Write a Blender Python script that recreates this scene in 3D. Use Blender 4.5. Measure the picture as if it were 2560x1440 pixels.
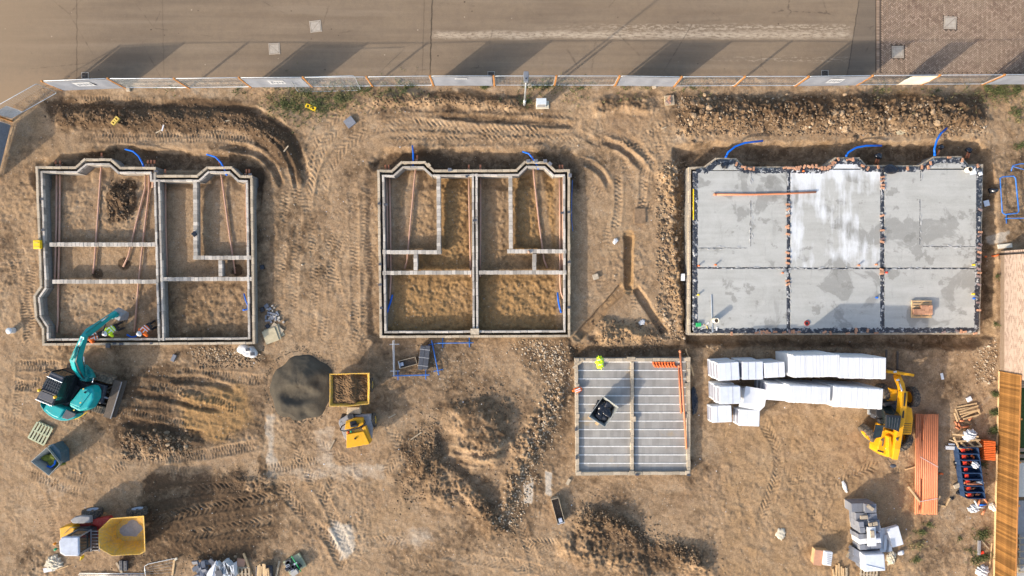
import bpy, bmesh, math, random
import numpy as np
from mathutils import Vector, Matrix

for o in list(bpy.data.objects): bpy.data.objects.remove(o)
scene = bpy.context.scene
COL = scene.collection
rnd = random.Random(7)

# ------------------------------------------------------------------ camera, sky, sun, exposure
CAMZ = 42.67                      # metres above the site; 40 photo pixels per metre at ground level
cam_data = bpy.data.cameras.new('camera')
cam_data.lens = 24; cam_data.sensor_width = 36; cam_data.clip_end = 2000; cam_data.clip_start = 0.5
cam = bpy.data.objects.new('camera', cam_data); COL.objects.link(cam)
cam.location = (0, 0, CAMZ); cam.rotation_euler = (0, 0, 0)
scene.camera = cam

SUN_EL = math.radians(23.5)
SUN_DIR = Vector((-0.785 * math.cos(SUN_EL), -0.62 * math.cos(SUN_EL), math.sin(SUN_EL))).normalized()
world = bpy.data.worlds.new('World'); scene.world = world; world.use_nodes = True
wn = world.node_tree.nodes; wl = world.node_tree.links
for n in list(wn): wn.remove(n)
sky = wn.new('ShaderNodeTexSky'); sky.sky_type = 'NISHITA'; sky.sun_disc = False
sky.sun_elevation = SUN_EL
sky.sun_rotation = math.atan2(SUN_DIR.x, SUN_DIR.y)
sky.air_density = 1.0; sky.dust_density = 2.5; sky.ozone_density = 0.6
bg = wn.new('ShaderNodeBackground'); bg.inputs['Strength'].default_value = 0.15
wo = wn.new('ShaderNodeOutputWorld')
wl.new(sky.outputs[0], bg.inputs['Color']); wl.new(bg.outputs[0], wo.inputs['Surface'])
sl = bpy.data.lights.new('sun', 'SUN'); sl.energy = 2.45; sl.angle = math.radians(0.9); sl.color = (1.0, 0.9, 0.77)
so = bpy.data.objects.new('sun', sl); COL.objects.link(so)
so.rotation_euler = SUN_DIR.to_track_quat('Z', 'Y').to_euler()
so.location = SUN_DIR * 60
scene.view_settings.view_transform = 'Standard'
scene.view_settings.look = 'None'
scene.view_settings.exposure = 1.03
scene.view_settings.gamma = 1.0
scene.view_settings.use_curve_mapping = False

# ------------------------------------------------------------------ helpers
def P(px, py, z=0.0):
    """photo pixel -> world point at height z"""
    k = (CAMZ - z) / CAMZ / 40.0
    return Vector(((px - 1280) * k, (720 - py) * k, z))

ROOTLOC = {}
def tag(o, label=None, cat=None, group=None, kind=None):
    if label: o['label'] = label
    if cat: o['category'] = cat
    if group: o['group'] = group
    if kind: o['kind'] = kind
    return o
def thing(name, label, cat, loc, group=None):
    o = bpy.data.objects.new(name, None); COL.objects.link(o)
    o.location = loc; o.empty_display_size = 0.3
    ROOTLOC[o] = Vector(loc)
    return tag(o, label, cat, group)
def attach(o, parent):
    if parent is not None:
        o.parent = parent
        if parent in ROOTLOC:
            o.matrix_parent_inverse = Matrix.Translation(-ROOTLOC[parent])

class MB:
    def __init__(s): s.v = []; s.f = []; s.m = []; s.mi = 0
    def add(s, vs, fs):
        b = len(s.v); s.v.extend([tuple(x) for x in vs])
        for f in fs: s.f.append(tuple(b + i for i in f)); s.m.append(s.mi)
        return s
    def hexa(s, b, t):
        n = len(b)
        fs = [tuple(range(n - 1, -1, -1)), tuple(range(n, 2 * n))]
        fs += [(i, (i + 1) % n, n + (i + 1) % n, n + i) for i in range(n)]
        return s.add(list(b) + list(t), fs)
    def box(s, c, d, rz=0.0):
        c = Vector(c); ca, sa = math.cos(rz), math.sin(rz)
        x, y, z = d[0] / 2, d[1] / 2, d[2] / 2
        q = [(-x, -y), (x, -y), (x, y), (-x, y)]
        q = [(c.x + a * ca - b * sa, c.y + a * sa + b * ca) for a, b in q]
        return s.hexa([(a, b, c.z - z) for a, b in q], [(a, b, c.z + z) for a, b in q])
    def bar(s, a, b, w, h, up=Vector((0, 0, 1))):
        """rectangular bar from a to b, w across, h in 'up'"""
        a = Vector(a); b = Vector(b); d = (b - a).normalized()
        if abs(d.dot(up)) > 0.98: up = Vector((0, 1, 0))
        r = d.cross(up).normalized(); u = r.cross(d)
        o = [(-w/2, -h/2), (w/2, -h/2), (w/2, h/2), (-w/2, h/2)]
        return s.hexa([a + r*x + u*y for x, y in o][::-1], [b + r*x + u*y for x, y in o][::-1])
    def prism(s, pts, z0, z1, scale=1.0):
        """pts: world xy outline (any order) at the top, scale applies to the top"""
        pts = [Vector((p[0], p[1], 0)) for p in pts]
        if sum(pts[i].x*pts[(i+1) % len(pts)].y - pts[(i+1) % len(pts)].x*pts[i].y for i in range(len(pts))) < 0: pts = pts[::-1]
        c = sum(pts, Vector()) / len(pts)
        return s.hexa([(p.x, p.y, z0) for p in pts], [(c.x + (p.x-c.x)*scale, c.y + (p.y-c.y)*scale, z1) for p in pts])
    def ring(s, path, rad, n=8, closed=False, cap=True):
        path = [Vector(p) for p in path]; k = len(path)
        rads = rad if isinstance(rad, (list, tuple)) else [rad] * k
        vs = []; prev = None
        for i, p in enumerate(path):
            if closed: d = path[(i+1) % k] - path[i-1]
            else: d = path[min(i+1, k-1)] - path[max(i-1, 0)]
            d.normalize()
            if prev is None:
                up = Vector((0, 0, 1)) if abs(d.z) < 0.9 else Vector((1, 0, 0))
                r = d.cross(up).normalized()
            else:
                r = (prev - d * prev.dot(d)).normalized()
            prev = r; u = d.cross(r)
            for j in range(n):
                a = 2 * math.pi * j / n
                vs.append(p + (r * math.cos(a) + u * math.sin(a)) * rads[i])
        fs = []
        for i in range(k if closed else k - 1):
            i2 = (i + 1) % k
            for j in range(n):
                j2 = (j + 1) % n
                fs.append((i*n+j, i*n+j2, i2*n+j2, i2*n+j))
        if cap and not closed:
            fs.append(tuple(range(n-1, -1, -1))); fs.append(tuple((k-1)*n + j for j in range(n)))
        return s.add(vs, fs)
    def cyl(s, a, b, r, n=12, r2=None): return s.ring([a, b], [r, r if r2 is None else r2], n)
    def lathe(s, prof, axis_o, axis_d, n=20):
        """prof: (radius, along) list"""
        o = Vector(axis_o); d = Vector(axis_d).normalized()
        up = Vector((0, 0, 1)) if abs(d.z) < 0.9 else Vector((1, 0, 0))
        r = d.cross(up).normalized(); u = d.cross(r)
        vs = []; m = len(prof)
        for rr, h in prof:
            for j in range(n):
                a = 2*math.pi*j/n; vs.append(o + d*h + (r*math.cos(a) + u*math.sin(a))*rr)
        fs = [(i*n+j, i*n+(j+1) % n, (i+1)*n+(j+1) % n, (i+1)*n+j) for i in range(m-1) for j in range(n)]
        return s.add(vs, fs)
    def crumple(s, c, rad, seed=0, rz=0.0, seg=26, rings=9):
        """thrown-down sheet: ragged outline, folded surface"""
        rr = random.Random(seed); c = Vector(c); ca, sa = math.cos(rz), math.sin(rz); vs = []
        ed = [rr.uniform(0.72, 1.12) for _ in range(seg)]; ph = [(rr.uniform(2, 7), rr.uniform(2, 7), rr.uniform(0, 6)) for _ in range(5)]
        for i in range(rings + 1):
            for j in range(seg):
                t = i/rings; a = 2*math.pi*j/seg; x = math.cos(a)*t*ed[j]*rad[0]; y = math.sin(a)*t*ed[j]*rad[1]
                f = sum(abs(math.sin(p*x/rad[0]+q*y/rad[1]+w)) for p, q, w in ph)/5
                vs.append((c.x+x*ca-y*sa, c.y+x*sa+y*ca, c.z + rad[2]*(f*1.3*(1-t**3) + rr.uniform(-.12, .12)) + (0.02 if i < rings else -0.03)))
        return s.add(vs, [(i*seg+j, (i+1)*seg+j, (i+1)*seg+(j+1) % seg, i*seg+(j+1) % seg) for i in range(rings) for j in range(seg)])
    def blob(s, c, rad, seed=0, amp=0.25, seg=14, rings=9, rz=0.0, freq=2.3):
        rr = random.Random(seed); c = Vector(c)
        ph = [(Vector((rr.gauss(0, 1), rr.gauss(0, 1), rr.gauss(0, 1))) * freq, rr.uniform(0, 6.28)) for _ in range(7)]
        vs = []; ca, sa = math.cos(rz), math.sin(rz)
        for i in range(rings + 1):
            t = math.pi * i / rings
            for j in range(seg):
                a = 2*math.pi*j/seg
                d = Vector((math.sin(t)*math.cos(a), math.sin(t)*math.sin(a), math.cos(t)))
                k = 1 + amp * sum(math.sin(w.dot(d) + p) for w, p in ph) / 3.0
                x, y, z = d.x*rad[0]*k, d.y*rad[1]*k, d.z*rad[2]*k
                vs.append((c.x + x*ca - y*sa, c.y + x*sa + y*ca, c.z + z))
        fs = [(i*seg+j, (i+1)*seg+j, (i+1)*seg+(j+1) % seg, i*seg+(j+1) % seg) for i in range(rings) for j in range(seg)]
        return s.add(vs, fs)

def obj(name, mb, mats, parent=None, bevel=0.0, smooth=False, seg=2):
    me = bpy.data.meshes.new(name)
    me.from_pydata(mb.v, [], mb.f)
    if not isinstance(mats, (list, tuple)): mats = [mats]
    for m in mats: me.materials.append(m)
    if len(mats) > 1: me.polygons.foreach_set('material_index', mb.m)
    if smooth: me.polygons.foreach_set('use_smooth', [True] * len(mb.f))
    me.validate(); me.update()
    o = bpy.data.objects.new(name, me); COL.objects.link(o)
    if bevel > 0:
        b = o.modifiers.new('bevel', 'BEVEL'); b.width = bevel; b.segments = seg; b.limit_method = 'ANGLE'; b.angle_limit = 0.6
        b.harden_normals = False
    attach(o, parent)
    return o
def inst(name, mesh, loc, rz, scale, parent=None, rot=None):
    o = bpy.data.objects.new(name, mesh); COL.objects.link(o)
    attach(o, parent)
    o.location = loc; o.rotation_euler = rot if rot else (0, 0, rz); o.scale = scale
    return o

# ------------------------------------------------------------------ materials
class NT:
    def __init__(s, name):
        s.mat = bpy.data.materials.new(name); s.mat.use_nodes = True
        s.t = s.mat.node_tree; s.n = s.t.nodes
        for n in list(s.n): s.n.remove(n)
        s.out = s.n.new('ShaderNodeOutputMaterial'); s.b = s.n.new('ShaderNodeBsdfPrincipled')
        s.t.links.new(s.b.outputs[0], s.out.inputs['Surface'])
        s.tc = s.n.new('ShaderNodeTexCoord')
    def link(s, a, b): s.t.links.new(a, b)
    def setin(s, sock, v):
        if hasattr(v, 'is_output'): s.link(v, sock)
        else: sock.default_value = v
    def noise(s, scale, detail=4, rough=0.6, vec=None, dist=0.0):
        n = s.n.new('ShaderNodeTexNoise'); n.inputs['Scale'].default_value = scale
        n.inputs['Detail'].default_value = detail; n.inputs['Roughness'].default_value = rough; n.inputs['Distortion'].default_value = dist
        s.link(vec if vec is not None else s.tc.outputs['Object'], n.inputs['Vector']); return n.outputs['Fac']
    def voro(s, scale, out='Distance', feature='F1', vec=None):
        n = s.n.new('ShaderNodeTexVoronoi'); n.feature = feature; n.inputs['Scale'].default_value = scale
        s.link(vec if vec is not None else s.tc.outputs['Object'], n.inputs['Vector']); return n.outputs[out]
    def map(s, scale=(1, 1, 1), rot=(0, 0, 0), vec=None):
        n = s.n.new('ShaderNodeMapping'); n.inputs['Scale'].default_value = scale; n.inputs['Rotation'].default_value = rot
        s.link(vec if vec is not None else s.tc.outputs['Object'], n.inputs['Vector']); return n.outputs[0]
    def ramp(s, fac, stops):
        n = s.n.new('ShaderNodeValToRGB'); cr = n.color_ramp
        while len(cr.elements) < len(stops): cr.elements.new(0.5)
        for e, (p, c) in zip(cr.elements, stops):
            e.position = p; e.color = c if len(c) == 4 else (*c, 1)
        s.link(fac, n.inputs[0]); return n.outputs[0]
    def rng(s, fac, a, b, c=0.0, d=1.0):
        n = s.n.new('ShaderNodeMapRange'); n.inputs[1].default_value = a; n.inputs[2].default_value = b
        n.inputs[3].default_value = c; n.inputs[4].default_value = d; s.setin(n.inputs[0], fac); return n.outputs[0]
    def math(s, op, a, b=0.0):
        n = s.n.new('ShaderNodeMath'); n.operation = op; s.setin(n.inputs[0], a); s.setin(n.inputs[1], b); return n.outputs[0]
    def mix(s, fac, a, b, mode='MIX'):
        n = s.n.new('ShaderNodeMix'); n.data_type = 'RGBA'; n.blend_type = mode; n.clamp_factor = True
        s.setin(n.inputs[0], fac)
        for sock, v in ((n.inputs[6], a), (n.inputs[7], b)):
            if hasattr(v, 'is_output'): s.link(v, sock)
            else: sock.default_value = v if len(v) == 4 else (*v, 1)
        return n.outputs[2]
    def bump(s, h, strength=0.5, dist=0.02):
        n = s.n.new('ShaderNodeBump'); n.inputs['Strength'].default_value = strength; n.inputs['Distance'].default_value = dist
        s.link(h, n.inputs['Height']); s.link(n.outputs[0], s.b.inputs['Normal']); return n
    def done(s, color, rough=0.7, metal=0.0, spec=0.5):
        s.setin(s.b.inputs['Base Color'], color if hasattr(color, 'is_output') or len(color) == 4 else (*color, 1))
        s.setin(s.b.inputs['Roughness'], rough); s.b.inputs['Metallic'].default_value = metal
        s.b.inputs['Specular IOR Level'].default_value = spec
        return s.mat
    def sep(s, vec=None):
        n = s.n.new('ShaderNodeSeparateXYZ'); s.link(vec if vec is not None else s.tc.outputs['Object'], n.inputs[0]); return n.outputs
    def objrand(s):
        return s.n.new('ShaderNodeObjectInfo').outputs['Random']

DUST = (0.36, 0.27, 0.18)
def simple(name, c, rough=0.6, metal=0.0, var=0.18, scale=6.0, dust=0.0, bump=0.0, bscale=25.0, rand=0.0, spec=0.4):
    t = NT(name)
    n = t.noise(scale, 5, 0.65)
    a = tuple(x * (1 - var) for x in c); b = tuple(min(1, x * (1 + var)) for x in c)
    col = t.ramp(n, [(0.3, a), (0.7, b)])
    if rand:
        r = t.rng(t.objrand(), 0, 1, 1 - rand, 1 + rand)
        v = t.n.new('ShaderNodeVectorMath'); v.operation = 'SCALE'; t.link(col, v.inputs[0]); t.link(r, v.inputs[3]); col = v.outputs[0]
    if dust:
        d = t.rng(t.noise(scale * 1.7, 6, 0.7), 0.62 - 0.32 * dust, 0.85 - 0.2 * dust, 0, min(1.0, dust * 1.5))
        col = t.mix(d, col, DUST)
        rough = t.math('MAXIMUM', rough, t.math('MULTIPLY', d, 0.9))
    if bump: t.bump(t.noise(bscale, 4, 0.6), bump, 0.02)
    return t.done(col, rough, metal, spec)

M = {}
M['teal'] = simple('teal_paint', (0.0, 0.335, 0.345), 0.40, dust=0.26, var=0.1, scale=3)
M['teal_dark'] = simple('teal_paint_shade', (0.0, 0.19, 0.19), 0.45, dust=0.3, scale=5)
M['yellow'] = simple('yellow_paint', (0.70, 0.35, 0.008), 0.42, var=0.1, dust=0.30, scale=4)
M['yellow_worn'] = simple('yellow_paint_worn', (0.62, 0.36, 0.03), 0.55, var=0.2, dust=0.62, scale=6)
M['tele'] = simple('orange_yellow_paint', (0.72, 0.34, 0.006), 0.42, var=0.1, dust=0.28, scale=4)
M['red'] = simple('red_paint', (0.30, 0.02, 0.015), 0.5, dust=0.3)
M['redlabel'] = simple('red_card', (0.75, 0.05, 0.02), 0.6, var=0.1)
M['black'] = simple('black_plastic', (0.022, 0.024, 0.03), 0.42, dust=0.18, scale=7)
M['charcoal'] = simple('charcoal_panel', (0.06, 0.065, 0.08), 0.5, dust=0.22, scale=5)
M['rubber'] = simple('tyre_rubber', (0.035, 0.035, 0.036), 0.85, dust=0.55, scale=7, bump=0.3)
M['mudrubber'] = simple('muddy_track', (0.09, 0.075, 0.055), 0.9, dust=0.6, scale=5, bump=0.5)
M['steel'] = simple('worn_steel', (0.085, 0.066, 0.052), 0.6, 0.2, dust=0.25, scale=9)
M['chrome'] = simple('polished_rod', (0.75, 0.76, 0.78), 0.2, 0.9, var=0.05)
M['galv'] = simple('galvanised_tube', (0.56, 0.60, 0.63), 0.4, 0.55, var=0.15, scale=9)
M['greyplate'] = simple('grey_plate', (0.25, 0.25, 0.26), 0.55, dust=0.3)
M['greyplastic'] = simple('grey_plastic', (0.40, 0.44, 0.52), 0.45, dust=0.16, scale=3)
M['glass'] = simple('dark_cab_glass', (0.025, 0.035, 0.035), 0.08, var=0.4, scale=4, spec=0.7)
M['beacon_y'] = simple('amber_lens', (0.9, 0.50, 0.02), 0.3, var=0.05)
M['beacon_o'] = simple('orange_lens', (0.95, 0.28, 0.01), 0.3, var=0.05)
M['beacon_g'] = simple('green_lens', (0.02, 0.42, 0.2), 0.3, var=0.05)
M['eps'] = simple('white_foam', (0.67, 0.68, 0.70), 0.75, var=0.06, scale=2, rand=0.045)
M['wrap'] = simple('white_wrap', (0.60, 0.63, 0.68), 0.35, var=0.07, scale=3, bump=0.25, bscale=9, rand=0.04)
M['foamend'] = simple('grey_foam_end', (0.26, 0.27, 0.33), 0.7, var=0.15)
M['cblock'] = simple('grey_concrete_block', (0.185, 0.195, 0.225), 0.85, var=0.15, scale=8, rand=0.16, bump=0.3)
M['lblock'] = simple('buff_concrete_block', (0.43, 0.355, 0.26), 0.9, var=0.3, scale=6, rand=0.20, dust=0.35, bump=0.3)
M['iblock'] = simple('pale_concrete_block', (0.43, 0.39, 0.34), 0.9, var=0.34, scale=6, rand=0.34, dust=0.35, bump=0.3)
M['core'] = simple('grey_block_mortar', (0.24, 0.22, 0.195), 0.95, var=0.25, scale=7, dust=0.25, bump=0.4)
M['brick'] = simple('orange_brick', (0.48, 0.25, 0.15), 0.85, var=0.18, scale=12, rand=0.25)
M['brickgrey'] = simple('purple_grey_brick', (0.22, 0.16, 0.15), 0.85, var=0.2, scale=12, rand=0.3)
M['timber'] = simple('sawn_timber', (0.56, 0.38, 0.20), 0.8, var=0.2, scale=9, rand=0.15)
M['timber_old'] = simple('weathered_timber', (0.40, 0.32, 0.22), 0.85, var=0.22, scale=9, rand=0.15)
M['timber_green'] = simple('treated_pallet_timber', (0.40, 0.42, 0.28), 0.85, var=0.2, scale=9, rand=0.14)
M['post'] = simple('stained_post', (0.42, 0.19, 0.06), 0.8, var=0.2, scale=7)
M['pipe'] = simple('terracotta_pipe', (0.60, 0.215, 0.10), 0.5, var=0.08, scale=3, dust=0.12, rand=0.09)
M['pipe_dusty'] = simple('dusty_terracotta_pipe', (0.50, 0.285, 0.20), 0.65, var=0.14, scale=3, dust=0.55, rand=0.1)
M['orange'] = simple('orange_plastic', (0.76, 0.16, 0.035), 0.5, var=0.12)
M['blue'] = simple('blue_duct', (0.0, 0.13, 0.62), 0.4, var=0.1, dust=0.06)
M['bluepaint'] = simple('blue_barrier_paint', (0.03, 0.17, 0.55), 0.5, var=0.12, dust=0.18)
M['bluecrate'] = simple('navy_plastic', (0.022, 0.05, 0.115), 0.5, var=0.15, dust=0.12)
M['skipblue'] = simple('blue_grey_skip', (0.055, 0.11, 0.14), 0.5, var=0.2, dust=0.3, scale=5)
M['skipgrey'] = simple('grey_skip', (0.30, 0.31, 0.29), 0.55, var=0.2, dust=0.3, scale=5)
M['bag'] = simple('black_polythene', (0.014, 0.016, 0.022), 0.2, var=0.4, scale=5, spec=0.6)
M['clear'] = simple('milky_polythene', (0.56, 0.58, 0.60), 0.25, var=0.18, scale=8, bump=0.5, bscale=14)
M['whitebag'] = simple('white_woven_sack', (0.60, 0.60, 0.60), 0.55, var=0.1, bump=0.4, bscale=18)
M['sack'] = simple('dirty_sack', (0.55, 0.49, 0.38), 0.8, var=0.15, bump=0.3)
M['ply'] = simple('weathered_ply', (0.47, 0.40, 0.26), 0.85, var=0.18, scale=4)
M['plyred'] = simple('red_clay_board', (0.50, 0.26, 0.16), 0.8, var=0.1)
M['white'] = simple('white_plastic', (0.62, 0.62, 0.62), 0.45, var=0.06)
M['cream'] = simple('cream_board', (0.72, 0.66, 0.54), 0.7, var=0.06)
M['hiy'] = simple('yellow_hi_vis', (0.58, 0.80, 0.02), 0.7, var=0.15, scale=8)
M['hio'] = simple('orange_hi_vis', (0.92, 0.16, 0.015), 0.7, var=0.15, scale=8)
M['reflect'] = simple('reflective_tape', (0.70, 0.72, 0.72), 0.3, var=0.05)
M['cloth'] = simple('dark_workwear', (0.035, 0.033, 0.035), 0.9, var=0.3, dust=0.25)
M['skin'] = simple('skin', (0.55, 0.33, 0.24), 0.6, var=0.08)
M['yplastic'] = simple('yellow_plastic', (0.82, 0.55, 0.01), 0.5, var=0.1, dust=0.12)
M['ydusty'] = simple('faded_yellow_plastic', (0.66, 0.47, 0.10), 0.6, var=0.15, dust=0.3)
M['iron'] = simple('dusty_iron', (0.10, 0.08, 0.065), 0.7, 0.2, var=0.3, dust=0.5, scale=9)
M['cover'] = simple('dusty_steel_cover', (0.42, 0.36, 0.29), 0.6, 0.0, var=0.16, scale=6, dust=0.3)
M['banner'] = simple('grey_mesh_banner', (0.235, 0.255, 0.30), 0.6, var=0.09, scale=2)
M['bannerw'] = simple('white_banner_print', (0.50, 0.52, 0.55), 0.6, var=0.06)
M['ink'] = simple('grey_print', (0.20, 0.22, 0.26), 0.7, var=0.2)
M['greencap'] = simple('green_plastic', (0.03, 0.38, 0.12), 0.5, var=0.1)
M['foamgreen'] = simple('mossy_waste', (0.14, 0.16, 0.025), 0.9, var=0.4, scale=9, bump=0.6)
M['paper'] = simple('paper_sheet', (0.66, 0.70, 0.74), 0.7, var=0.08)
M['lampgrey'] = simple('lamp_grey', (0.22, 0.23, 0.25), 0.45, var=0.1, metal=0.3)
M['cabinet'] = simple('pale_grey_cabinet', (0.56, 0.60, 0.62), 0.5, var=0.07, dust=0.1)

def mk_soil(name='soil', attr=True):
    t = NT(name)
    n1 = t.noise(0.35, 5, 0.6); n2 = t.noise(2.2, 6, 0.68); n3 = t.noise(13, 5, 0.72)
    col = t.ramp(n1, [(0.28, (0.262, 0.165, 0.090)), (0.46, (0.332, 0.220, 0.124)), (0.58, (0.360, 0.242, 0.138)), (0.75, (0.405, 0.290, 0.180))])
    col = t.mix(t.rng(n2, 0.36, 0.64), t.mix(0.36, col, (0.165, 0.104, 0.060)), t.mix(0.28, col, (0.42, 0.305, 0.205)))
    nb = t.noise(0.9, 6, 0.7, dist=1.2)
    col = t.mix(t.rng(nb, 0.52, 0.66, 0, 0.5), col, (0.170, 0.108, 0.060))
    col = t.mix(t.rng(nb, 0.46, 0.34, 0, 0.35), col, (0.43, 0.325, 0.215))
    if attr:
        at = t.n.new('ShaderNodeVertexColor'); at.layer_name = 'soil'
        sp = t.n.new('ShaderNodeSeparateColor'); t.link(at.outputs[0], sp.inputs[0])
        dk, oc, pl = sp.outputs[0], sp.outputs[1], sp.outputs[2]
        nz = t.noise(2.1, 9, 0.74, dist=0.6); nz2 = t.noise(1.1, 8, 0.72)
        def soft(v, k, a, b, m): return t.rng(t.math('ADD', v, t.math('MULTIPLY', t.math('SUBTRACT', nz if k > 0 else nz2, 0.5), abs(k))), a, b, 0.0, m)
        col = t.mix(soft(oc, -1.0, 0.18, 0.75, 0.9), col, t.mix(n2, (0.220, 0.122, 0.046), (0.352, 0.216, 0.094)))
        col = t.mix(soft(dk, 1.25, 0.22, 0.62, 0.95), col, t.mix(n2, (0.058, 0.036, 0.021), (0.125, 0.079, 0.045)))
        col = t.mix(soft(pl, -0.9, 0.20, 0.75, 0.9), col, t.mix(n2, (0.40, 0.335, 0.26), (0.56, 0.49, 0.40)))
    g = t.rng(n3, 0.28, 0.72, 0.66, 1.34)
    v = t.n.new('ShaderNodeVectorMath'); v.operation = 'SCALE'; t.link(col, v.inputs[0]); t.link(g, v.inputs[3]); col = v.outputs[0]
    # scattered pale grit
    vo = t.n.new('ShaderNodeTexVoronoi'); vo.inputs['Scale'].default_value = 7.0; t.link(t.tc.outputs['Object'], vo.inputs['Vector'])
    sc = t.n.new('ShaderNodeSeparateColor'); t.link(vo.outputs['Color'], sc.inputs[0])
    grit = t.math('MULTIPLY', t.math('LESS_THAN', vo.outputs['Distance'], t.rng(sc.outputs[1], 0, 1, 0.10, 0.26)), t.math('GREATER_THAN', sc.outputs[0], 0.74))
    col = t.mix(t.math('MULTIPLY', grit, 0.7), col, t.mix(sc.outputs[2], (0.16, 0.11, 0.07), (0.58, 0.50, 0.40)))
    h = t.math('ADD', t.math('MULTIPLY', n3, 0.6), t.math('ADD', t.math('MULTIPLY', t.noise(38, 3, 0.6), 0.35), t.math('MULTIPLY', grit, 0.25)))
    t.bump(h, 0.9, 0.045)
    return t.done(col, 0.95, 0, 0.15)
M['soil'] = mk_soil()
M['clod'] = simple('earth_clod', (0.17, 0.112, 0.066), 0.95, var=0.4, scale=5, rand=0.3, bump=0.4)
M['palestone'] = simple('pale_rubble', (0.46, 0.375, 0.275), 0.9, var=0.3, scale=4)
M['stone'] = simple('buff_stone', (0.31, 0.22, 0.135), 0.9, var=0.35, scale=5, rand=0.35, bump=0.3)

def mk_sand():
    t = NT('dark_grit'); n = t.noise(1.3, 5, 0.6); n2 = t.noise(30, 3, 0.6)
    col = t.ramp(n, [(0.3, (0.055, 0.046, 0.035)), (0.7, (0.095, 0.081, 0.060))])
    col = t.mix(t.rng(n2, 0.35, 0.7, 0, 0.45), col, (0.14, 0.123, 0.095))
    t.bump(n2, 0.7, 0.03); return t.done(col, 0.95, 0, 0.1)
M['sand'] = mk_sand()

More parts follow.
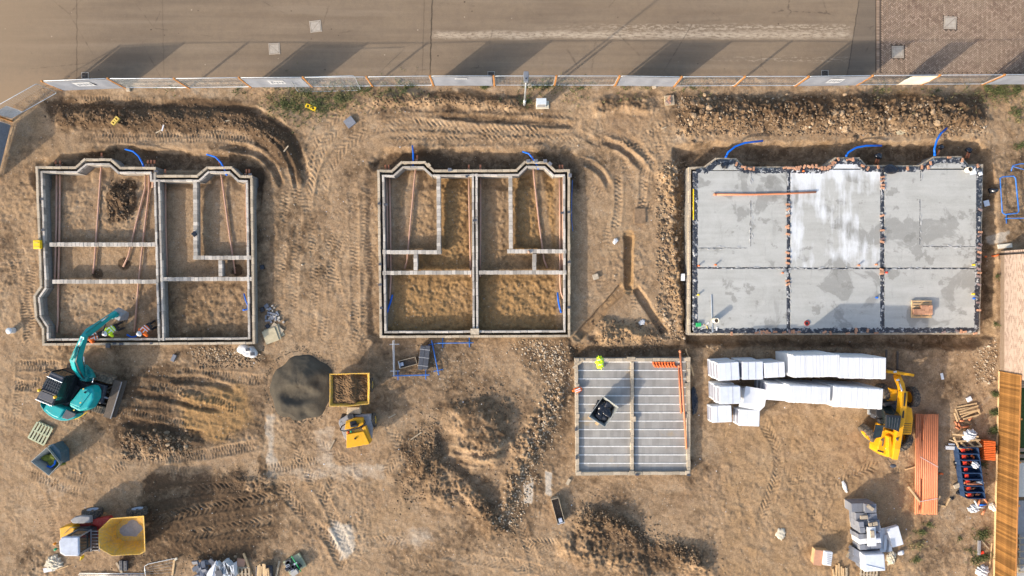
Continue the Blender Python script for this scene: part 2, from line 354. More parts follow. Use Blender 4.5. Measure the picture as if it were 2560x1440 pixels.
def mk_asphalt():
    t = NT('dusty_asphalt')
    xyz = t.sep()
    st = t.noise(1.0, 5, 0.6, t.map((0.16, 1.5, 1)))       # streaks drawn along the road by wheels
    n1 = t.noise(0.22, 4, 0.6); n2 = t.noise(45, 3, 0.6); n3 = t.noise(2.5, 6, 0.7)
    col = t.ramp(st, [(0.28, (0.172, 0.124, 0.083)), (0.72, (0.238, 0.178, 0.122))])
    col = t.mix(t.rng(n1, 0.35, 0.68, 0.0, 0.6), col, (0.25, 0.185, 0.122))
    col = t.mix(t.rng(n3, 0.42, 0.72, 0.0, 0.35), col, (0.145, 0.112, 0.084))
    g = t.rng(n2, 0.3, 0.7, 0.80, 1.2)
    v = t.n.new('ShaderNodeVectorMath'); v.operation = 'SCALE'; t.link(col, v.inputs[0]); t.link(g, v.inputs[3]); col = v.outputs[0]
    def band(c, w, k, wob=0.35):
        d = t.math('ABSOLUTE', t.math('ADD', t.math('SUBTRACT', xyz[1], c), t.math('MULTIPLY', t.math('SUBTRACT', t.noise(0.5, 3), 0.5), wob)), 0)
        return t.math('MULTIPLY', t.rng(d, w * 0.25, w, 1.0, 0.0), k)
    mud = t.noise(5.0, 6, 0.75, t.map((0.55, 1.6, 1)))
    on = t.math('MULTIPLY', t.rng(xyz[0], -5.2, -4.6), t.rng(xyz[0], 20.8, 21.4, 1, 0))
    a1 = t.math('MULTIPLY', t.math('MULTIPLY', band(15.82, 0.32, 1.0), on), t.rng(mud, 0.38, 0.55, 0, 0.9))
    a2 = t.math('MULTIPLY', t.math('MULTIPLY', band(16.28, 0.30, 1.0), t.math('MULTIPLY', t.rng(xyz[0], 1, 9), on)), t.rng(mud, 0.47, 0.58, 0, 0.75))
    a3 = t.math('MULTIPLY', t.math('MULTIPLY', band(14.3, 0.25, 1.0), t.math('MULTIPLY', t.rng(xyz[0], 11, 15), on)), t.rng(mud, 0.50, 0.60, 0, 0.5))
    col = t.mix(t.math('ADD', t.math('ADD', a1, a2), a3), col, (0.46, 0.37, 0.27))
    def seam(x0, slope, w, dark):
        d = t.math('ABSOLUTE', t.math('ADD', t.math('SUBTRACT', xyz[0], t.math('ADD', t.math('MULTIPLY', t.math('SUBTRACT', xyz[1], 15.5), slope), x0)), t.math('MULTIPLY', t.math('SUBTRACT', t.noise(2.2, 4), 0.5), 0.16)), 0)
        return t.math('MULTIPLY', t.rng(d, w * 0.3, w, 1, 0), dark)
    s = t.math('MAXIMUM', seam(-27.2, 0.0, 0.05, 0.6), seam(-5.06, 0.03, 0.06, 0.85))
    s = t.math('MAXIMUM', s, seam(-5.55, 0.03, 0.05, 0.35)); s = t.math('MAXIMUM', s, seam(-21.8, -0.02, 0.04, 0.3)); s = t.math('MAXIMUM', s, seam(21.3, 0.16, 0.05, 0.8))
    col = t.mix(s, col, (0.05, 0.038, 0.028))
    patch = t.math('MULTIPLY', t.rng(t.math('SUBTRACT', xyz[0], t.math('MULTIPLY', t.math('SUBTRACT', xyz[1], 15.5), 0.16)), 21.27, 21.32), 0.55)
    col = t.mix(patch, col, (0.13, 0.105, 0.082))
    sm1 = t.noise(1.0, 4, 0.6, t.map((0.07, 1.7, 1), (0, 0, 0.03))); col = t.mix(t.rng(sm1, 0.53, 0.72, 0, 0.28), col, (0.115, 0.088, 0.066)); col = t.mix(t.rng(sm1, 0.46, 0.30, 0, 0.28), col, (0.30, 0.232, 0.165))
    vc = t.n.new('ShaderNodeTexVoronoi'); vc.feature = 'DISTANCE_TO_EDGE'; vc.inputs['Scale'].default_value = 0.23; t.link(t.map((1, 1, 1), (0, 0, 0.4)), vc.inputs['Vector'])
    col = t.mix(t.math('MULTIPLY', t.rng(t.math('ADD', vc.outputs[0], t.math('MULTIPLY', t.noise(3, 4), 0.05)), 0.026, 0.033, 1, 0), t.rng(t.noise(0.3, 2), 0.5, 0.6, 0, 0.55)), col, (0.08, 0.06, 0.045))
    sp_ = t.n.new('ShaderNodeTexVoronoi'); sp_.inputs['Scale'].default_value = 2.4; t.link(t.tc.outputs['Object'], sp_.inputs['Vector']); spc = t.n.new('ShaderNodeSeparateColor'); t.link(sp_.outputs['Color'], spc.inputs[0])
    col = t.mix(t.math('MULTIPLY', t.math('LESS_THAN', sp_.outputs['Distance'], t.rng(spc.outputs[1], 0, 1, 0.04, 0.15)), t.math('GREATER_THAN', spc.outputs[0], 0.86)), col, t.mix(spc.outputs[2], (0.09, 0.065, 0.045), (0.36, 0.28, 0.2)))
    vd = t.rng(t.math('ADD', xyz[1], t.math('MULTIPLY', n3, 1.6)), 13.3, 14.6, 0.7, 0.0)
    col = t.mix(vd, col, (0.30, 0.205, 0.125))
    lv = t.rng(t.math('ADD', t.math('ADD', xyz[0], t.math('MULTIPLY', xyz[1], -0.25)), t.math('MULTIPLY', n1, 5)), -36, -27, 0.75, 0.0)
    col = t.mix(lv, col, (0.30, 0.215, 0.135))
    t.bump(t.math('ADD', n2, t.math('MULTIPLY', n3, 0.8)), 0.45, 0.012)
    return t.done(col, 0.92, 0, 0.2)
M['asphalt'] = mk_asphalt()

def mk_screed(name, white=0.0):
    t = NT(name)
    n1 = t.noise(0.42, 5, 0.62, dist=0.5); n2 = t.noise(1.6, 6, 0.65); n3 = t.noise(26, 3, 0.6)
    sw = t.noise(2.6, 5, 0.6, t.map((1.0, 0.16, 1))); sx = t.noise(2.4, 5, 0.6, t.map((0.14, 1.2, 1)))
    col = t.ramp(sx, [(0.3, (0.355, 0.352, 0.325)), (0.7, (0.44, 0.437, 0.41))])
    col = t.mix(t.rng(t.noise(0.6, 6, 0.7, dist=1.0), 0.45, 0.62, 0, 0.45), col, (0.47, 0.47, 0.445))
    col = t.mix(t.rng(sw, 0.60, 0.70, 0, 0.4), col, (0.26, 0.26, 0.24))
    wet = t.rng(n1, 0.545, 0.58, 0, 0.62)
    col = t.mix(wet, col, (0.225, 0.22, 0.20))
    wet2 = t.rng(t.noise(0.9, 5, 0.6), 0.60, 0.64, 0, 0.55)
    col = t.mix(wet2, col, (0.20, 0.195, 0.175))
    if white:
        wm = t.math('MULTIPLY', t.rng(t.math('ADD', t.math('MULTIPLY', sw, 0.5), t.math('MULTIPLY', t.noise(0.32, 4, 0.55), 0.9)), 0.66, 0.80), white)
        col = t.mix(wm, col, (0.64, 0.655, 0.665))
    else:
        col = t.mix(t.rng(n2, 0.55, 0.75, 0, 0.35), col, (0.52, 0.51, 0.47))
    g = t.rng(n3, 0.3, 0.7, 0.93, 1.07)
    v = t.n.new('ShaderNodeVectorMath'); v.operation = 'SCALE'; t.link(col, v.inputs[0]); t.link(g, v.inputs[3])
    t.bump(t.math('ADD', n3, n2), 0.25, 0.012)
    return t.done(v.outputs[0], t.rng(wet, 0, 0.6, 0.85, 0.55), 0, 0.3)
M['screed'] = mk_screed('smooth_concrete')
M['screedw'] = mk_screed('dried_pale_concrete', 0.95)

def mk_membrane():
    t = NT('black_damp_membrane')
    n = t.noise(7, 5, 0.7, dist=0.8); n2 = t.noise(3.1, 6, 0.72)
    col = t.mix(t.rng(n, 0.56, 0.70, 0, 0.6), (0.022, 0.026, 0.036), (0.20, 0.21, 0.235))
    col = t.mix(t.rng(n2, 0.53, 0.60, 0, 0.85), col, (0.46, 0.46, 0.45))
    t.bump(n, 0.9, 0.05)
    return t.done(col, 0.35, 0, 0.6)
M['dpm'] = mk_membrane()

def mk_floorblock():
    t = NT('floor_infill_block')
    n = t.noise(1.1, 6, 0.6); n2 = t.noise(22, 3, 0.6); r = t.objrand()
    xyz = t.sep()
    col = t.ramp(n, [(0.3, (0.245, 0.232, 0.212)), (0.7, (0.335, 0.318, 0.292))])
    blk = t.n.new('ShaderNodeTexWhiteNoise'); blk.noise_dimensions = '2D'
    cmb = t.n.new('ShaderNodeCombineXYZ'); t.link(t.math('FLOOR', t.math('MULTIPLY', xyz[0], 4.6)), cmb.inputs[0]); t.link(r, cmb.inputs[1]); t.link(cmb.outputs[0], blk.inputs[0])
    g = t.math('MULTIPLY', t.rng(n2, 0.3, 0.7, 0.93, 1.07), t.rng(blk.outputs[0], 0, 1, 0.90, 1.10))
    v = t.n.new('ShaderNodeVectorMath'); v.operation = 'SCALE'; t.link(col, v.inputs[0]); t.link(g, v.inputs[3])
    st = t.rng(t.noise(0.75, 4, 0.6), 0.60, 0.70, 0, 0.55)
    return t.done(t.mix(st, v.outputs[0], (0.36, 0.27, 0.16)), 0.85, 0, 0.25)
M['infill'] = mk_floorblock()
M['beam'] = simple('pale_grout_beam', (0.66, 0.65, 0.62), 0.85, var=0.2, scale=6)

def mk_paver():
    t = NT('clay_paver')
    at = t.n.new('ShaderNodeAttribute'); at.attribute_name = 'tint'
    n2 = t.noise(0.5, 5, 0.6); n3 = t.noise(2.4, 5, 0.65)
    col = t.ramp(at.outputs['Fac'], [(0.0, (0.19, 0.128, 0.09)), (0.5, (0.275, 0.195, 0.14)), (1.0, (0.36, 0.265, 0.195))])
    col = t.mix(t.rng(n2, 0.38, 0.68, 0.0, 0.55), col, (0.33, 0.25, 0.18))
    col = t.mix(t.rng(n3, 0.5, 0.72, 0.0, 0.4), col, (0.18, 0.13, 0.098))
    return t.done(col, 0.9, 0, 0.2)
M['paver'] = mk_paver()
M['joint'] = simple('sandy_joint', (0.10, 0.072, 0.052), 0.95, var=0.15)

def mk_facing():
    t = NT('facing_brick')
    xyz = t.sep(); cmb = t.n.new('ShaderNodeCombineXYZ'); t.link(t.math('ADD', xyz[1], xyz[0]), cmb.inputs[0]); t.link(xyz[2], cmb.inputs[1])
    b = t.n.new('ShaderNodeTexBrick'); t.link(cmb.outputs[0], b.inputs['Vector'])
    b.inputs['Scale'].default_value = 1.0; b.inputs['Brick Width'].default_value = 0.225; b.inputs['Row Height'].default_value = 0.075
    b.inputs['Mortar Size'].default_value = 0.006; b.inputs['Bias'].default_value = -0.3
    b.inputs['Color1'].default_value = (0.43, 0.325, 0.265, 1); b.inputs['Color2'].default_value = (0.12, 0.055, 0.035, 1); b.inputs['Mortar'].default_value = (0.42, 0.37, 0.31, 1)
    col = t.mix(t.rng(t.noise(0.8, 4), 0.3, 0.7, 0, 0.3), b.outputs['Color'], (0.45, 0.36, 0.30))
    plinth = t.math('LESS_THAN', xyz[2], 0.42)
    col = t.mix(plinth, col, t.mix(0.35, b.outputs['Color'], (0.13, 0.085, 0.06), 'MIX'))
    col = t.mix(t.math('MULTIPLY', plinth, 0.75), col, t.mix(t.noise(9), (0.16, 0.11, 0.075), (0.30, 0.23, 0.16)))
    t.bump(b.outputs['Fac'], -0.4, 0.01)
    return t.done(col, 0.88, 0, 0.2)
M['facing'] = mk_facing()
M['rooftile'] = simple('grey_roof_tile', (0.13, 0.125, 0.13), 0.75, var=0.2, scale=5)

def mk_board():
    t = NT('stained_fence_board')
    g = t.noise(3.0, 5, 0.65, t.map((1.0, 9.0, 1.0))); r = t.objrand(); n = t.noise(0.9, 4)
    col = t.ramp(g, [(0.3, (0.165, 0.078, 0.022)), (0.7, (0.29, 0.145, 0.045))])
    s = t.math('MULTIPLY', t.rng(r, 0, 1, 0.62, 1.32), t.rng(n, 0.3, 0.7, 0.75, 1.25))
    v = t.n.new('ShaderNodeVectorMath'); v.operation = 'SCALE'; t.link(col, v.inputs[0]); t.link(s, v.inputs[3])
    return t.done(v.outputs[0], 0.8, 0, 0.2)
M['board'] = mk_board()
M['grass'] = simple('grass_blade', (0.085, 0.098, 0.032), 0.8, var=0.45, scale=3)
M['grassdry'] = simple('dry_grass_blade', (0.20, 0.17, 0.075), 0.85, var=0.35, scale=3)
M['lawn'] = simple('lawn', (0.04, 0.085, 0.022), 0.9, var=0.3, scale=8, bump=0.8)
M['slabgrey'] = simple('paving_slab', (0.36, 0.35, 0.33), 0.85, var=0.12, scale=5)
# ------------------------------------------------------------------ terrain: one sheet, dense where the site lies
STEP = 0.055
xs = np.concatenate([[-400, -200, -100, -60, -45, -38, -35], np.arange(-33.6, 33.61, STEP), [35, 38, 45, 60, 100, 200, 400]])
ys = np.concatenate([[-400, -200, -100, -60, -40, -28, -22, -20], np.arange(-18.7, 13.75, STEP), [14.6, 16, 20, 28, 40, 60, 100, 200, 400]])
GX, GY = np.meshgrid(xs, ys)
PX = 1280 + 40 * GX; PY = 720 - 40 * GY
Z = np.zeros_like(GX); DK = np.zeros_like(GX); OC = np.zeros_like(GX); PL = np.zeros_like(GX)  # DK: dark soil, plus shade painted in at trenches, berms and heap

def vnoise(x, y, seed):
    n = 256; g = np.random.RandomState(seed).rand(n, n)
    xi = np.floor(x).astype(int); yi = np.floor(y).astype(int); fx = x - xi; fy = y - yi
    fx = fx*fx*fx*(fx*(fx*6-15)+10); fy = fy*fy*fy*(fy*(fy*6-15)+10)
    a = g[yi % n, xi % n]; b = g[yi % n, (xi+1) % n]; c = g[(yi+1) % n, xi % n]; d = g[(yi+1) % n, (xi+1) % n]
    return (a*(1-fx)+b*fx)*(1-fy) + (c*(1-fx)+d*fx)*fy - 0.5
def fbm(scale, octv, seed, gain=0.5, x=None, y=None):
    x = PX if x is None else x; y = PY if y is None else y
    s = np.zeros_like(x); a = 1.0; f = 1.0 / scale
    for k in range(octv):
        th = 0.6 * k + seed; c, q = math.cos(th), math.sin(th)
        s += a * vnoise((x*c - y*q)*f + 17.3*k, (x*q + y*c)*f + 5.1*k, seed + k); a *= gain; f *= 2.03
    return s
def worley(scale, seed, x=None, y=None):
    x = (PX if x is None else x) / scale; y = (PY if y is None else y) / scale
    n = 512; r = np.random.RandomState(seed); jx, jy, hh = r.rand(n, n), r.rand(n, n), r.rand(n, n)
    xi = np.floor(x).astype(int); yi = np.floor(y).astype(int)
    best = np.full(x.shape, 9.0); hv = np.zeros(x.shape)
    for dx in (-1, 0, 1):
        for dy in (-1, 0, 1):
            cx, cy = xi+dx, yi+dy; a = jx[cy % n, cx % n]; b = jy[cy % n, cx % n]
            d = (cx + a - x)**2 + (cy + b - y)**2
            m = d < best; best = np.where(m, d, best); hv = np.where(m, hh[cy % n, cx % n], hv)
    return np.sqrt(best), hv
def sm(a, b, v):
    t = np.clip((v - a) / (b - a), 0, 1); return t*t*(3-2*t)
def win(x0, y0, x1, y1):
    i0, i1 = np.searchsorted(-PY[:, 0], [-y1, -y0]); j0, j1 = np.searchsorted(PX[0], [x0, x1])
    return slice(max(i0, 0), i1+1), slice(max(j0, 0), j1+1)
def poly_sd(poly, pad):
    """window, signed distance in pixels (positive inside)"""
    q = np.array(poly, float); w = win(q[:, 0].min()-pad, q[:, 1].min()-pad, q[:, 0].max()+pad, q[:, 1].max()+pad)
    x = PX[w]; y = PY[w]; d = np.full(x.shape, 1e9); ins = np.zeros(x.shape, bool); n = len(q)
    for i in range(n):
        x0, y0 = q[i]; x1, y1 = q[(i+1) % n]; ex, ey = x1-x0, y1-y0
        t = np.clip(((x-x0)*ex + (y-y0)*ey) / (ex*ex+ey*ey+1e-9), 0, 1)
        d = np.minimum(d, np.hypot(x-x0-t*ex, y-y0-t*ey))
        c = ((y0 > y) != (y1 > y)) & (x < ex*(y-y0)/(ey+1e-12) + x0); ins ^= c
    return w, np.where(ins, d, -d)
def line_sd(line, pad):
    """window, signed offset (+ to the left of travel on screen), distance along, all in pixels"""
    q = np.array(line, float)
    if len(q) > 2:                                   # round the corners of a track
        for _ in range(2):
            a = q[:-1]*0.75 + q[1:]*0.25; b = q[:-1]*0.25 + q[1:]*0.75
            q = np.concatenate([q[:1], np.stack([a, b], 1).reshape(-1, 2), q[-1:]])
    w = win(q[:, 0].min()-pad, q[:, 1].min()-pad, q[:, 0].max()+pad, q[:, 1].max()+pad)
    x = PX[w]; y = PY[w]; best = np.full(x.shape, 1e9); off = np.zeros(x.shape); al = np.zeros(x.shape); L = 0.0
    for i in range(len(q)-1):
        x0, y0 = q[i]; ex, ey = q[i+1]-q[i]; l = math.hypot(ex, ey)+1e-9
        t = np.clip(((x-x0)*ex + (y-y0)*ey) / (l*l), 0, 1)
        dd = np.hypot(x-x0-t*ex, y-y0-t*ey); m = dd < best
        best = np.where(m, dd, best); off = np.where(m, ((x-x0)*ey - (y-y0)*ex)/l, off); al = np.where(m, L + t*l, al); L += l
    return w, best, off, al, L

N_big = fbm(420, 3, 3); N_mid = fbm(95, 4, 11); N_f = fbm(24, 3, 23, 0.6); N_ff = fbm(9, 2, 31, 0.7)
W1, H1v = worley(13, 5); W2, H2v = worley(26, 9); W3, H3v = worley(7.5, 12)
clod = np.clip(1 - W1*1.25, 0, 1)*(0.4+0.6*H1v); lump = np.clip(1 - W2*1.2, 0, 1)*(0.3+0.7*H2v); grit = np.clip(1 - W3*1.3, 0, 1)*H3v
RG = (1-np.abs(2.6*fbm(30, 3, 131, 0.55)))**2; RG2 = (1-np.abs(2.6*fbm(15, 2, 137, 0.5)))**2
Z += N_big*0.12 + N_mid*0.06 + N_f*0.012
FINE = N_ff*0.046 + (RG-0.5)*0.030*sm(-0.35, 0.25, fbm(150, 2, 139)) + (RG2-0.5)*0.026
rough_mask = sm(0.05, 0.4, fbm(130, 3, 41))
Z += rough_mask * (clod*0.055 + grit*0.04) + grit*0.03*sm(-0.1, 0.4, fbm(70, 2, 43))
DK += 0.34*sm(-0.1, 0.5, fbm(160, 4, 51)) + 0.16*sm(0.0, 0.4, fbm(40, 3, 57)) + 0.06
PL += 0.18*sm(0.12, 0.5, fbm(210, 4, 61))
OC += 0.22*sm(0.05, 0.5, fbm(260, 3, 71))

def heap(poly, h, soft, lumpy=0.3, dark=0.0, oc=0.0, power=1.0, seed=1):
    w, d = poly_sd(poly, 30); d = d + 26*fbm(55, 3, seed, 0.5, PX[w], PY[w])
    m = sm(-4, soft, d)**power
    h *= 0.68
    Z[w] += h*m*(1 + 0.5*N_mid[w] + 0.5*N_f[w]) + m*lumpy*(0.12*lump[w] + 0.16*clod[w] + 0.11*grit[w] + 0.05*N_ff[w])
    k = sm(-6, 16, d); DK[w] = np.maximum(DK[w], dark*k*(0.8+0.4*N_mid[w])); OC[w] = np.maximum(OC[w], oc*k)
def tint(poly, dk=None, oc=None, pl=None, soft=18, seed=3, wob=22):
    w, d = poly_sd(poly, 30); d = d + wob*fbm(42, 4, seed, 0.55, PX[w], PY[w]); m = sm(-soft, soft, d)
    for arr, v in ((DK, dk), (OC, oc), (PL, pl)):
        if v is not None: arr[w] = arr[w]*(1-m) + m*np.clip(v + 0.5*v*N_mid[w], 0, 1)
def level(poly, z, soft=4, wob=0, rough=0.25, seed=5):
    w, d = poly_sd(poly, 30)
    if wob: d = d + wob*fbm(35, 3, seed, 0.5, PX[w], PY[w])
    m = sm(-soft, soft, d); Z[w] = Z[w]*(1-m) + m*(z + rough*Z[w]*0.6)
def ruts(line, width, depth=0.03, kind='bars', pitch=8.5, strength=1.0, smooth=0.7):
    w, d, off, al, L = line_sd(line, width+14)
    wx = fbm(26, 2, 151, 0.5, PX[w], PY[w]); off = off + 4*wx; al = al + 3*fbm(34, 2, 157, 0.5, PX[w], PY[w]); d = np.abs(d + 4*wx)
    hw = width/2; m = sm(hw+2.0, hw-2.0, d)*sm(-6, 20, al)*sm(-6, 20, L-al)
    m = m*sm(-0.42, 0.05, fbm(60, 2, int(line[0][0]) % 97, 0.5, PX[w], PY[w])+0.12)
    if kind == 'bars': pat = np.sin(2*math.pi*(al/pitch + 0.5*(off > 0))); pat = np.tanh(2.2*pat)
    else: pat = np.tanh(2*np.sin(2*math.pi*((al + np.abs(off)*0.95*np.sign(1)) / pitch + 0.5*(off > 0))))
    pat = pat*np.clip(0.8 + 1.7*fbm(24, 2, 163, 0.6, PX[w], PY[w]), 0.15, 1.3); strength *= 0.95
    Z[w] -= m*depth*0.8
    Z[w] += (m*pat*0.022 - smooth*m*(rough_mask[w]*(clod[w]*0.07)))*strength
    e = np.exp(-((d-hw-3)/4.5)**2)*sm(-6, 20, al)*sm(-6, 20, L-al); Z[w] += e*depth*0.9
    PL[w] = np.maximum(PL[w], 0.10*m*strength); DK[w] *= (1-0.25*m)
def groove(line, width, depth, berm=0.3, dark=0.0):
    w, d, off, al, L = line_sd(line, width*3+10); e = sm(-4, 25, al)*sm(-4, 25, L-al)
    d = d + 5*fbm(30, 2, 77, 0.5, PX[w], PY[w])
    Z[w] += e*(-depth*sm(width/2+4, width/2-5, d) + depth*berm*np.exp(-((d-width*0.8)/(width*0.35))**2))
    if dark: DK[w] = np.maximum(DK[w], dark*e*sm(width*0.75, width*0.3, d))
def berm(line, width, h, dark=0.0, lumpy=0.3, steep=1.0):
    w, d, off, al, L = line_sd(line, width+40); d = d + 16*fbm(45, 3, 87, 0.55, PX[w], PY[w])
    m = sm(width/2+6, width/2*(1-0.75*steep), d)*sm(-10, 35, al)*sm(-10, 35, L-al)
    h *= 0.75
    Z[w] += h*m*(1 + 0.6*N_f[w]) + m*lumpy*(0.10*lump[w] + 0.15*clod[w] + 0.10*grit[w])
    if dark: DK[w] = np.maximum(DK[w], dark*m*(0.9+0.4*N_mid[w]))

# -- north-west: dark spoil berm with its bend and the tracked haul road beside it
tint([(110, 250), (330, 245), (600, 255), (740, 330), (770, 470), (700, 420), (620, 330), (400, 340), (150, 330)], dk=0.85, soft=22)  # dark spoil, with the berm's shaded north side painted in
berm([(140, 300), (260, 296), (420, 300), (560, 296), (640, 318), (700, 362), (728, 420)], 52, 0.34, 0.85, 0.5)
berm([(130, 292), (230, 285), (330, 300)], 60, 0.22, 0.9, 0.8)
groove([(150, 262), (330, 264), (520, 262), (640, 272), (720, 320), (755, 400), (768, 460)], 18, 0.11, 0.3, 0.45)  # dark colour paints the band of shade along the berm's north foot
groove([(560, 365), (640, 375), (690, 420), (706, 470)], 16, 0.16, 0.5, 0.3)
groove([(660, 330), (720, 380), (735, 440), (742, 480)], 9, 0.08, 0.8)
for l in ([(210, 342), (330, 345), (480, 343), (640, 350)], [(230, 330), (420, 331), (620, 338)], [(190, 250), (300, 254), (430, 258)]): ruts(l, 22, 0.02, 'bars', 7.5, 1.2)
# -- haul road across the top of the middle plot
berm([(930, 252), (1040, 246), (1180, 250), (1310, 262)], 34, 0.26, 0.62, 0.6)  # dark clumps; the shaded north slopes are painted into the colour too
berm([(1640, 270), (1560, 262), (1470, 268)], 46, 0.26, 0.45, 0.7)
groove([(1090, 292), (1240, 300), (1340, 306), (1440, 312)], 16, 0.13, 0.5, 0.4)
tint([(950, 230), (1320, 240), (1440, 300), (1420, 330), (1100, 300), (940, 280)], dk=0.5, soft=22)
for l in ([(765, 500), (785, 400), (840, 320), (930, 262), (1060, 262), (1220, 278), (1420, 300)],
          [(800, 500), (812, 420), (880, 345), (980, 305), (1150, 320), (1380, 330)],
          [(770, 470), (770, 380), (800, 320), (870, 270)]): ruts(l, 28, 0.03, 'tyre', 13, 0.85)
for l in ([(980, 350), (1200, 352), (1420, 344)], [(960, 330), (1150, 338), (1440, 318)]): ruts(l, 26, 0.02, 'tyre', 12, 1.2)
for l in ([(738, 450), (748, 560), (735, 700), (735, 850)], [(712, 470), (708, 600), (700, 740), (700, 830)], [(880, 430), (886, 600), (890, 850)], [(915, 450), (912, 640), (916, 830)],
          [(820, 560), (835, 700), (820, 860)], [(762, 480), (790, 640), (780, 840)]): ruts(l, 20, 0.015, 'bars', 9, 0.9)
# -- gap between the middle plot and the slab
for l in ([(1545, 430), (1548, 520), (1536, 580)], [(1612, 390), (1608, 480), (1600, 560)], [(1440, 330), (1520, 370), (1600, 350), (1680, 300)], [(1560, 330), (1620, 390), (1640, 430)]): ruts(l, 18, 0.03, 'bars', 10, 1.5)
groove([(1500, 350), (1560, 370), (1610, 420)], 16, 0.14, 0.6, 0.2)
groove([(1440, 400), (1500, 420), (1525, 470)], 14, 0.12, 0.6, 0.2)
# -- rubble ridge behind the slab
heap([(1690, 250), (1780, 235), (1960, 240), (2150, 232), (2330, 225), (2440, 245), (2480, 300), (2470, 345), (2300, 330), (2100, 340), (1900, 335), (1700, 335)], 0.36, 46, 1.2, 0.52, 0.1, seed=14)
berm([(1720, 290), (1850, 276), (2050, 280), (2250, 272), (2420, 285)], 66, 0.16, 0.5, 0.9, 0.7)
tint([(1660, 330), (2480, 340), (2480, 360), (1660, 365)], pl=0.25, oc=0.3, dk=0.0, soft=12)
# -- excavations beside the walls
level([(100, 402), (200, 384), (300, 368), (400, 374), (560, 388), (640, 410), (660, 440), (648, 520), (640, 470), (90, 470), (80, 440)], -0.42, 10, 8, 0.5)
tint([(100, 405), (200, 386), (300, 370), (560, 390), (650, 425), (640, 470), (90, 470)], dk=0.62, soft=8)  # dark trench soil, with the wall's cast shadow painted in as well
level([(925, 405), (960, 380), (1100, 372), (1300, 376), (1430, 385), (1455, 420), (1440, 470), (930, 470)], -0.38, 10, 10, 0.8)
tint([(925, 405), (960, 380), (1100, 375), (1300, 378), (1440, 390), (1450, 450), (930, 450)], dk=0.55, soft=10)  # north wall's shadow in this trench is painted into the soil colour
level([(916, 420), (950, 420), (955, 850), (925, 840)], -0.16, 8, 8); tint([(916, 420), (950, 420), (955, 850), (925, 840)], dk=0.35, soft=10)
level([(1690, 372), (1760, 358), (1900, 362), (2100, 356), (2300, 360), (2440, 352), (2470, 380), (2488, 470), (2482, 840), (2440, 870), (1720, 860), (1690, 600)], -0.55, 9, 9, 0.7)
tint([(1690, 375), (1900, 364), (2300, 362), (2460, 362), (2484, 470), (2478, 830), (2440, 840), (2450, 420), (1740, 420), (1700, 410)], dk=0.50, soft=10)  # slab's shadow to north and east painted over the dark trench soil
heap([(1640, 430), (1700, 380), (1722, 400), (1722, 830), (1690, 840), (1665, 700), (1680, 560)], 0.30, 40, 1.6, 0.25, 0.35, seed=24)
tint([(1720, 850), (2450, 840), (2440, 880), (1740, 885)], dk=0.45, soft=14)
# -- Y shaped drain trench
def trench(line, width, depth, oc=0.3):
    w, d, off, al, L = line_sd(line, width+30); d = d + 4*fbm(30, 2, 91, 0.5, PX[w], PY[w])
    m = sm(width/2+2.2, width/2-2.2, d)*sm(-3, 6, al)*sm(-3, 6, L-al); Z[w] = Z[w]*(1-m) + m*(-depth + 0.4*N_mid[w]*0.1)
    k = sm(width/2+12, width/2, d); OC[w] = np.maximum(OC[w], oc*k); DK[w] = np.maximum(DK[w]*(1-k), 0.18*m); rough = 1
trench([(1572, 588), (1572, 660), (1574, 726)], 19, 0.42, 0.5)
trench([(1590, 720), (1622, 772), (1664, 834)], 21, 0.30)
trench([(1560, 716), (1510, 772), (1446, 842)], 22, 0.30)
heap([(1470, 850), (1510, 800), (1570, 790), (1640, 815), (1665, 850), (1600, 880), (1500, 880)], 0.42, 34, 1.2, 0.3, 0.3, seed=34)
groove([(1480, 830), (1490, 850), (1482, 866)], 24, 0.35, 0.2, 0.5)
level([(1430, 868), (1720, 868), (1730, 900), (1430, 900)], -0.30, 8, 6, 0.5); tint([(1430, 868), (1720, 868), (1730, 900), (1430, 900)], dk=0.45, soft=10)
# -- stony strip and spoil heap in the middle
tint([(1280, 870), (1420, 860), (1430, 1200), (1300, 1340), (1240, 1330), (1300, 1150), (1350, 1000)], dk=0.42, soft=30)
heap([(1085, 1060), (1120, 1000), (1190, 975), (1270, 985), (1310, 1040), (1300, 1110), (1250, 1180), (1180, 1190), (1110, 1150)], 0.72, 60, 0.55, 0.28, 0.1, seed=44)
level([(1150, 1030), (1210, 1010), (1255, 1035), (1262, 1080), (1220, 1108), (1160, 1095)], 0.40, 14, 18, 1.0, 45); tint([(1140, 1010), (1260, 1005), (1275, 1090), (1220, 1120), (1150, 1100)], dk=0.5, soft=14)
heap([(1020, 1170), (1090, 1080), (1150, 1170), (1230, 1240), (1275, 1330), (1225, 1345), (1150, 1290), (1060, 1260)], 0.42, 40, 0.7, 0.45, 0.1, seed=54)
berm([(1090, 1090), (1060, 1160), (1010, 1230)], 50, 0.14, 0.5, 0.7)
berm([(1130, 1180), (1190, 1240), (1240, 1310)], 34, 0.18, 0.45, 0.8)
heap([(1270, 1100), (1380, 960), (1420, 900), (1425, 1000), (1340, 1160), (1290, 1240), (1250, 1320)], 0.18, 30, 1.5, 0.38, seed=64)
tint([(1170, 955), (1330, 965), (1380, 1040), (1330, 1130), (1300, 1010)], dk=0.42, soft=20)  # heap's cast shadow on its north-east side, painted as darker soil
groove([(1130, 1120), (1200, 1135), (1270, 1120)], 14, 0.12, 0.4); groove([(1140, 1150), (1200, 1160), (1260, 1148)], 12, 0.1, 0.4)
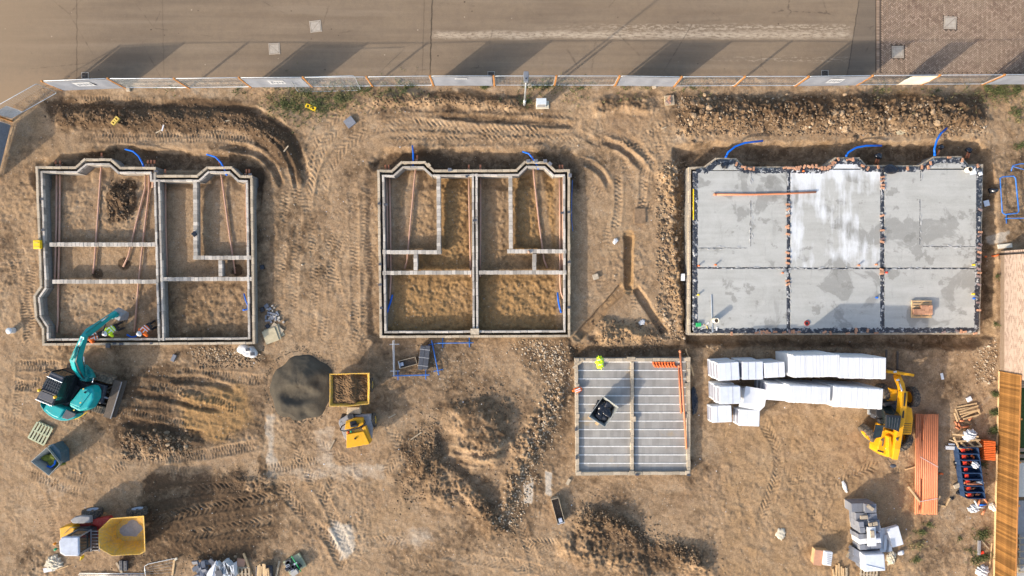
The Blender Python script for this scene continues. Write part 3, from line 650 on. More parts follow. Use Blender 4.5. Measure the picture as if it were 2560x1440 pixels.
# -- south heap
heap([(1425, 1275), (1480, 1262), (1560, 1270), (1600, 1300), (1650, 1360), (1760, 1350), (1795, 1390), (1800, 1450), (1500, 1450), (1380, 1400), (1380, 1330)], 0.42, 55, 1.2, 0.5, 0.2, seed=74)
berm([(1440, 1290), (1540, 1300), (1590, 1345)], 60, 0.18, 0.6, 0.9)
berm([(1640, 1360), (1720, 1380), (1790, 1400)], 56, 0.12, 0.55, 0.9)
level([(1500, 1310), (1580, 1330), (1600, 1390), (1510, 1385)], 0.1, 14, 12, 0.6); level([(1600, 1380), (1680, 1390), (1690, 1440), (1620, 1440)], -0.05, 14, 12, 0.6)
tint([(1430, 1275), (1560, 1280), (1620, 1350), (1700, 1380), (1690, 1430), (1480, 1390)], dk=0.68, soft=26)
# -- west: tracked field by the digger, dark churned ground
tint([(300, 915), (420, 905), (640, 940), (665, 1010), (620, 1085), (460, 1150), (300, 1110), (250, 1040)], dk=0.66, soft=30)
tint([(460, 985), (610, 945), (640, 1040), (560, 1110), (470, 1090), (440, 1030)], oc=0.95, dk=0.18, soft=26)
heap([(290, 1075), (340, 1060), (430, 1080), (470, 1120), (460, 1150), (380, 1140), (310, 1120)], 0.26, 24, 1.3, 0.62, seed=84)
berm([(430, 985), (520, 1005), (600, 1010)], 26, 0.10, 0.0, 0.6)
for l in ([(320, 928), (440, 930), (560, 940), (660, 950)], [(330, 952), (440, 976), (560, 1008), (600, 1022)], [(320, 1004), (400, 1008), (480, 1020)], [(285, 1030), (380, 1046), (480, 1066), (590, 1088)],
          [(400, 1144), (500, 1138), (640, 1112)], [(40, 915), (110, 912), (160, 918)], [(30, 960), (100, 968)], [(60, 730), (72, 800), (78, 860)]): ruts(l, 25, 0.035, 'bars', 7.2, 1.5)
groove([(420, 948), (520, 950), (590, 975)], 17, 0.16, 0.3, 0.35); groove([(330, 985), (420, 990), (480, 1012), (560, 1024)], 16, 0.16, 0.3, 0.45)
groove([(300, 1052), (380, 1066), (450, 1080), (520, 1092)], 22, 0.18, 0.3, 0.55)
tint([(370, 1195), (560, 1185), (688, 1200), (690, 1385), (560, 1400), (380, 1390), (330, 1290)], dk=0.74, soft=30, wob=30)
tint([(300, 890), (440, 895), (640, 905), (660, 880), (400, 872)], dk=0.4, soft=16)
heap([(560, 1180), (690, 1190), (690, 1240), (600, 1230)], 0.08, 20, 0.9, 0.5)
for l in ([(390, 1300), (500, 1272), (600, 1258), (700, 1236)], [(440, 1345), (560, 1322), (690, 1296)], [(380, 1240), (500, 1222), (660, 1215)]): ruts(l, 26, 0.035, 'tyre', 13, 1.8)
for l in ([(480, 1330), (600, 1336), (690, 1330)], [(700, 1220), (760, 1290), (830, 1350), (860, 1430)], [(780, 1190), (830, 1280), (870, 1380)]): ruts(l, 26, 0.025, 'tyre', 12, 1.0)
for l in ([(1295, 1290), (1320, 1360), (1345, 1440)], [(1360, 1400), (1300, 1430)], [(1090, 1380), (1200, 1400), (1340, 1420)], [(960, 1190), (1000, 1120), (1040, 1090)], [(930, 1120), (960, 1060), (985, 1020)]): ruts(l, 24, 0.02, 'tyre', 11, 1.0)
rt_ = random.Random(17)
for (x0, y0, x1, y1, n_, main, kd, pt, wd) in ((690, 420, 930, 860, 15, 1.5, 'bars', 8, 18), (20, 470, 80, 1000, 7, 1.4, 'bars', 7.5, 20), (0, 880, 260, 1180, 7, 0.3, 'bars', 7.5, 22), (650, 900, 1080, 1430, 14, 1.1, 'tyre', 11, 22), (900, 1200, 1380, 1430, 9, 0.25, 'tyre', 10, 22), (260, 1140, 700, 1220, 5, 0.1, 'bars', 7.5, 22),
        (1440, 300, 1680, 580, 9, 1.2, 'bars', 9, 18), (1440, 600, 1700, 860, 5, 1.2, 'bars', 9, 18), (780, 250, 1680, 360, 12, 0.1, 'tyre', 11, 24), (1780, 1040, 2280, 1430, 14, 1.0, 'tyre', 9, 20), (2300, 880, 2480, 1430, 6, 1.45, 'tyre', 9, 20), (1740, 860, 2480, 900, 4, 0.05, 'bars', 8, 20), (0, 1180, 140, 1440, 4, 1.2, 'bars', 7.5, 20)):
    for _ in range(n_):
        x, y = rt_.uniform(x0, x1), rt_.uniform(y0, y1); a = main + rt_.gauss(0, 0.28); L_ = rt_.uniform(60, 170); cv = rt_.uniform(-.5, .5); pts_ = []
        for k in range(5): pts_.append((x, y)); x += math.cos(a)*L_/4; y += math.sin(a)*L_/4; a += cv/4
        pts_ = [q for q in pts_ if -20 < q[0] < 2500 and q[1] > 245]
        if len(pts_) > 2: ruts(pts_, wd, 0.012, kd, pt, rt_.uniform(0.6, 1.2))
tint([(1000, 1080), (1100, 1040), (1190, 1190), (1270, 1330), (1230, 1350), (1120, 1290), (990, 1240)], dk=0.5, soft=24)
tint([(1690, 240), (2100, 238), (2460, 232), (2470, 300), (2100, 312), (1700, 310)], dk=0.58, soft=18)
tint([(1140, 330), (1440, 330), (1440, 380), (1140, 380)], dk=0.3, soft=14)
tint([(640, 870), (700, 900), (690, 1000), (640, 990)], dk=0.45, soft=14); tint([(900, 880), (1000, 870), (1010, 1040), (930, 1030)], dk=0.4, soft=16); tint([(1740, 1180), (1850, 1200), (1850, 1330), (1760, 1330)], dk=0.25, soft=20); tint([(2200, 1200), (2290, 1220), (2290, 1300), (2200, 1290)], dk=0.3, soft=20); tint([(80, 1080), (260, 1090), (250, 1180), (150, 1200)], dk=0.25, soft=24)
# -- compacted pale patches
tint([(664, 1035), (688, 1035), (694, 1180), (666, 1185)], pl=0.6, dk=0, soft=8, wob=16)
tint([(668, 1168), (820, 1160), (960, 1160), (960, 1196), (670, 1200)], pl=0.38, dk=0, soft=12, wob=20)
tint([(790, 1080), (830, 1070), (832, 1180), (795, 1180)], pl=0.4, dk=0, soft=12, wob=18)
tint([(640, 1000), (664, 1000), (664, 1190), (645, 1190)], dk=0.55, soft=8)
tint([(830, 1310), (880, 1305), (885, 1380), (850, 1400)], pl=0.7, soft=12); tint([(980, 1300), (1130, 1330), (1100, 1400), (980, 1380)], pl=0.4, soft=26)
tint([(1308, 1215), (1336, 1200), (1330, 1260), (1310, 1258)], pl=0.95, dk=0, soft=5, wob=6); tint([(1364, 1178), (1382, 1182), (1378, 1238), (1362, 1236)], pl=0.95, dk=0, soft=5, wob=6)
tint([(2486, 580), (2520, 580), (2510, 600), (2490, 600)], pl=0.9, dk=0, soft=6); tint([(100, 1180), (200, 1190), (190, 1260), (120, 1260)], pl=0.25, soft=20)
tint([(940, 870), (1000, 860), (1050, 960), (1010, 1030), (950, 1030)], dk=0.42, soft=20)
tint([(30, 770), (60, 770), (70, 820), (30, 830)], pl=0.1)
tint([(60, 330), (120, 320), (120, 420), (20, 520), (0, 460)], dk=0.28, pl=0.15, soft=24)  # fence shadow over this corner, painted into the soil colour
# -- south-east yard: levelled, warm sand with shallow scuffs
w = win(1760, 1010, 2300, 1500); sdm = sm(0, 60, PX[w]-1760)*sm(0, 40, PY[w]-1010)
Z[w] = Z[w]*(1-0.25*sdm) + sdm*0.05*fbm(26, 3, 101, 0.6, PX[w], PY[w]); OC[w] = np.maximum(OC[w], 0.32*sdm); DK[w] *= 1-0.75*sdm
tint([(2060, 1160), (2210, 1150), (2220, 1200), (2080, 1240), (2000, 1290)], dk=0.2, soft=30)
for l in ([(2200, 1160), (2120, 1190), (2060, 1260), (2030, 1320)], [(1900, 1040), (1960, 1150), (1900, 1300)]): ruts(l, 24, 0.02, 'tyre', 11, 1.1)
tint([(1740, 870), (2500, 860), (2480, 940), (1740, 930)], dk=0.32, soft=20)
w, d_ = poly_sd([(2300, 860), (2560, 860), (2500, 1440), (2280, 1440)], 20); PL[w] = np.maximum(PL[w], 0.22*sm(-10, 40, d_))
# -- floors inside the walls
H1IN = [(98, 424), (300, 410), (392, 424), (560, 424), (630, 446), (632, 852), (110, 858), (92, 800), (90, 745), (110, 715)]
H2IN = [(952, 430), (1000, 410), (1065, 410), (1090, 430), (1290, 430), (1315, 410), (1368, 410), (1390, 430), (1420, 430), (1420, 838), (955, 838)]
H3IN = [(1730, 424), (1790, 400), (2450, 400), (2448, 832), (1732, 832)]
GAIN = [(1440, 900), (1722, 900), (1722, 1184), (1442, 1186)]
level(H1IN, -0.06, 3, 0, 0.75); level(H2IN, -0.10, 3, 0, 0.8); level(H3IN, -0.1, 3); level(GAIN, -0.05, 3)
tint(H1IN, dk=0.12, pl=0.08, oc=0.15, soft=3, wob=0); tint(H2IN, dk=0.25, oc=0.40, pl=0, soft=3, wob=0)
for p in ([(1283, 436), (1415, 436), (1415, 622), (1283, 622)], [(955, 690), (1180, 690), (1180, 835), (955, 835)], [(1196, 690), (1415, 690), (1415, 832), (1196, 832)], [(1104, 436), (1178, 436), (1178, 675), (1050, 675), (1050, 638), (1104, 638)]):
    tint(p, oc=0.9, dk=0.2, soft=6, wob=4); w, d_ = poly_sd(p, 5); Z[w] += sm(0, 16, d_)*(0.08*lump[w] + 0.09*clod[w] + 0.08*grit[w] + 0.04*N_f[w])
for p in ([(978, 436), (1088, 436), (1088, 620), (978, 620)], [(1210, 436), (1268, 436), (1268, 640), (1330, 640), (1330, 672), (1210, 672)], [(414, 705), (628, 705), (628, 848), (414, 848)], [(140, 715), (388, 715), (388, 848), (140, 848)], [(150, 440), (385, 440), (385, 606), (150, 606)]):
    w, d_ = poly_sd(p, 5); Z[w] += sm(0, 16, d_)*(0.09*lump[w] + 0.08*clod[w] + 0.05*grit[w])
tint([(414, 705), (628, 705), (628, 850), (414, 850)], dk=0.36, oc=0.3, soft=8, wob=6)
tint([(150, 716), (250, 716), (260, 790), (160, 800)], pl=0.28, soft=20)
tint([(268, 455), (330, 448), (342, 500), (318, 545), (280, 555), (262, 500)], dk=0.95, soft=6, wob=20)
w, d_ = poly_sd([(268, 455), (330, 448), (342, 500), (318, 545), (280, 555), (262, 500)], 10); Z[w] += sm(-5, 14, d_)*(-0.08 + 0.35*lump[w] + 0.25*clod[w])
for cx, cy in ((235, 682), (308, 660), (587, 678)):
    w = win(cx-30, cy-20, cx+30, cy+22); r_ = np.hypot((PX[w]-cx-4)/1.25, PY[w]-cy); Z[w] += 0.07*np.exp(-(r_/12)**2); DK[w] = np.maximum(DK[w], 0.75*sm(18, 10, r_ + 8*N_f[w]))
for l in ([(148, 432), (142, 690)], [(240, 440), (226, 660)], [(1035, 440), (1008, 630)], [(1345, 440), (1368, 620)], [(568, 460), (590, 640)], [(545, 460), (552, 640)], [(372, 440), (330, 640)], [(385, 440), (350, 690), (332, 830)], [(620, 470), (622, 840)], [(1400, 440), (1404, 810)], [(972, 440), (970, 800)], [(1190, 440), (1192, 670)]):
    w, d, off, al, L = line_sd(l, 40); m = sm(22, 8, d); Z[w] = Z[w]*(1-0.7*m) - 0.04*m*0.7; PL[w] = np.maximum(PL[w], 0.22*m); OC[w] *= 1-0.6*m; DK[w] *= 1-0.5*m
level([(80, 408), (640, 408), (640, 440), (80, 440)], -0.25, 1) if False else None
# road bed drops below the road sheet
ROADP = [(-9000, -9000), (11000, -9000), (11000, 194), (2560, 190), (1300, 195), (600, 200), (300, 203), (118, 212), (0, 282), (-9000, 5000)]
w, d_ = poly_sd(ROADP, 400); Z[w] = Z[w] - sm(-6, 6, d_)*(0.10 + np.maximum(Z[w], -0.02))
tint([(100, 212), (2560, 196), (2560, 226), (1700, 228), (900, 232), (160, 236)], dk=0.02, pl=0.22, soft=10)
tint([(650, 235), (900, 228), (1000, 232), (880, 280), (700, 280)], dk=0.25, soft=16)
w = win(-20, 180, 200, 420); zz = sm(205, 60, PX[w]); Z[w] = Z[w]*(1-0.6*zz)
# grounds beyond the photo stay gentle
edge = sm(34.5, 40, np.maximum(np.abs(GX), np.abs(GY)*1.7)); Z = Z*(1-edge)

Z += FINE*(0.32 + 0.9*np.clip(DK, 0, 0.8) + 0.35*np.clip(OC, 0, 1))*np.where(PL > 0.5, 0.5, 1.0)
PL = np.where(PL < 0.45, PL*(1-0.95*np.clip(DK*1.6, 0, 1)), PL)
def GZ(px, py):
    x = (px-1280)/40; y = (720-py)/40
    j = int(np.clip(np.searchsorted(xs, x), 1, len(xs)-1)); i = int(np.clip(np.searchsorted(ys, y), 1, len(ys)-1))
    return float(Z[i-1:i+1, j-1:j+1].mean())
def G(px, py, dz=0.0):
    """world point on the ground that shows at this photo pixel"""
    z = GZ(px, py); return P(px, py, z + dz)

nx, ny = len(xs), len(ys)
gme = bpy.data.meshes.new('ground')
gme.vertices.add(nx*ny); gme.vertices.foreach_set('co', np.stack([GX, GY, Z], -1).astype(np.float32).ravel())
idx = np.arange(nx*ny).reshape(ny, nx)
quads = np.stack([idx[:-1, :-1], idx[:-1, 1:], idx[1:, 1:], idx[1:, :-1]], -1).reshape(-1, 4)
nq = len(quads)
gme.loops.add(nq*4); gme.loops.foreach_set('vertex_index', quads.ravel().astype(np.int32))
gme.polygons.add(nq); gme.polygons.foreach_set('loop_start', (np.arange(nq)*4).astype(np.int32)); gme.polygons.foreach_set('loop_total', np.full(nq, 4, np.int32))
gme.update(calc_edges=True)
ca = gme.color_attributes.new('soil', 'FLOAT_COLOR', 'POINT')
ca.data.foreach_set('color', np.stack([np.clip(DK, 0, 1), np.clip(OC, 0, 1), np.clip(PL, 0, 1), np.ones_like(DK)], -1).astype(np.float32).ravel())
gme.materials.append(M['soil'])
ground = bpy.data.objects.new('ground', gme); COL.objects.link(ground); tag(ground, kind='structure')
# ------------------------------------------------------------------ road and block paving
mb = MB()
rp = [P(*q) for q in [(-3000, -3000), (2188, -3000), (2188, 193), (1300, 196), (600, 201), (300, 204), (118, 213), (0, 284), (-3000, 2000)]]
mb.hexa([(p.x, p.y, -0.12) for p in rp[::-1]], [(p.x, p.y, 0.006) for p in rp[::-1]])
road = tag(obj('road', mb, M['asphalt']), kind='structure')
mb = MB()
pp = [P(*q) for q in [(2188.5, -3000), (5600, -3000), (5600, 190), (2188.5, 192.5)]]
mb.hexa([(p.x, p.y, -0.12) for p in pp[::-1]], [(p.x, p.y, 0.004) for p in pp[::-1]])
pav = tag(obj('block_paving', mb, M['joint']), kind='structure')
covers_pav = [(2375, 57, 0.72), (2244, 130, 0.70)]
# herringbone bricks, laid at 45 degrees, with a soldier border
vs, fs, tn = [], [], []
def paver(cx, cy, L, W, a, zt):
    c, s = math.cos(a), math.sin(a); b = len(vs); g = 0.006; e = 0.012
    for (hx, hy, z) in ((L/2-g, W/2-g, 0.0), (L/2-g-e, W/2-g-e, zt)):
        for sx, sy in ((-1, -1), (1, -1), (1, 1), (-1, 1)):
            x, y = sx*hx, sy*hy; vs.append((cx+x*c-y*s, cy+x*s+y*c, z))
    fs.extend([(b+4, b+5, b+6, b+7)] + [(b+i, b+(i+1) % 4, b+4+(i+1) % 4, b+4+i) for i in range(4)]); tn.extend([rnd.random()]*8)
x0, x1, y0, y1 = P(2199, 0).x, 33.4, P(0, 183).y, 18.9
a45 = math.pi/4; c45 = math.cos(a45); Wd = 0.105
for i in range(-30, 240):
    for j in range(-140, 140):
        d = (i - j) % 4
        if d == 0: ux, uy, L, W = i+1, j+0.5, 2, 1
        elif d == 3: ux, uy, L, W = i+0.5, j+1, 1, 2
        else: continue
        X = (ux - uy)*c45*Wd + x0; Y = (ux + uy)*c45*Wd + y0 - 2
        if not (x0+0.05 < X < x1 and y0+0.04 < Y < y1): continue
        if any(abs(X-P(cx, cy).x) < s*0.62 and abs(Y-P(cx, cy).y) < s*0.62 for cx, cy, s in covers_pav): continue
        paver(X, Y, L*Wd, W*Wd, a45, 0.022 + rnd.uniform(-0.003, 0.003))
k = 0
while x0 - 0.2 + k*0.105 < x1:
    paver(x0 - 0.2 + k*0.105, y0-0.10, 0.105, 0.2, 0, 0.024 + rnd.uniform(-0.003, 0.003)); k += 1
k = 1
while y0 + k*0.105 < y1:
    paver(x0-0.10, y0 + k*0.105-0.05, 0.2, 0.105, 0, 0.024 + rnd.uniform(-0.003, 0.003)); k += 1
me = bpy.data.meshes.new('paving_bricks'); me.from_pydata(vs, [], fs); at = me.attributes.new('tint', 'FLOAT', 'POINT'); at.data.foreach_set('value', tn)
me.materials.append(M['paver']); o = bpy.data.objects.new('paving_bricks', me); COL.objects.link(o); attach(o, pav); tag(o, kind='stuff')

def manhole(px, py, size, ang, z, label, crack):
    p = P(px, py, 0); t = thing('manhole_cover', label, 'manhole cover', (p.x, p.y, z), 'access covers in the road')
    f = MB()
    for s in (-1, 1):
        for ax in (0, 1):
            d = Vector((math.cos(ang), math.sin(ang), 0)); e = Vector((-d.y, d.x, 0))
            if ax: d, e = e, d
            c = Vector((p.x, p.y, z+0.012)) + e*s*size/2
            f.bar(c - d*(size/2 + (0.04 if ax else 0.0)), c + d*(size/2 + (0.04 if ax else 0.0)), 0.05, 0.03 - 0.004*ax)
    obj('frame', f, M['cover'], t, 0.004)
    n = Vector((math.cos(ang+crack), math.sin(ang+crack), 0)); h = size/2-0.035
    sq = [Vector((x*h, y*h, 0)) for x, y in ((-1, -1), (1, -1), (1, 1), (-1, 1))]
    R = Matrix.Rotation(ang, 3, 'Z'); sq = [R @ q for q in sq]
    for a, b, c in ((0, 1, 2), (0, 2, 3)) if crack > 0 else ((0, 1, 3), (1, 2, 3)):
        tri = [sq[a], sq[b], sq[c]]; ce = sum(tri, Vector())/3
        m2 = MB(); m2.prism([(p.x+ce.x+(q.x-ce.x)*0.945, p.y+ce.y+(q.y-ce.y)*0.945) for q in tri], z, z+0.024)
        obj('cover_plate', m2, M['cover'], t, 0.003)
manhole(789, 66, 0.66, 0.12, 0.0, 'dusty square split cover alone in the road, farther from the hoarding', 1)
manhole(686, 122, 0.64, 0.06, 0.0, 'dusty square split cover between two hoarding shadows on the asphalt', -1)
manhole(2375, 57, 0.72, -0.05, 0.004, 'unshaded square cover set in the herringbone brick paving', 1)
manhole(2244, 130, 0.68, 0.02, 0.004, 'square cover in herringbone paving near the soldier brick border', -1)

def gully(px, py, label, ang=0.0):
    p = P(px, py, 0); t = thing('gully_grate', label, 'drain grate', (p.x, p.y, 0.0), 'gully grates along the kerb line')
    f = MB()
    f.box((p.x, p.y+0.19, 0.014), (0.46, 0.04, 0.026)); f.box((p.x, p.y-0.19, 0.014), (0.46, 0.04, 0.026))
    f.box((p.x-0.21, p.y, 0.012), (0.04, 0.34, 0.026)); f.box((p.x+0.21, p.y, 0.012), (0.04, 0.34, 0.026)); obj('frame', f, M['cover'], t)
    m2 = MB().box((p.x, p.y, 0.008), (0.38, 0.34, 0.008)); obj('sump', m2, M['rubber'], t)
    for k in range(5): obj('bar', MB().box((p.x-0.15+k*0.075, p.y, 0.016), (0.026, 0.335, 0.02)), M['iron'], t)
    obj('cross_bar', MB().box((p.x, p.y, 0.0185), (0.37, 0.03, 0.017)), M['iron'], t)
gully(213, 189, 'dark gully grate in the shadow of the first hoarding banner')
gully(1228, 187, 'rusty gully grate beside the vertical hoarding post')
gully(2062, 184, 'pale barred gully grate near the block paving')

# ------------------------------------------------------------------ block walls
def unit_block():
    bm = bmesh.new(); bmesh.ops.create_cube(bm, size=1.0)
    bmesh.ops.bevel(bm, geom=[e for e in bm.edges if all(v.co.z > 0 for v in e.verts)], offset=0.03, segments=1, affect='EDGES')
    me = bpy.data.meshes.new('block'); bm.to_mesh(me); bm.free(); return me
def with_mat(me, m):
    c = me.copy(); c.materials.clear(); c.materials.append(m); return c
UB = unit_block()
UB_L, UB_I, UB_C, UB_B, UB_BG, UB_EPS = [with_mat(UB, M[k]) for k in ('lblock', 'iblock', 'cblock', 'brick', 'brickgrey', 'eps')]

def offset_poly(pts, d):
    """inward for counter-clockwise loops"""
    n = len(pts); out = []
    for i in range(n):
        a, b, c = pts[i-1], pts[i], pts[(i+1) % n]
        e1 = (b-a).normalized(); e2 = (c-b).normalized()
        n1 = Vector((-e1.y, e1.x)); n2 = Vector((-e2.y, e2.x))
        k = (n1+n2); k = k / max(0.3, k.dot(n1)) if k.length > 1e-6 else n1
        out.append(b + k*d)
    return out
def block_wall(name, parent, runs, thick, ztop, zbot, blen, mesh, closed=False, label=None, joint=0.014):
    """runs: list of centre lines in world xy; one part with its top course of separate blocks"""
    core = MB(); blocks = []
    for pts in runs:
        n = len(pts); segs = [(pts[i], pts[(i+1) % n]) for i in range(n if closed else n-1)]
        for a, b in segs:
            a = Vector((a[0], a[1])); b = Vector((b[0], b[1])); d = b-a; L = d.length; d = d/L
            if closed: a = a - d*(thick*0.5); b = b - d*(thick*0.5) if True else b
            L = (b-a).length; r = math.atan2(d.y, d.x); zt = ztop - 0.016 - rnd.uniform(0, 0.004)
            mid = (a+b)/2; core.box((mid.x, mid.y, (zt+zbot)/2), (L-0.004, thick-0.014, zt-zbot), r)
            k = max(1, round(L/blen)); bl = L/k
            for i in range(k):
                c = a + d*(bl*(i+0.5)); blocks.append((c, r, bl))
    w = obj(name, core, M['core'], parent)
    if label: w['label'] = label
    for c, r, bl in blocks:
        inst('block', mesh, (c.x + rnd.uniform(-.009, .009), c.y + rnd.uniform(-.009, .009), ztop-0.1075+rnd.uniform(-0.012, 0.008)), r + rnd.uniform(-0.014, 0.014), (bl-joint, thick+rnd.uniform(-0.006, 0.006), 0.215), w)
    return w
def W2(q, z): 
    p = P(q[0], q[1], z); return Vector((p.x, p.y))
def ccw(pts):
    s = sum(pts[i].x*pts[(i+1) % len(pts)].y - pts[(i+1) % len(pts)].x*pts[i].y for i in range(len(pts)))
    return pts if s > 0 else pts[::-1]

ZW = 0.60
def foundation(label, outline, party, parts_, tl=0.145, gap=0.15, ti=0.125):
    pts = ccw([W2(q, ZW) for q in outline]); c = sum(pts, Vector((0, 0)))/len(pts)
    t = thing('house_foundation', label, 'foundation', (c.x, c.y, -0.05), 'house foundations on the site')
    block_wall('outer_leaf', t, [offset_poly(pts, tl/2)], tl, ZW, -0.75, 0.45, UB_L, True)
    block_wall('inner_leaf', t, [offset_poly(pts, tl+gap+ti/2)], ti, ZW-0.004, -0.75, 0.45, UB_I, True)
    if party: block_wall('party_wall', t, [[W2(a, ZW), W2(b, ZW)] for a, b in party], ti, ZW+0.004, -0.7, 0.45, UB_I)
    for a, b, th in parts_: block_wall('partition_wall', t, [[W2(a, ZW), W2(b, ZW)]], th, ZW-0.012, 0.12, 0.235, UB_I)
    return t
H1 = foundation('block foundation walls being worked beside the teal excavator, with a side bay',
    [(88, 415), (187, 416), (210, 396), (278, 396), (301, 417), (390, 417), (391, 437), (491, 437), (516, 416), (579, 416), (601, 438), (631, 439), (637, 860), (600, 861), (105, 864), (104, 822), (87, 796), (82, 740), (99, 716)],
    [((386, 432), (397, 853)), ((397, 448), (408, 852))],
    [((123, 611), (387, 611), 0.25), ((130, 704), (391, 704), 0.25), ((487, 451), (488, 640), 0.25), ((482, 644), (627, 644), 0.24), ((550, 650), (551, 691), 0.24), ((400, 698), (629, 697), 0.24)])
H2 = foundation('complete empty pair of block foundation walls, standing between the trodden haul tracks',
    [(943, 424), (978, 425), (1002, 403), (1063, 403), (1085, 424), (1290, 423), (1311, 402), (1367, 403), (1389, 424), (1425, 423), (1426, 843), (949, 845)],
    [((1182, 434), (1184, 829)), ((1191, 434), (1193, 829))],
    [((1096, 437), (1097, 625), 0.24), ((956, 630), (1103, 630), 0.24), ((1039, 635), (1039, 676), 0.24), ((956, 682), (1178, 681), 0.24), ((1276, 437), (1277, 622), 0.24), ((1268, 628), (1416, 628), 0.24), ((1336, 634), (1336, 676), 0.24), ((1197, 681), (1416, 681), 0.24)])
# caps, air bricks and vents on the walls
def slabthing(name, label, cat, px, py, z, size, ang, mat, group=None, bevel=0.008, mesh=None):
    p = P(px, py, z+size[2]); o = obj(name, MB().box((p.x, p.y, z+size[2]/2), size, ang), mat, None, bevel); return tag(o, label, cat, group)
slabthing('padstone', 'square buff padstone capping the party wall at its southern end', 'padstone', 1187, 829, ZW+0.005, (0.52, 0.36, 0.1), 0, M['lblock'])
slabthing('padstone', 'pale padstone on the bay corner of the empty foundation', 'padstone', 1071, 413, ZW+0.003, (0.24, 0.22, 0.1), 0.7, M['lblock'])
def airbrick(px, py, ang, label):
    p = P(px, py, ZW+0.1); t = thing('air_brick', label, 'air brick', (p.x, p.y, ZW), 'loose air bricks on foundation walls')
    obj('body', MB().box((p.x, p.y, ZW+0.045), (0.22, 0.20, 0.08), ang), M['cblock'], t, 0.006)
    for i in range(3):
        for j in range(3):
            x, y = (i-1)*0.06, (j-1)*0.055; c, s = math.cos(ang), math.sin(ang)
            obj('hole', MB().box((p.x+x*c-y*s, p.y+x*s+y*c, ZW+0.085), (0.03, 0.03, 0.006), ang), M['black'], t)
for q in ((1321, 402, 0.05), (1340, 402, 0.0), (1363, 402, 0.1), (1375, 409, -0.7)): airbrick(*q, 'grey air brick set down on the eastern bay wall of the empty foundation')
airbrick(1124, 424, 0, 'grey air brick alone on the wall between the two bays')
airbrick(1425, 438, 1.5, 'grey air brick on the north east corner of the empty foundation')
# wall ties / cavity closers: black clips along the cavity
clips = [(107, 575), (104, 497), (390, 428), (1167, 441), (1186, 551), (948, 509), (964, 511), (1424, 530), (1405, 532), (1423, 655), (1422, 769), (950, 661), (953, 770), (285, 859), (302, 860), (377, 858), (625, 436), (950, 712)]
for q in clips:
    p = P(q[0], q[1], ZW+0.05); o = obj('cavity_clip', MB().box((p.x, p.y, ZW+0.02), (0.15 + rnd.random()*0.1, 0.13, 0.05), rnd.uniform(-.1, .1)), M['charcoal'], None, 0.006)
    hs = 'foundation beside the excavator' if q[0] < 800 else 'empty foundation'
    sd = 'south wall' if q[1] > 840 else ('north wall' if q[1] < 450 else ('east wall' if q[0] > 1390 else ('party wall' if 1100 < q[0] < 1300 else 'west wall')))
    tag(o, 'small dark plastic cavity clip on the %s of the %s' % (sd, hs), 'cavity clip', 'cavity clips on the %s of the %s' % (sd, hs))

M['slabpale'] = simple('pale_mortar_smear', (0.46, 0.46, 0.45), 0.9, var=0.2)
# ------------------------------------------------------------------ slab house
ZS = 0.62
H3O = [(1722, 417), (1760, 416), (1789, 394), (1841, 395), (1861, 416), (2058, 416), (2088, 393), (2149, 393), (2166, 412), (2298, 413), (2334, 391), (2404, 390), (2422, 411), (2459, 410), (2451, 836), (1721, 838)]
pts = ccw([W2(q, ZS) for q in H3O]); c = sum(pts, Vector((0, 0)))/len(pts)
H3 = thing('house_slab', 'terrace floor slab of grey concrete bays edged by black membrane', 'floor slab', (c.x, c.y, -0.05), 'house foundations on the site')
block_wall('outer_leaf', H3, [offset_poly(pts, 0.07)], 0.14, ZS-0.03, -0.8, 0.45, UB_L, True)
mb = MB(); inn = offset_poly(pts, 0.10)
def sheet(mb_, pts2, z0, z1): mb_.prism([(p.x, p.y) for p in pts2], z0, z1)
mem = MB(); ip = offset_poly(pts, 0.26)
n = len(pts)
# crinkled membrane lapped over the walls: fine grid of ridges
def crinkle(name, a, b, w, z, parent, seed, amp=0.035):
    a = Vector((a[0], a[1])); b = Vector((b[0], b[1])); d = b-a; L = d.length; d /= L; e = Vector((-d.y, d.x)); r = random.Random(seed)
    nx_, ny_ = max(4, int(L/0.10)), max(3, int(w/0.09)); m = MB(); vv = []; ff = []
    for i in range(nx_+1):
        for j in range(ny_+1):
            u = (j/ny_-0.5)*(w+r.uniform(-0.05, 0.05)); q = a + d*(L*i/nx_) + e*u
            ed = 0.0 if 0 < j < ny_ else -0.03
            vv.append((q.x, q.y, z + r.uniform(-amp, amp)*0.5 + ed))
    for i in range(nx_):
        for j in range(ny_):
            k2 = i*(ny_+1)+j; ff.append((k2, k2+ny_+1, k2+ny_+2, k2+1))
    m.add(vv, ff); return obj(name, m, M['dpm'], parent)
mid = offset_poly(pts, 0.30)
for i in range(n):
    d0 = pts[(i+1) % n]-pts[i]
    west = abs(d0.x) < 1 and pts[i].x < 12
    off = Vector((0.12, 0)) if west else Vector((0, 0))
    crinkle('membrane_edge', mid[i]+off, mid[(i+1) % n]+off, 0.38, ZS+0.058, H3, 100+i)
SL = [(1744, 427, 1967.5, 668, 'screed'), (1744, 671.5, 1967, 823, 'screed'), (1976.5, 424, 2201, 669, 'screedw'), (1976, 672.5, 2201, 822, 'screed'), (2211.5, 424, 2441, 669, 'screed'), (2211.5, 672.5, 2438, 822, 'screed')]
for x0_, y0_, x1_, y1_, mm in SL:
    m = MB(); q = [W2(v, ZS+0.05) for v in ((x0_, y0_), (x1_, y0_), (x1_, y1_), (x0_, y1_))]
    sheet(m, q, 0.1, ZS+0.05); f = obj('concrete_bay', m, M[mm], H3, 0.02)
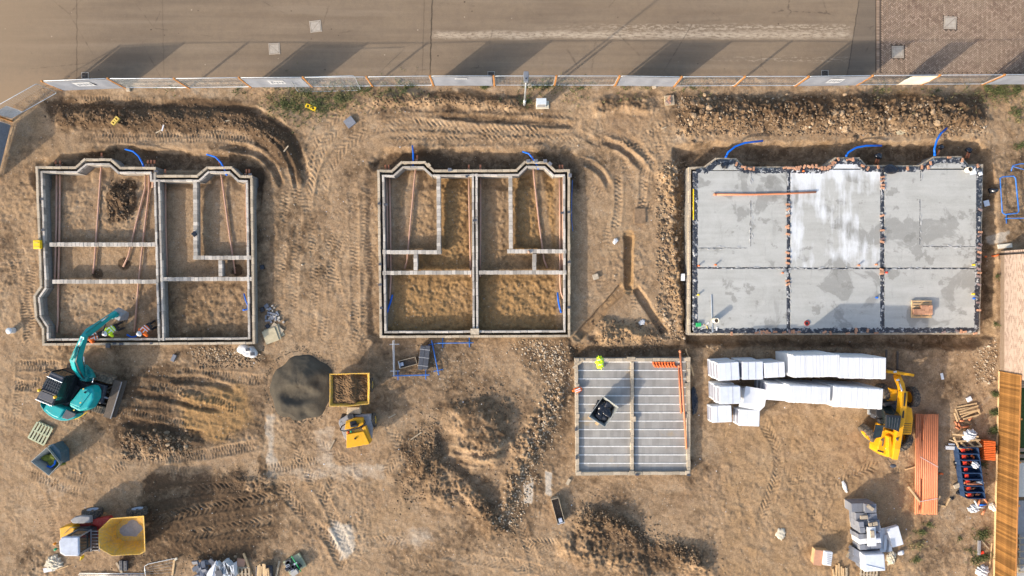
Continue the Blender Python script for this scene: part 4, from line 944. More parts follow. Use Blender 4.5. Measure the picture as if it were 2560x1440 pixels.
for q, mm in (([(1781, 425), (1800, 406), (1840, 408), (1858, 425)], 'screed'), ([(2074, 421), (2096, 406), (2146, 406), (2162, 421)], 'screedw'), ([(2322, 421), (2342, 402), (2398, 402), (2414, 421)], 'screed')):
    obj('concrete_bay', MB().prism([W2(v, ZS+0.046) for v in q], 0.1, ZS+0.046), M[mm], H3, 0.01)
lines = [((1972, 424), (1972, 668), .25), ((1971, 672), (1971, 828), .25), ((2206, 418), (2206, 668), .28), ((2206, 672), (2206, 828), .28), ((1744, 670), (1966, 670), .09), ((1976, 671), (2200, 671), .09), ((2212, 671), (2441, 671), .10)]
for k, (a, b, w_) in enumerate(lines): crinkle('membrane_strip', W2(a, ZS+.06), W2(b, ZS+.06), w_, ZS+0.062, H3, 200+k, 0.03)
thin = [((1878, 428), (1878, 458)), ((1877, 500), (1877, 616)), ((1746, 620), (1866, 620)), ((2302, 430), (2302, 452)), ((2300, 498), (2300, 612)), ((2304, 616), (2438, 617))]
for k, (a, b) in enumerate(thin): crinkle('membrane_strip', W2(a, ZS+.06), W2(b, ZS+.06), 0.055, ZS+0.060, H3, 300+k, 0.012)
# mortar smears along the strips
for k, (a, b, w_) in enumerate(lines + [(p_, q_, 0.16) for p_, q_ in thin]):
    a = W2(a, ZS+.07); b = W2(b, ZS+.07)
    m = MB()
    for _ in range(int((b-a).length*(3.2 if k < len(lines) else 3.0))):
        q = a.lerp(b, rnd.random()); e = Vector((-(b-a).y, (b-a).x)).normalized()
        q = q + e*rnd.choice((-1, 1))*rnd.uniform(w_*0.1, w_*0.65)
        m.blob((q.x, q.y, ZS+0.065), (rnd.uniform(.04, .16), rnd.uniform(.015, .045), 0.012), rnd.randrange(9999), 0.4, 7, 4, math.atan2((b-a).y, (b-a).x)+rnd.uniform(-.3, .3))
    tag(obj('mortar_smear', m, M['slabpale'], H3), kind='stuff')

ZF = ZS + 0.05
# loose bricks weighting the membrane
def Q3(zx, zy): return (1680 + zx/2.667, 340 + zy/2.667)
edges = {
 'north': ('loose brick weighting the black membrane along the bays of the slab', [(475, 205), (490, 212), (520, 217), (547, 217), (755, 210), (782, 212), (805, 212), (818, 215), (832, 214), (848, 212), (857, 208), (885, 203), (915, 202), (940, 201), (965, 200), (990, 212), (1003, 213), (1022, 214), (1037, 216), (1050, 207), (1062, 195), (1075, 185), (1085, 175), (1112, 153), (1178, 155), (1195, 155), (1210, 155), (1275, 197), (1310, 215), (1378, 205), (1575, 215), (1670, 207), (1712, 207), (1728, 180), (1852, 142), (1940, 160), (2042, 197), (432, 185)]),
 'party1': ('loose brick on the membrane strip beside the dried pale concrete bay, pipe end side', [(775, 455), (778, 487), (776, 530), (773, 610), (775, 653), (773, 778), (776, 815), (774, 847), (772, 965), (776, 988), (772, 600)]),
 'party2': ('loose brick on the membrane strip between the pale bay and the pallet bays', [(1408, 273), (1407, 298), (1410, 325), (1408, 345), (1405, 530), (1406, 628), (1407, 685), (1405, 705), (1400, 890), (1404, 905), (1402, 918)]),
 'east': ('loose brick on the membrane edge of the slab facing the brick gable', [(2060, 640), (2054, 663), (2060, 722), (2050, 745), (2055, 775), (2050, 805), (2052, 840), (2048, 885), (2055, 912), (2047, 935), (2050, 990), (2045, 1110), (2050, 1162), (2060, 490)]),
 'south': ('loose brick on the membrane edge of the slab facing the white foam stacks', [(400, 1318), (568, 1312), (600, 1310), (620, 1306), (634, 1308), (648, 1312), (690, 1306), (750, 1310), (785, 1306), (800, 1306), (815, 1305), (830, 1306), (846, 1306), (1020, 1308), (1060, 1314), (1175, 1316), (1232, 1292), (1228, 1308), (1308, 1298), (1365, 1314), (1815, 1308), (1955, 1306), (2025, 1316), (1905, 1300), (1930, 1304)])}
for key, (lab, qs) in edges.items():
    for i, q in enumerate(qs):
        px, py = Q3(*q); p = P(px, py, ZF+0.1); grey = (key == 'east' and i % 4 in (1, 2, 3)) or rnd.random() < 0.08
        a = rnd.uniform(-0.5, 0.5) + (math.pi/2 if key in ('south', 'north') and rnd.random() < 0.5 else 0)
        o = inst('loose_brick', UB_BG if grey else UB_B, (p.x, p.y, ZF+0.045+0.012), a, (0.235, 0.112, 0.072)); lb, gk = lab, key
        if key == 'north':
            bay = 'first bay, at the long orange pipe end' if px < 1975 else ('middle bay, above the dried pale concrete' if px < 2207 else 'third bay, beside the cream collar')
            lb = '%s brick weighting the membrane round the %s' % ('purple grey' if grey else 'orange', bay); gk = 'north ' + bay.split(',')[0] + (' grey' if grey else '')
        else:
            lb = lab.replace('loose brick', 'purple grey loose brick' if grey else 'orange loose brick'); gk = key + (' grey' if grey else '')
        tag(o, lb, 'brick', 'bricks on the %s membrane' % gk)

# ------------------------------------------------------------------ garage base
ZG = 0.52; ZGF = 0.32
go = [(1437, 896), (1726, 895), (1726, 1187), (1440, 1189)]
pts = ccw([W2(q, ZG) for q in go]); c = sum(pts, Vector((0, 0)))/4
GA = thing('garage_base', 'square double garage base with beam and block floor', 'foundation', (c.x, c.y, -0.05))
block_wall('outer_wall', GA, [offset_poly(pts, 0.10)], 0.20, ZG, -0.4, 0.45, UB_L, True)
block_wall('spine_wall', GA, [[W2((1581, 905), ZG), W2((1581, 1180), ZG)]], 0.18, ZG-0.01, 0.0, 0.45, UB_L)
for xa, xb in ((1446, 1576), (1586, 1717)):
    yt = 905.0; k = 0
    while yt < 1180:
        yb = min(yt + 21.1, 1181.5)
        q = [W2(v, ZGF) for v in ((xa, yt+1.4), (xb, yt+1.4), (xb, yb-1.4), (xa, yb-1.4))]
        obj('infill_row', MB().prism(q, 0.15, ZGF + rnd.uniform(-0.006, 0.006)), M['infill'], GA, 0.008)
        a = W2((xa-2, yt), ZGF); b = W2((xb+2, yt), ZGF); m = (a+b)/2
        obj('floor_beam', MB().box((m.x, m.y, ZGF-0.085), ((b-a).length, 0.065, 0.2), 0), M['beam'], GA)
        yt = yb; k += 1
for q in ((1578, 897, .5, .22), (1443, 900, .26, .2), (1444, 965, .22, .24), (1444, 1040, .22, .26), (1716, 1040, .22, .26), (1721, 897, .26, .22), (1580, 1182, .3, .24), (1447, 1183, .3, .2), (1586, 1048, .18, .3), (1716, 962, .2, .2), (1719, 1182, .26, .24)):
    p = P(q[0], q[1], ZG+0.02); obj('pier_cap', MB().box((p.x, p.y, ZG-0.08), (q[2], q[3], 0.215)), M['lblock'], GA, 0.008)
for q in ((1440, 1073, 1.57), (1441, 1144, 1.57), (1593, 1187, 0), (1722, 1188, 0), (1714, 937, 1.5)):
    p = P(q[0], q[1], ZG+0.05); o = obj('air_vent', MB().box((p.x, p.y, ZG+0.035), (0.22, 0.10, 0.07), q[2]), M['charcoal'], None, 0.006); tag(o, 'small dark slotted vent block on the garage base wall', 'air vent', 'vents on the garage base')
# ------------------------------------------------------------------ site hoarding: mesh panels on timber posts
posts = [(157, 226), (315, 220), (473, 220), (628, 218), (781, 217), (932, 216), (1084, 214), (1236, 214), (1386, 214), (1537, 214), (1685, 216), (1836, 215), (1988, 215), (2141, 213), (2302, 212), (2456, 211), (2612, 210)]
FH = 1.95
def fence_post(px, py, label, h=FH+0.03, lean=(0, 0)):
    b = G(px, py); o = obj('hoarding_post', MB().bar((b.x, b.y, b.z-0.2), (b.x+lean[0], b.y+lean[1], b.z+h), 0.10, 0.10), M['post'], None, 0.008)
    return tag(o, label, 'fence post', 'timber posts of the site hoarding')
near = ['at the corner where the hoarding turns away', 'between the first banner and bare mesh', 'between two bare mesh panels west of the second banner', 'at the western end of the second banner', 'behind the loose leaning mesh panel', 'east of the loose leaning mesh panel',
        'at the western end of the third banner', 'beside the rusty gully grate', 'just east of the street lamp', 'at the western end of the plain wrinkled banner', 'at the eastern end of the plain wrinkled banner', 'between two bare mesh panels past the plain banner',
        'by the pale barred gully', 'at the herringbone paving border', 'at the edge of the cream board', 'at the start of the dark paving-side banner', 'at the far end of the paving-side banner']
for (px, py), nm in zip(posts, near): fence_post(px, py, 'brown timber hoarding post ' + nm)
def panel(a, b, label, banner=None, zlift=0.10, h=FH-0.1, group='mesh hoarding panels', tilt=(0, 0), inset=0.07):
    a = Vector(a); b = Vector(b); d = (b-a).normalized(); a = a + d*inset; b = b - d*inset
    t = thing('mesh_panel', label, 'mesh fence', (a+b)/2, group)
    up = Vector((tilt[0], tilt[1], h)); off = Vector((0, 0, zlift)); nrm = Vector((d.y, -d.x, 0))*0.0
    A, B = a+off, b+off; r = 0.021; s = 0.12
    C, D = B+up, A+up; e = up.normalized()
    path = [A+d*s, B-d*s, B-d*s*0.3+e*s*0.3, B+e*s, C-e*s, C-d*s*0.3-e*s*0.3, C-d*s, D+d*s, D+d*s*0.3-e*s*0.3, D-e*s, A+e*s, A+d*s*0.3+e*s*0.3]
    obj('frame_tube', MB().ring(path, r, 6, True), M['galv'], t, smooth=True)
    m = MB(); L = (B-A).length; nv = int(L/0.2)
    for i in range(1, nv): q = A + d*(L*i/nv); m.ring([q, q+up], 0.0018, 3, cap=False)
    for i in range(1, 13): q = A + up*(i/13); m.ring([q, q+d*L], 0.0018, 3, cap=False)
    obj('wire_mesh', m, M['galv'], t)
    if banner:
        n2 = Vector((-d.y, d.x, 0)); n2 = n2 if n2.y < 0 else -n2
        lo, hi, x0_, x1_, mt, pr = banner
        nx_, nz_ = 26, 8; vv = []; ff = []; rr = random.Random(int(a.x*100))
        ph = [rr.uniform(0, 6) for _ in range(4)]
        for i in range(nx_+1):
            for j in range(nz_+1):
                u = x0_ + (x1_-x0_)*i/nx_; w_ = lo + (hi-lo)*j/nz_
                dd = 0.03*math.sin(9*u+ph[0]+3*w_) + 0.02*math.sin(23*u+ph[1]) + 0.015*math.sin(17*w_+8*u+ph[2])
                vv.append(A + d*(L*u) + up*w_ + n2*(0.05+dd*math.sin(math.pi*j/nz_)))
        for i in range(nx_):
            for j in range(nz_): k2 = i*(nz_+1)+j; ff.append((k2, k2+nz_+1, k2+nz_+2, k2+1))
        bo = obj('banner', MB().add(vv, ff), M[mt], t, smooth=True)
        if pr:
            def quad(u0, u1, w0, w1, k): 
                return [A + d*(L*u) + up*w_ + n2*(0.085+k) for u, w_ in ((u0, w0), (u1, w0), (u1, w1), (u0, w1))]
            u0, u1 = pr[0], pr[1]
            obj('print_panel', MB().add(quad(u0, u1, pr[2], pr[3], 0.0), [(0, 1, 2, 3)]), M['bannerw'], bo)
            if len(pr) > 4:
                k3 = MB(); du = (u1-u0)/9
                for i in range(5): k3.add(quad(u0+du*(1.2+i*1.5), u0+du*(2.2+i*1.5), pr[2]+(pr[3]-pr[2])*(0.3 if i % 2 else 0.2), pr[3]-(pr[3]-pr[2])*0.35, 0.004), [(0, 1, 2, 3)])
                obj('print_mark', k3, M['ink'], bo)
    return t
full = (0.02, 0.99, 0.01, 0.99, 'banner')
plabels = [('mesh panel with grey banner and white print at the hoarding corner', (*full, (0.40, 0.68, 0.45, 0.85, 1))),
 ('bare mesh panel next to the corner banner', None), ('bare mesh panel casting a single post shadow, west of the second banner', None),
 ('mesh panel with grey banner half behind the leaning loose panel', (*full, (0.40, 0.66, 0.42, 0.82, 1))), ('bare mesh panel behind the loose leaning panel', None), ('bare mesh panel over a weedy strip west of the third banner', None),
 ('mesh panel with grey banner and narrow white lettering strip', (*full, (0.38, 0.58, 0.78, 0.92, 1))), ('bare mesh panel behind the street lamp', None), ('bare mesh panel behind the pale cabinet', None),
 ('mesh panel with plain wrinkled grey banner without print', (*full, None)), ('bare mesh panel directly east of the plain banner', None), ('bare mesh panel west of the gully with pale bars', None),
 ('mesh panel with grey banner ending at the herringbone paving', (*full, (0.38, 0.62, 0.40, 0.85, 1))), ('bare mesh panel carrying a cream board at one end', (0.05, 0.97, 0.60, 0.99, 'cream', None)), ('bare mesh panel beside the soldier brick border', None),
 ('mesh panel with dark grey banner beside the paving', (*full, (0.55, 0.85, 0.4, 0.85)))]
for i in range(16): panel(G(*posts[i]), G(*posts[i+1]), plabels[i][0], plabels[i][1])
# loose panel leaning on the hoarding
panel(G(746, 231), G(902, 226), 'loose bare mesh panel leaning against the hoarding above weeds', None, 0.03, 1.6, 'mesh hoarding panels', (-0.05, 0.42), 0.0)
# the hoarding turning away at the west corner
panel(G(148, 231), G(27, 299), 'dusty mesh panel turning away from the hoarding corner', (0.05, 0.80, 0.72, 0.97, 'clear', None))
fence_post(30, 303, 'brown timber hoarding post at the west turn beside the dark banner')
panel(G(30, 310), G(-6, 452), 'mesh panel with dark banner on the west boundary', (0.02, 0.98, 0.01, 0.99, 'ink', None))
for q in ((322, 225, 'below the bare mesh beside the corner banner'), (1325, 215, 'between the street lamp and its hoarding panel'), (1635, 217, 'below the plain wrinkled banner')):
    b = G(q[0], q[1]); o = obj('concrete_weight', MB().box((b.x, b.y, b.z+0.06), (0.24, 0.24, 0.14), 0.1), M['lblock'], None, 0.02); tag(o, 'pale concrete weight block ' + q[2], 'concrete weight', 'concrete weights of the hoarding')

# ------------------------------------------------------------------ street lamp and cabinet
b = G(1311, 262)
t = thing('street_lamp', 'slim grey street lamp standing inside the hoarding', 'street lamp', b)
top = Vector((b.x, b.y, 5.1))
obj('base_sleeve', MB().ring([b-Vector((0, 0, .2)), b+Vector((0, 0, 1.0))], 0.085, 12), M['galv'], t, smooth=True)
pole = obj('pole', MB().ring([b+Vector((0, 0, .98)), top], [0.06, 0.04], 12), M['galv'], t, smooth=True)
hd = top + Vector((0, 0.12, 0.05))
head = obj('lamp_head', MB().prism([(hd.x-0.13, hd.y-0.28), (hd.x+0.13, hd.y-0.28), (hd.x+0.16, hd.y+0.2), (hd.x+0.13, hd.y+0.36), (hd.x-0.13, hd.y+0.36), (hd.x-0.16, hd.y+0.2)], hd.z-0.06, hd.z+0.07, 0.9), M['lampgrey'], t, 0.02)
obj('photocell', MB().cyl(hd+Vector((0, -0.08, 0.06)), hd+Vector((0, -0.08, 0.14)), 0.04), M['black'], head)
b = G(1352, 262)
t = thing('utility_cabinet', 'pale grey utility cabinet beside the street lamp', 'cabinet', b)
obj('plinth', MB().box((b.x+0.1, b.y-0.02, b.z+0.02), (0.82, 0.5, 0.12), 0.02), M['sack'], t, 0.02)
body = obj('body', MB().box((b.x, b.y, b.z+0.42), (0.58, 0.34, 0.72), 0.02), M['cabinet'], t, 0.012)
obj('lid', MB().box((b.x, b.y, b.z+0.80), (0.62, 0.38, 0.05), 0.02), M['cabinet'], t, 0.012)
obj('door', MB().box((b.x, b.y-0.177, b.z+0.42), (0.5, 0.012, 0.62), 0.02), M['greyplate'], t, 0.004)

# ------------------------------------------------------------------ neighbouring house gable on the east
gx = P(2499, 780, 0.0).x; gy0 = P(0, 628, 0).y; gy1 = P(0, 940, 0).y
t = thing('brick_house', 'house with pale speckled brick gable at the east edge', 'house', (gx+3.5, (gy0+gy1)/2, 0))
yc = (gy0+gy1)/2; W = (gy0-gy1)/2
m = MB()
m.add([(gx, gy0, -0.8), (gx, gy1, -0.8), (gx, gy1, 5.0), (gx, yc, 7.6), (gx, gy0, 5.0), (gx+9, gy0, -0.8), (gx+9, gy1, -0.8), (gx+9, gy1, 5.0), (gx+9, yc, 7.6), (gx+9, gy0, 5.0)],
      [(0, 4, 3, 2, 1), (5, 6, 7, 8, 9), (0, 5, 9, 4), (1, 2, 7, 6)])
obj('wall', m, M['facing'], t)
m = MB(); d = 0.12
obj('roof_slope', MB().add([(gx-0.1, gy0+0.35, 4.74), (gx+9.1, gy0+0.35, 4.74), (gx+9.1, yc, 7.72), (gx-0.1, yc, 7.72), (gx-0.1, gy0+0.35, 4.62), (gx+9.1, gy0+0.35, 4.62), (gx+9.1, yc, 7.60), (gx-0.1, yc, 7.60)], [(0, 1, 2, 3), (7, 6, 5, 4), (0, 4, 5, 1), (3, 2, 6, 7), (0, 3, 7, 4), (1, 5, 6, 2)]), M['rooftile'], t)
obj('roof_slope', MB().add([(gx-0.1, gy1-0.35, 4.74), (gx-0.1, yc, 7.73), (gx+9.1, yc, 7.73), (gx+9.1, gy1-0.35, 4.74), (gx-0.1, gy1-0.35, 4.62), (gx-0.1, yc, 7.61), (gx+9.1, yc, 7.61), (gx+9.1, gy1-0.35, 4.62)], [(0, 1, 2, 3), (7, 6, 5, 4), (0, 4, 5, 1), (3, 2, 6, 7), (0, 3, 7, 4), (1, 5, 6, 2)][::-1]), M['rooftile'], t)
obj('downpipe', MB().ring([(gx-0.06, gy0-0.22, 0.1), (gx-0.06, gy0-0.22, 4.7)], 0.045, 10), M['black'], t, smooth=True)
pa = G(2462, 642, 0.05); o = obj('drain_hose', MB().ring([pa, G(2474, 640, .06), G(2488, 640, .07), Vector((gx-0.12, gy0-0.2, 0.12))], 0.055, 8), M['orange'], None, smooth=True); tag(o, 'short orange drain hose at the foot of the gable downpipe', 'drain pipe')

# ------------------------------------------------------------------ close-boarded garden fence
fa, fb = P(2496, 928, 0), P(2483, 1452, 0)
t = thing('board_fence', 'tall brown close-boarded fence along the east boundary', 'fence', (fa+fb)/2)
d = (fb-fa); L = d.length; d.normalize(); e = Vector((-d.y, d.x, 0)); ang = math.atan2(d.y, d.x)
nb = int(L/0.128)
bme = MB().box((0, 0, 0), (0.150, 0.018, 1.72)); tmp = obj('board', bme, M['board'], None); BM = tmp.data; bpy.data.objects.remove(tmp)
for i in range(nb):
    q = fa + d*(0.128*(i+0.5)); z = 0.86+0.14
    inst('board', BM, (q.x, q.y, z + rnd.uniform(-0.012, 0.012)), ang + 0.10 + rnd.uniform(-0.02, 0.02), (1, 1, 1), t)
obj('gravel_board', MB().bar(fa - e*0.0 + Vector((0, 0, 0.06)), fb + Vector((0, 0, 0.06)), 0.03, 0.17), M['timber'], t, 0.004)
obj('cap_rail', MB().bar(fa + Vector((0, 0, 1.90)), fb + Vector((0, 0, 1.90)), 0.07, 0.035), M['post'], t, 0.004)
for zz in (0.4, 1.0, 1.6): obj('rail', MB().bar(fa + e*0.06 + Vector((0, 0, zz)), fb + e*0.06 + Vector((0, 0, zz)), 0.05, 0.08), M['post'], t)
for i in range(6): q = fa + d*(L*i/5*0.99+0.05) + e*0.12; obj('post', MB().bar(q + Vector((0, 0, -.3)), q + Vector((0, 0, 1.86)), 0.1, 0.1), M['post'], t)
# garden beyond the fence
m = MB().prism([P(*q) for q in ((2496, 930), (2900, 930), (2900, 1150), (2492, 1150))], -0.3, 0.12); tag(obj('lawn', m, M['lawn']), kind='structure')
m = MB().prism([P(*q) for q in ((2491, 1250), (2900, 1250), (2900, 1500), (2486, 1500))], -0.3, 0.14); tag(obj('patio', m, M['slabgrey']), kind='structure')
p = P(2560, 1138, 0.5); t = thing('timber_steps', 'dark sleeper steps beyond the board fence', 'steps', (p.x, p.y, 0))
for i in range(2): obj('sleeper', MB().box((p.x, p.y+0.25-0.35*i, 0.12+0.16*i), (1.6, 0.22, 0.22)), M['timber_old'], t, 0.01)
p = P(2572, 1200, 0.9); t = thing('planter_box', 'pale timber planter box behind the board fence', 'planter', (p.x, p.y, 0))
for s in (-1, 1):
    obj('side_panel', MB().box((p.x, p.y+s*1.02, 0.42), (1.2, 0.05, 0.85)), M['cream'], t, 0.005); obj('side_panel', MB().box((p.x+s*0.6, p.y, 0.42), (0.05, 2.0, 0.85)), M['cream'], t, 0.005)
obj('soil_fill', MB().box((p.x, p.y, 0.36), (1.14, 1.98, 0.72)), M['clod'], t); obj('lid_board', MB().box((p.x, p.y, 0.87), (1.24, 2.08, 0.03)), M['cream'], t, 0.005)
p = P(2575, 1330, 0.3); t = thing('garden_rack', 'slatted timber rack on the patio behind the fence', 'rack', (p.x, p.y, 0))
for i in range(6): obj('slat', MB().box((p.x, p.y-0.3-i*0.42, 0.42), (1.7, 0.10, 0.04), 0.05), M['timber_old'], t, 0.004)
for s in (-0.7, 0.7): obj('bearer', MB().box((p.x+s, p.y-1.35, 0.22), (0.08, 2.4, 0.36)), M['timber_old'], t)
p = P(2560, 960, 0.6); t = thing('garden_bench', 'pale timber bench standing on the lawn behind the fence', 'bench', (p.x, p.y, 0))
for i in range(4): obj('seat_slat', MB().box((p.x+0.1, p.y-0.2+i*0.13, 0.46), (1.4, 0.11, 0.03)), M['timber_old'], t)
for s in (-0.5, 0.7): obj('leg', MB().box((p.x+s, p.y, 0.24), (0.07, 0.46, 0.42)), M['timber_old'], t)
# ------------------------------------------------------------------ machines
def px3(pts, z): return [P(a, b, z) for a, b in pts]
def prism_px(pts, z0, z1, scale=1.0, mb=None):
    m = mb or MB(); return m.prism([(p.x, p.y) for p in px3(pts, z1)], z0, z1, scale)
def zoomer(ox, oy, s): return lambda *pts: [(ox + a/s, oy + b/s) for a, b in pts]
def beam(path, width, th):
    """boom section: path of world points, thickness in the vertical plane"""
    m = MB(); path = [Vector(p) for p in path]; n = len(path); vs = []
    hd = Vector((path[-1].x-path[0].x, path[-1].y-path[0].y, 0)).normalized(); r = Vector((hd.y, -hd.x, 0))
    for i, p in enumerate(path):
        d = (path[min(i+1, n-1)]-path[max(i-1, 0)]).normalized(); u = r.cross(d).normalized()
        w = width[i]/2; h = th[i]/2
        vs += [p - r*w - u*h, p + r*w - u*h, p + r*w + u*h, p - r*w + u*h]
    fs = [(3, 2, 1, 0), tuple((n-1)*4+k for k in range(4))]
    for i in range(n-1):
        for k in range(4): fs.append((i*4+k, i*4+(k+1) % 4, (i+1)*4+(k+1) % 4, (i+1)*4+k))
    return m.add(vs, fs)
def wheel(parent, c, axis, R, W, hubmat, name='wheel', lugs=18, side=1):
    c = Vector(c); ax = Vector(axis).normalized()
    prof = [(R*0.58, -W*0.46), (R*0.80, -W*0.5), (R*0.95, -W*0.44), (R, -W*0.26), (R, W*0.26), (R*0.95, W*0.44), (R*0.80, W*0.5), (R*0.58, W*0.46), (R*0.5, 0), (R*0.58, -W*0.46)]
    m = MB().lathe(prof, c, ax, 28)
    up = Vector((0, 0, 1)); r0 = ax.cross(up).normalized()
    for i in range(lugs):
        for s in (-1, 1):
            a = 2*math.pi*(i+0.25*s)/lugs; d = r0*math.cos(a)+up*math.sin(a); a2 = a+0.16; d2 = r0*math.cos(a2)+up*math.sin(a2)
            m.bar(c + d*R*1.005 + ax*s*W*0.04, c + d2*R*0.985 + ax*s*W*0.45, 0.045, 0.05, d)
    t = obj(name, m, M['rubber'], parent)
    h = MB().lathe([(0.02, W*0.30*side), (R*0.22, W*0.30*side), (R*0.26, W*0.14*side), (R*0.48, W*0.12*side), (R*0.54, W*0.40*side), (R*0.60, W*0.47*side)], c, ax, 24)
    h.lathe([(0.02, -W*0.20*side), (R*0.5, -W*0.2*side), (R*0.58, -W*0.44*side)], c, ax, 24)
    rim = obj('rim', h, hubmat, t, smooth=False)
    b = MB()
    for i in range(8):
        a = 2*math.pi*i/8; d = r0*math.cos(a)+up*math.sin(a); q = c + d*R*0.34 + ax*W*0.13*side; b.cyl(q, q+ax*0.03*side, 0.016, 6)
    b.cyl(c + ax*W*0.28*side, c + ax*W*0.36*side, R*0.13, 12)
    obj('hub', b, M['iron'], t)
    return t
def tubes(parent, name, paths, r, mat, n=6):
    m = MB()
    for p in paths: m.ring(p, r, n)
    return obj(name, m, mat, parent, smooth=True)

# ---- teal tracked excavator
E = zoomer(80, 900, 8.47)
base = P(238, 985, 0)
ex = thing('excavator', 'teal tracked excavator digging inside the foundation walls', 'excavator', (base.x, base.y, GZ(238, 985)))
gz = 0.02
def track(parent, a, b, w):
    a = P(*a, 0.62); b = P(*b, 0.62); a.z = b.z = 0; d = (b-a); L = d.length; d.normalize(); s = Vector((-d.y, d.x, 0)); R = 0.32
    loop = []
    for i in range(9): th = math.pi/2 + math.pi*i/8; loop.append(a + d*(R + R*math.cos(th)) + Vector((0, 0, gz + R + R*math.sin(th))))
    for i in range(9): th = -math.pi/2 + math.pi*i/8; loop.append(b - d*R + d*R*math.cos(th) + Vector((0, 0, gz + R + R*math.sin(th))))
    m = MB(); n = len(loop); vs = []
    for p in loop: vs += [p - s*w/2, p + s*w/2]
    m.add(vs, [(2*i, 2*i+1, 2*((i+1) % n)+1, 2*((i+1) % n)) for i in range(n)] + [tuple(2*i for i in range(n))[::-1], tuple(2*i+1 for i in range(n))])
    # grouser bars
    tot = 0; seg = []
    for i in range(n): l = (loop[(i+1) % n]-loop[i]).length; seg.append((tot, l, i)); tot += l
    k = 0
    while k*0.13 < tot:
        q = k*0.13
        for t0, l, i in seg:
            if t0 <= q < t0+l:
                p0, p1 = loop[i], loop[(i+1) % n]; p = p0.lerp(p1, (q-t0)/l); dd = (p1-p0).normalized(); nn = s.cross(dd)
                m.bar(p - s*w*0.51, p + s*w*0.51, 0.05, 0.05, nn); break
        k += 1
    tr = obj('track', m, M['mudrubber'], parent)
    fr = MB().box(((a+b)/2 + Vector((0, 0, gz+0.34))), (L*0.72, w*0.7, 0.3), math.atan2(d.y, d.x)); obj('track_frame', fr, M['charcoal'], tr)
track(ex, (163, 917), (282, 953), 0.42)
track(ex, (138, 990), (262, 1028), 0.42)
obj('undercarriage', prism_px([(180, 940), (262, 965), (252, 1010), (170, 985)], 0.3, 0.72), M['charcoal'], ex, 0.03)
obj('slew_ring', MB().cyl(P(222, 975, .75)-Vector((0, 0, .12)), P(222, 975, .75)+Vector((0, 0, .08)), 0.55, 24), M['black'], ex)
# dozer blade
bl = MB(); A0, A1 = P(294.5, 951.5, 0.55), P(266.5, 1044, 0.55); dd = (A1-A0).normalized(); nn = Vector((-dd.y, dd.x, 0))
if nn.x < 0: nn = -nn
prof = [(0.30, 0.02), (0.20, 0.16), (0.16, 0.32), (0.20, 0.50), (0.28, 0.56), (-0.22, 0.56), (-0.20, 0.42), (0.02, 0.10), (0.22, 0.0)]
vs = []
for p in (A0, A1): vs += [Vector((p.x, p.y, 0)) + nn*x + Vector((0, 0, z)) for x, z in prof]
n = len(prof); bl.add(vs, [tuple(range(n)), tuple(range(2*n-1, n-1, -1))] + [(i, n+i, n+(i+1) % n, (i+1) % n) for i in range(n)])
blade = obj('dozer_blade', bl, M['steel'], ex)
obj('blade_edge', MB().bar(Vector((A0.x, A0.y, 0.55))+nn*0.26, Vector((A1.x, A1.y, 0.55))+nn*0.26, 0.05, 0.06), M['greyplate'], blade, 0.006)
for q in (((236, 966), (273, 981)), ((234, 1000), (266, 1010))):
    obj('push_arm', MB().bar(P(*q[0], .42), P(*q[1], .42), 0.11, 0.12), M['steel'], blade, 0.01)
for q in (((262, 977), (281, 965)), ((254, 1012), (260, 1030))): obj('brace', MB().bar(P(*q[0], .42), P(*q[1], .42), 0.06, 0.08), M['steel'], blade)
obj('blade_ram', MB().ring([P(238, 987, .5), P(272, 996, .45)], 0.06, 10), M['greyplate'], blade, smooth=True)
# upper structure
deck = E((165, 900), (200, 1010), (300, 1130), (440, 1230), (600, 1288), (760, 1285), (900, 1225), (960, 1140), (1190, 1060), (1320, 830), (1330, 680), (1280, 560), (1000, 420), (760, 300), (420, 260), (100, 800))
obj('deck', prism_px(deck, 0.78, 1.0), M['black'], ex, 0.03)
cw = E((168, 905), (182, 985), (250, 1085), (330, 1160), (430, 1222), (520, 1262), (600, 1284), (680, 1290), (760, 1284), (850, 1258), (915, 1215), (955, 1150), (820, 1080), (700, 1020), (480, 950), (290, 950), (240, 1040), (190, 960))
counter = obj('counterweight', prism_px(cw, 0.8, 1.5, 0.985), M['teal'], ex, 0.06, seg=3)
obj('rear_cover', prism_px(E((255, 1050), (320, 940), (480, 948), (700, 1040), (600, 1210), (560, 1245), (420, 1190), (330, 1120)), 1.0, 1.62, 0.95), M['teal'], ex, 0.07, seg=3)
obj('cooling_grille', prism_px(E((720, 1045), (935, 1140), (890, 1210), (740, 1262), (618, 1225)), 1.2, 1.56, 0.97), M['charcoal'], ex, 0.02)
hood = obj('engine_hood', prism_px(E((1040, 592), (1160, 542), (1275, 572), (1328, 690), (1318, 830), (1195, 1055), (990, 1125), (748, 1000), (765, 900)), 0.95, 1.72, 0.9), M['teal'], ex, 0.12, seg=4)
obj('hood_panel', prism_px(E((780, 930), (1030, 610), (1170, 600), (1240, 700), (1000, 1020)), 1.66, 1.79, 0.94), M['teal'], hood, 0.04, seg=3)
obj('exhaust', MB().ring([P(*E((1125, 690))[0], 1.78), P(*E((1120, 686))[0], 1.95)], 0.055, 12), M['black'], hood)
for q in ((1085, 615), (1022, 908), (886, 1062)): obj('warning_sticker', MB().box(P(*E(q)[0], 1.802), (0.10, 0.07, 0.006), 0.5), M['ydusty'], hood)
obj('step_bay', prism_px(E((720, 1030), (1010, 560), (840, 500), (640, 800), (560, 930)), 0.95, 1.18), M['black'], ex, 0.02)
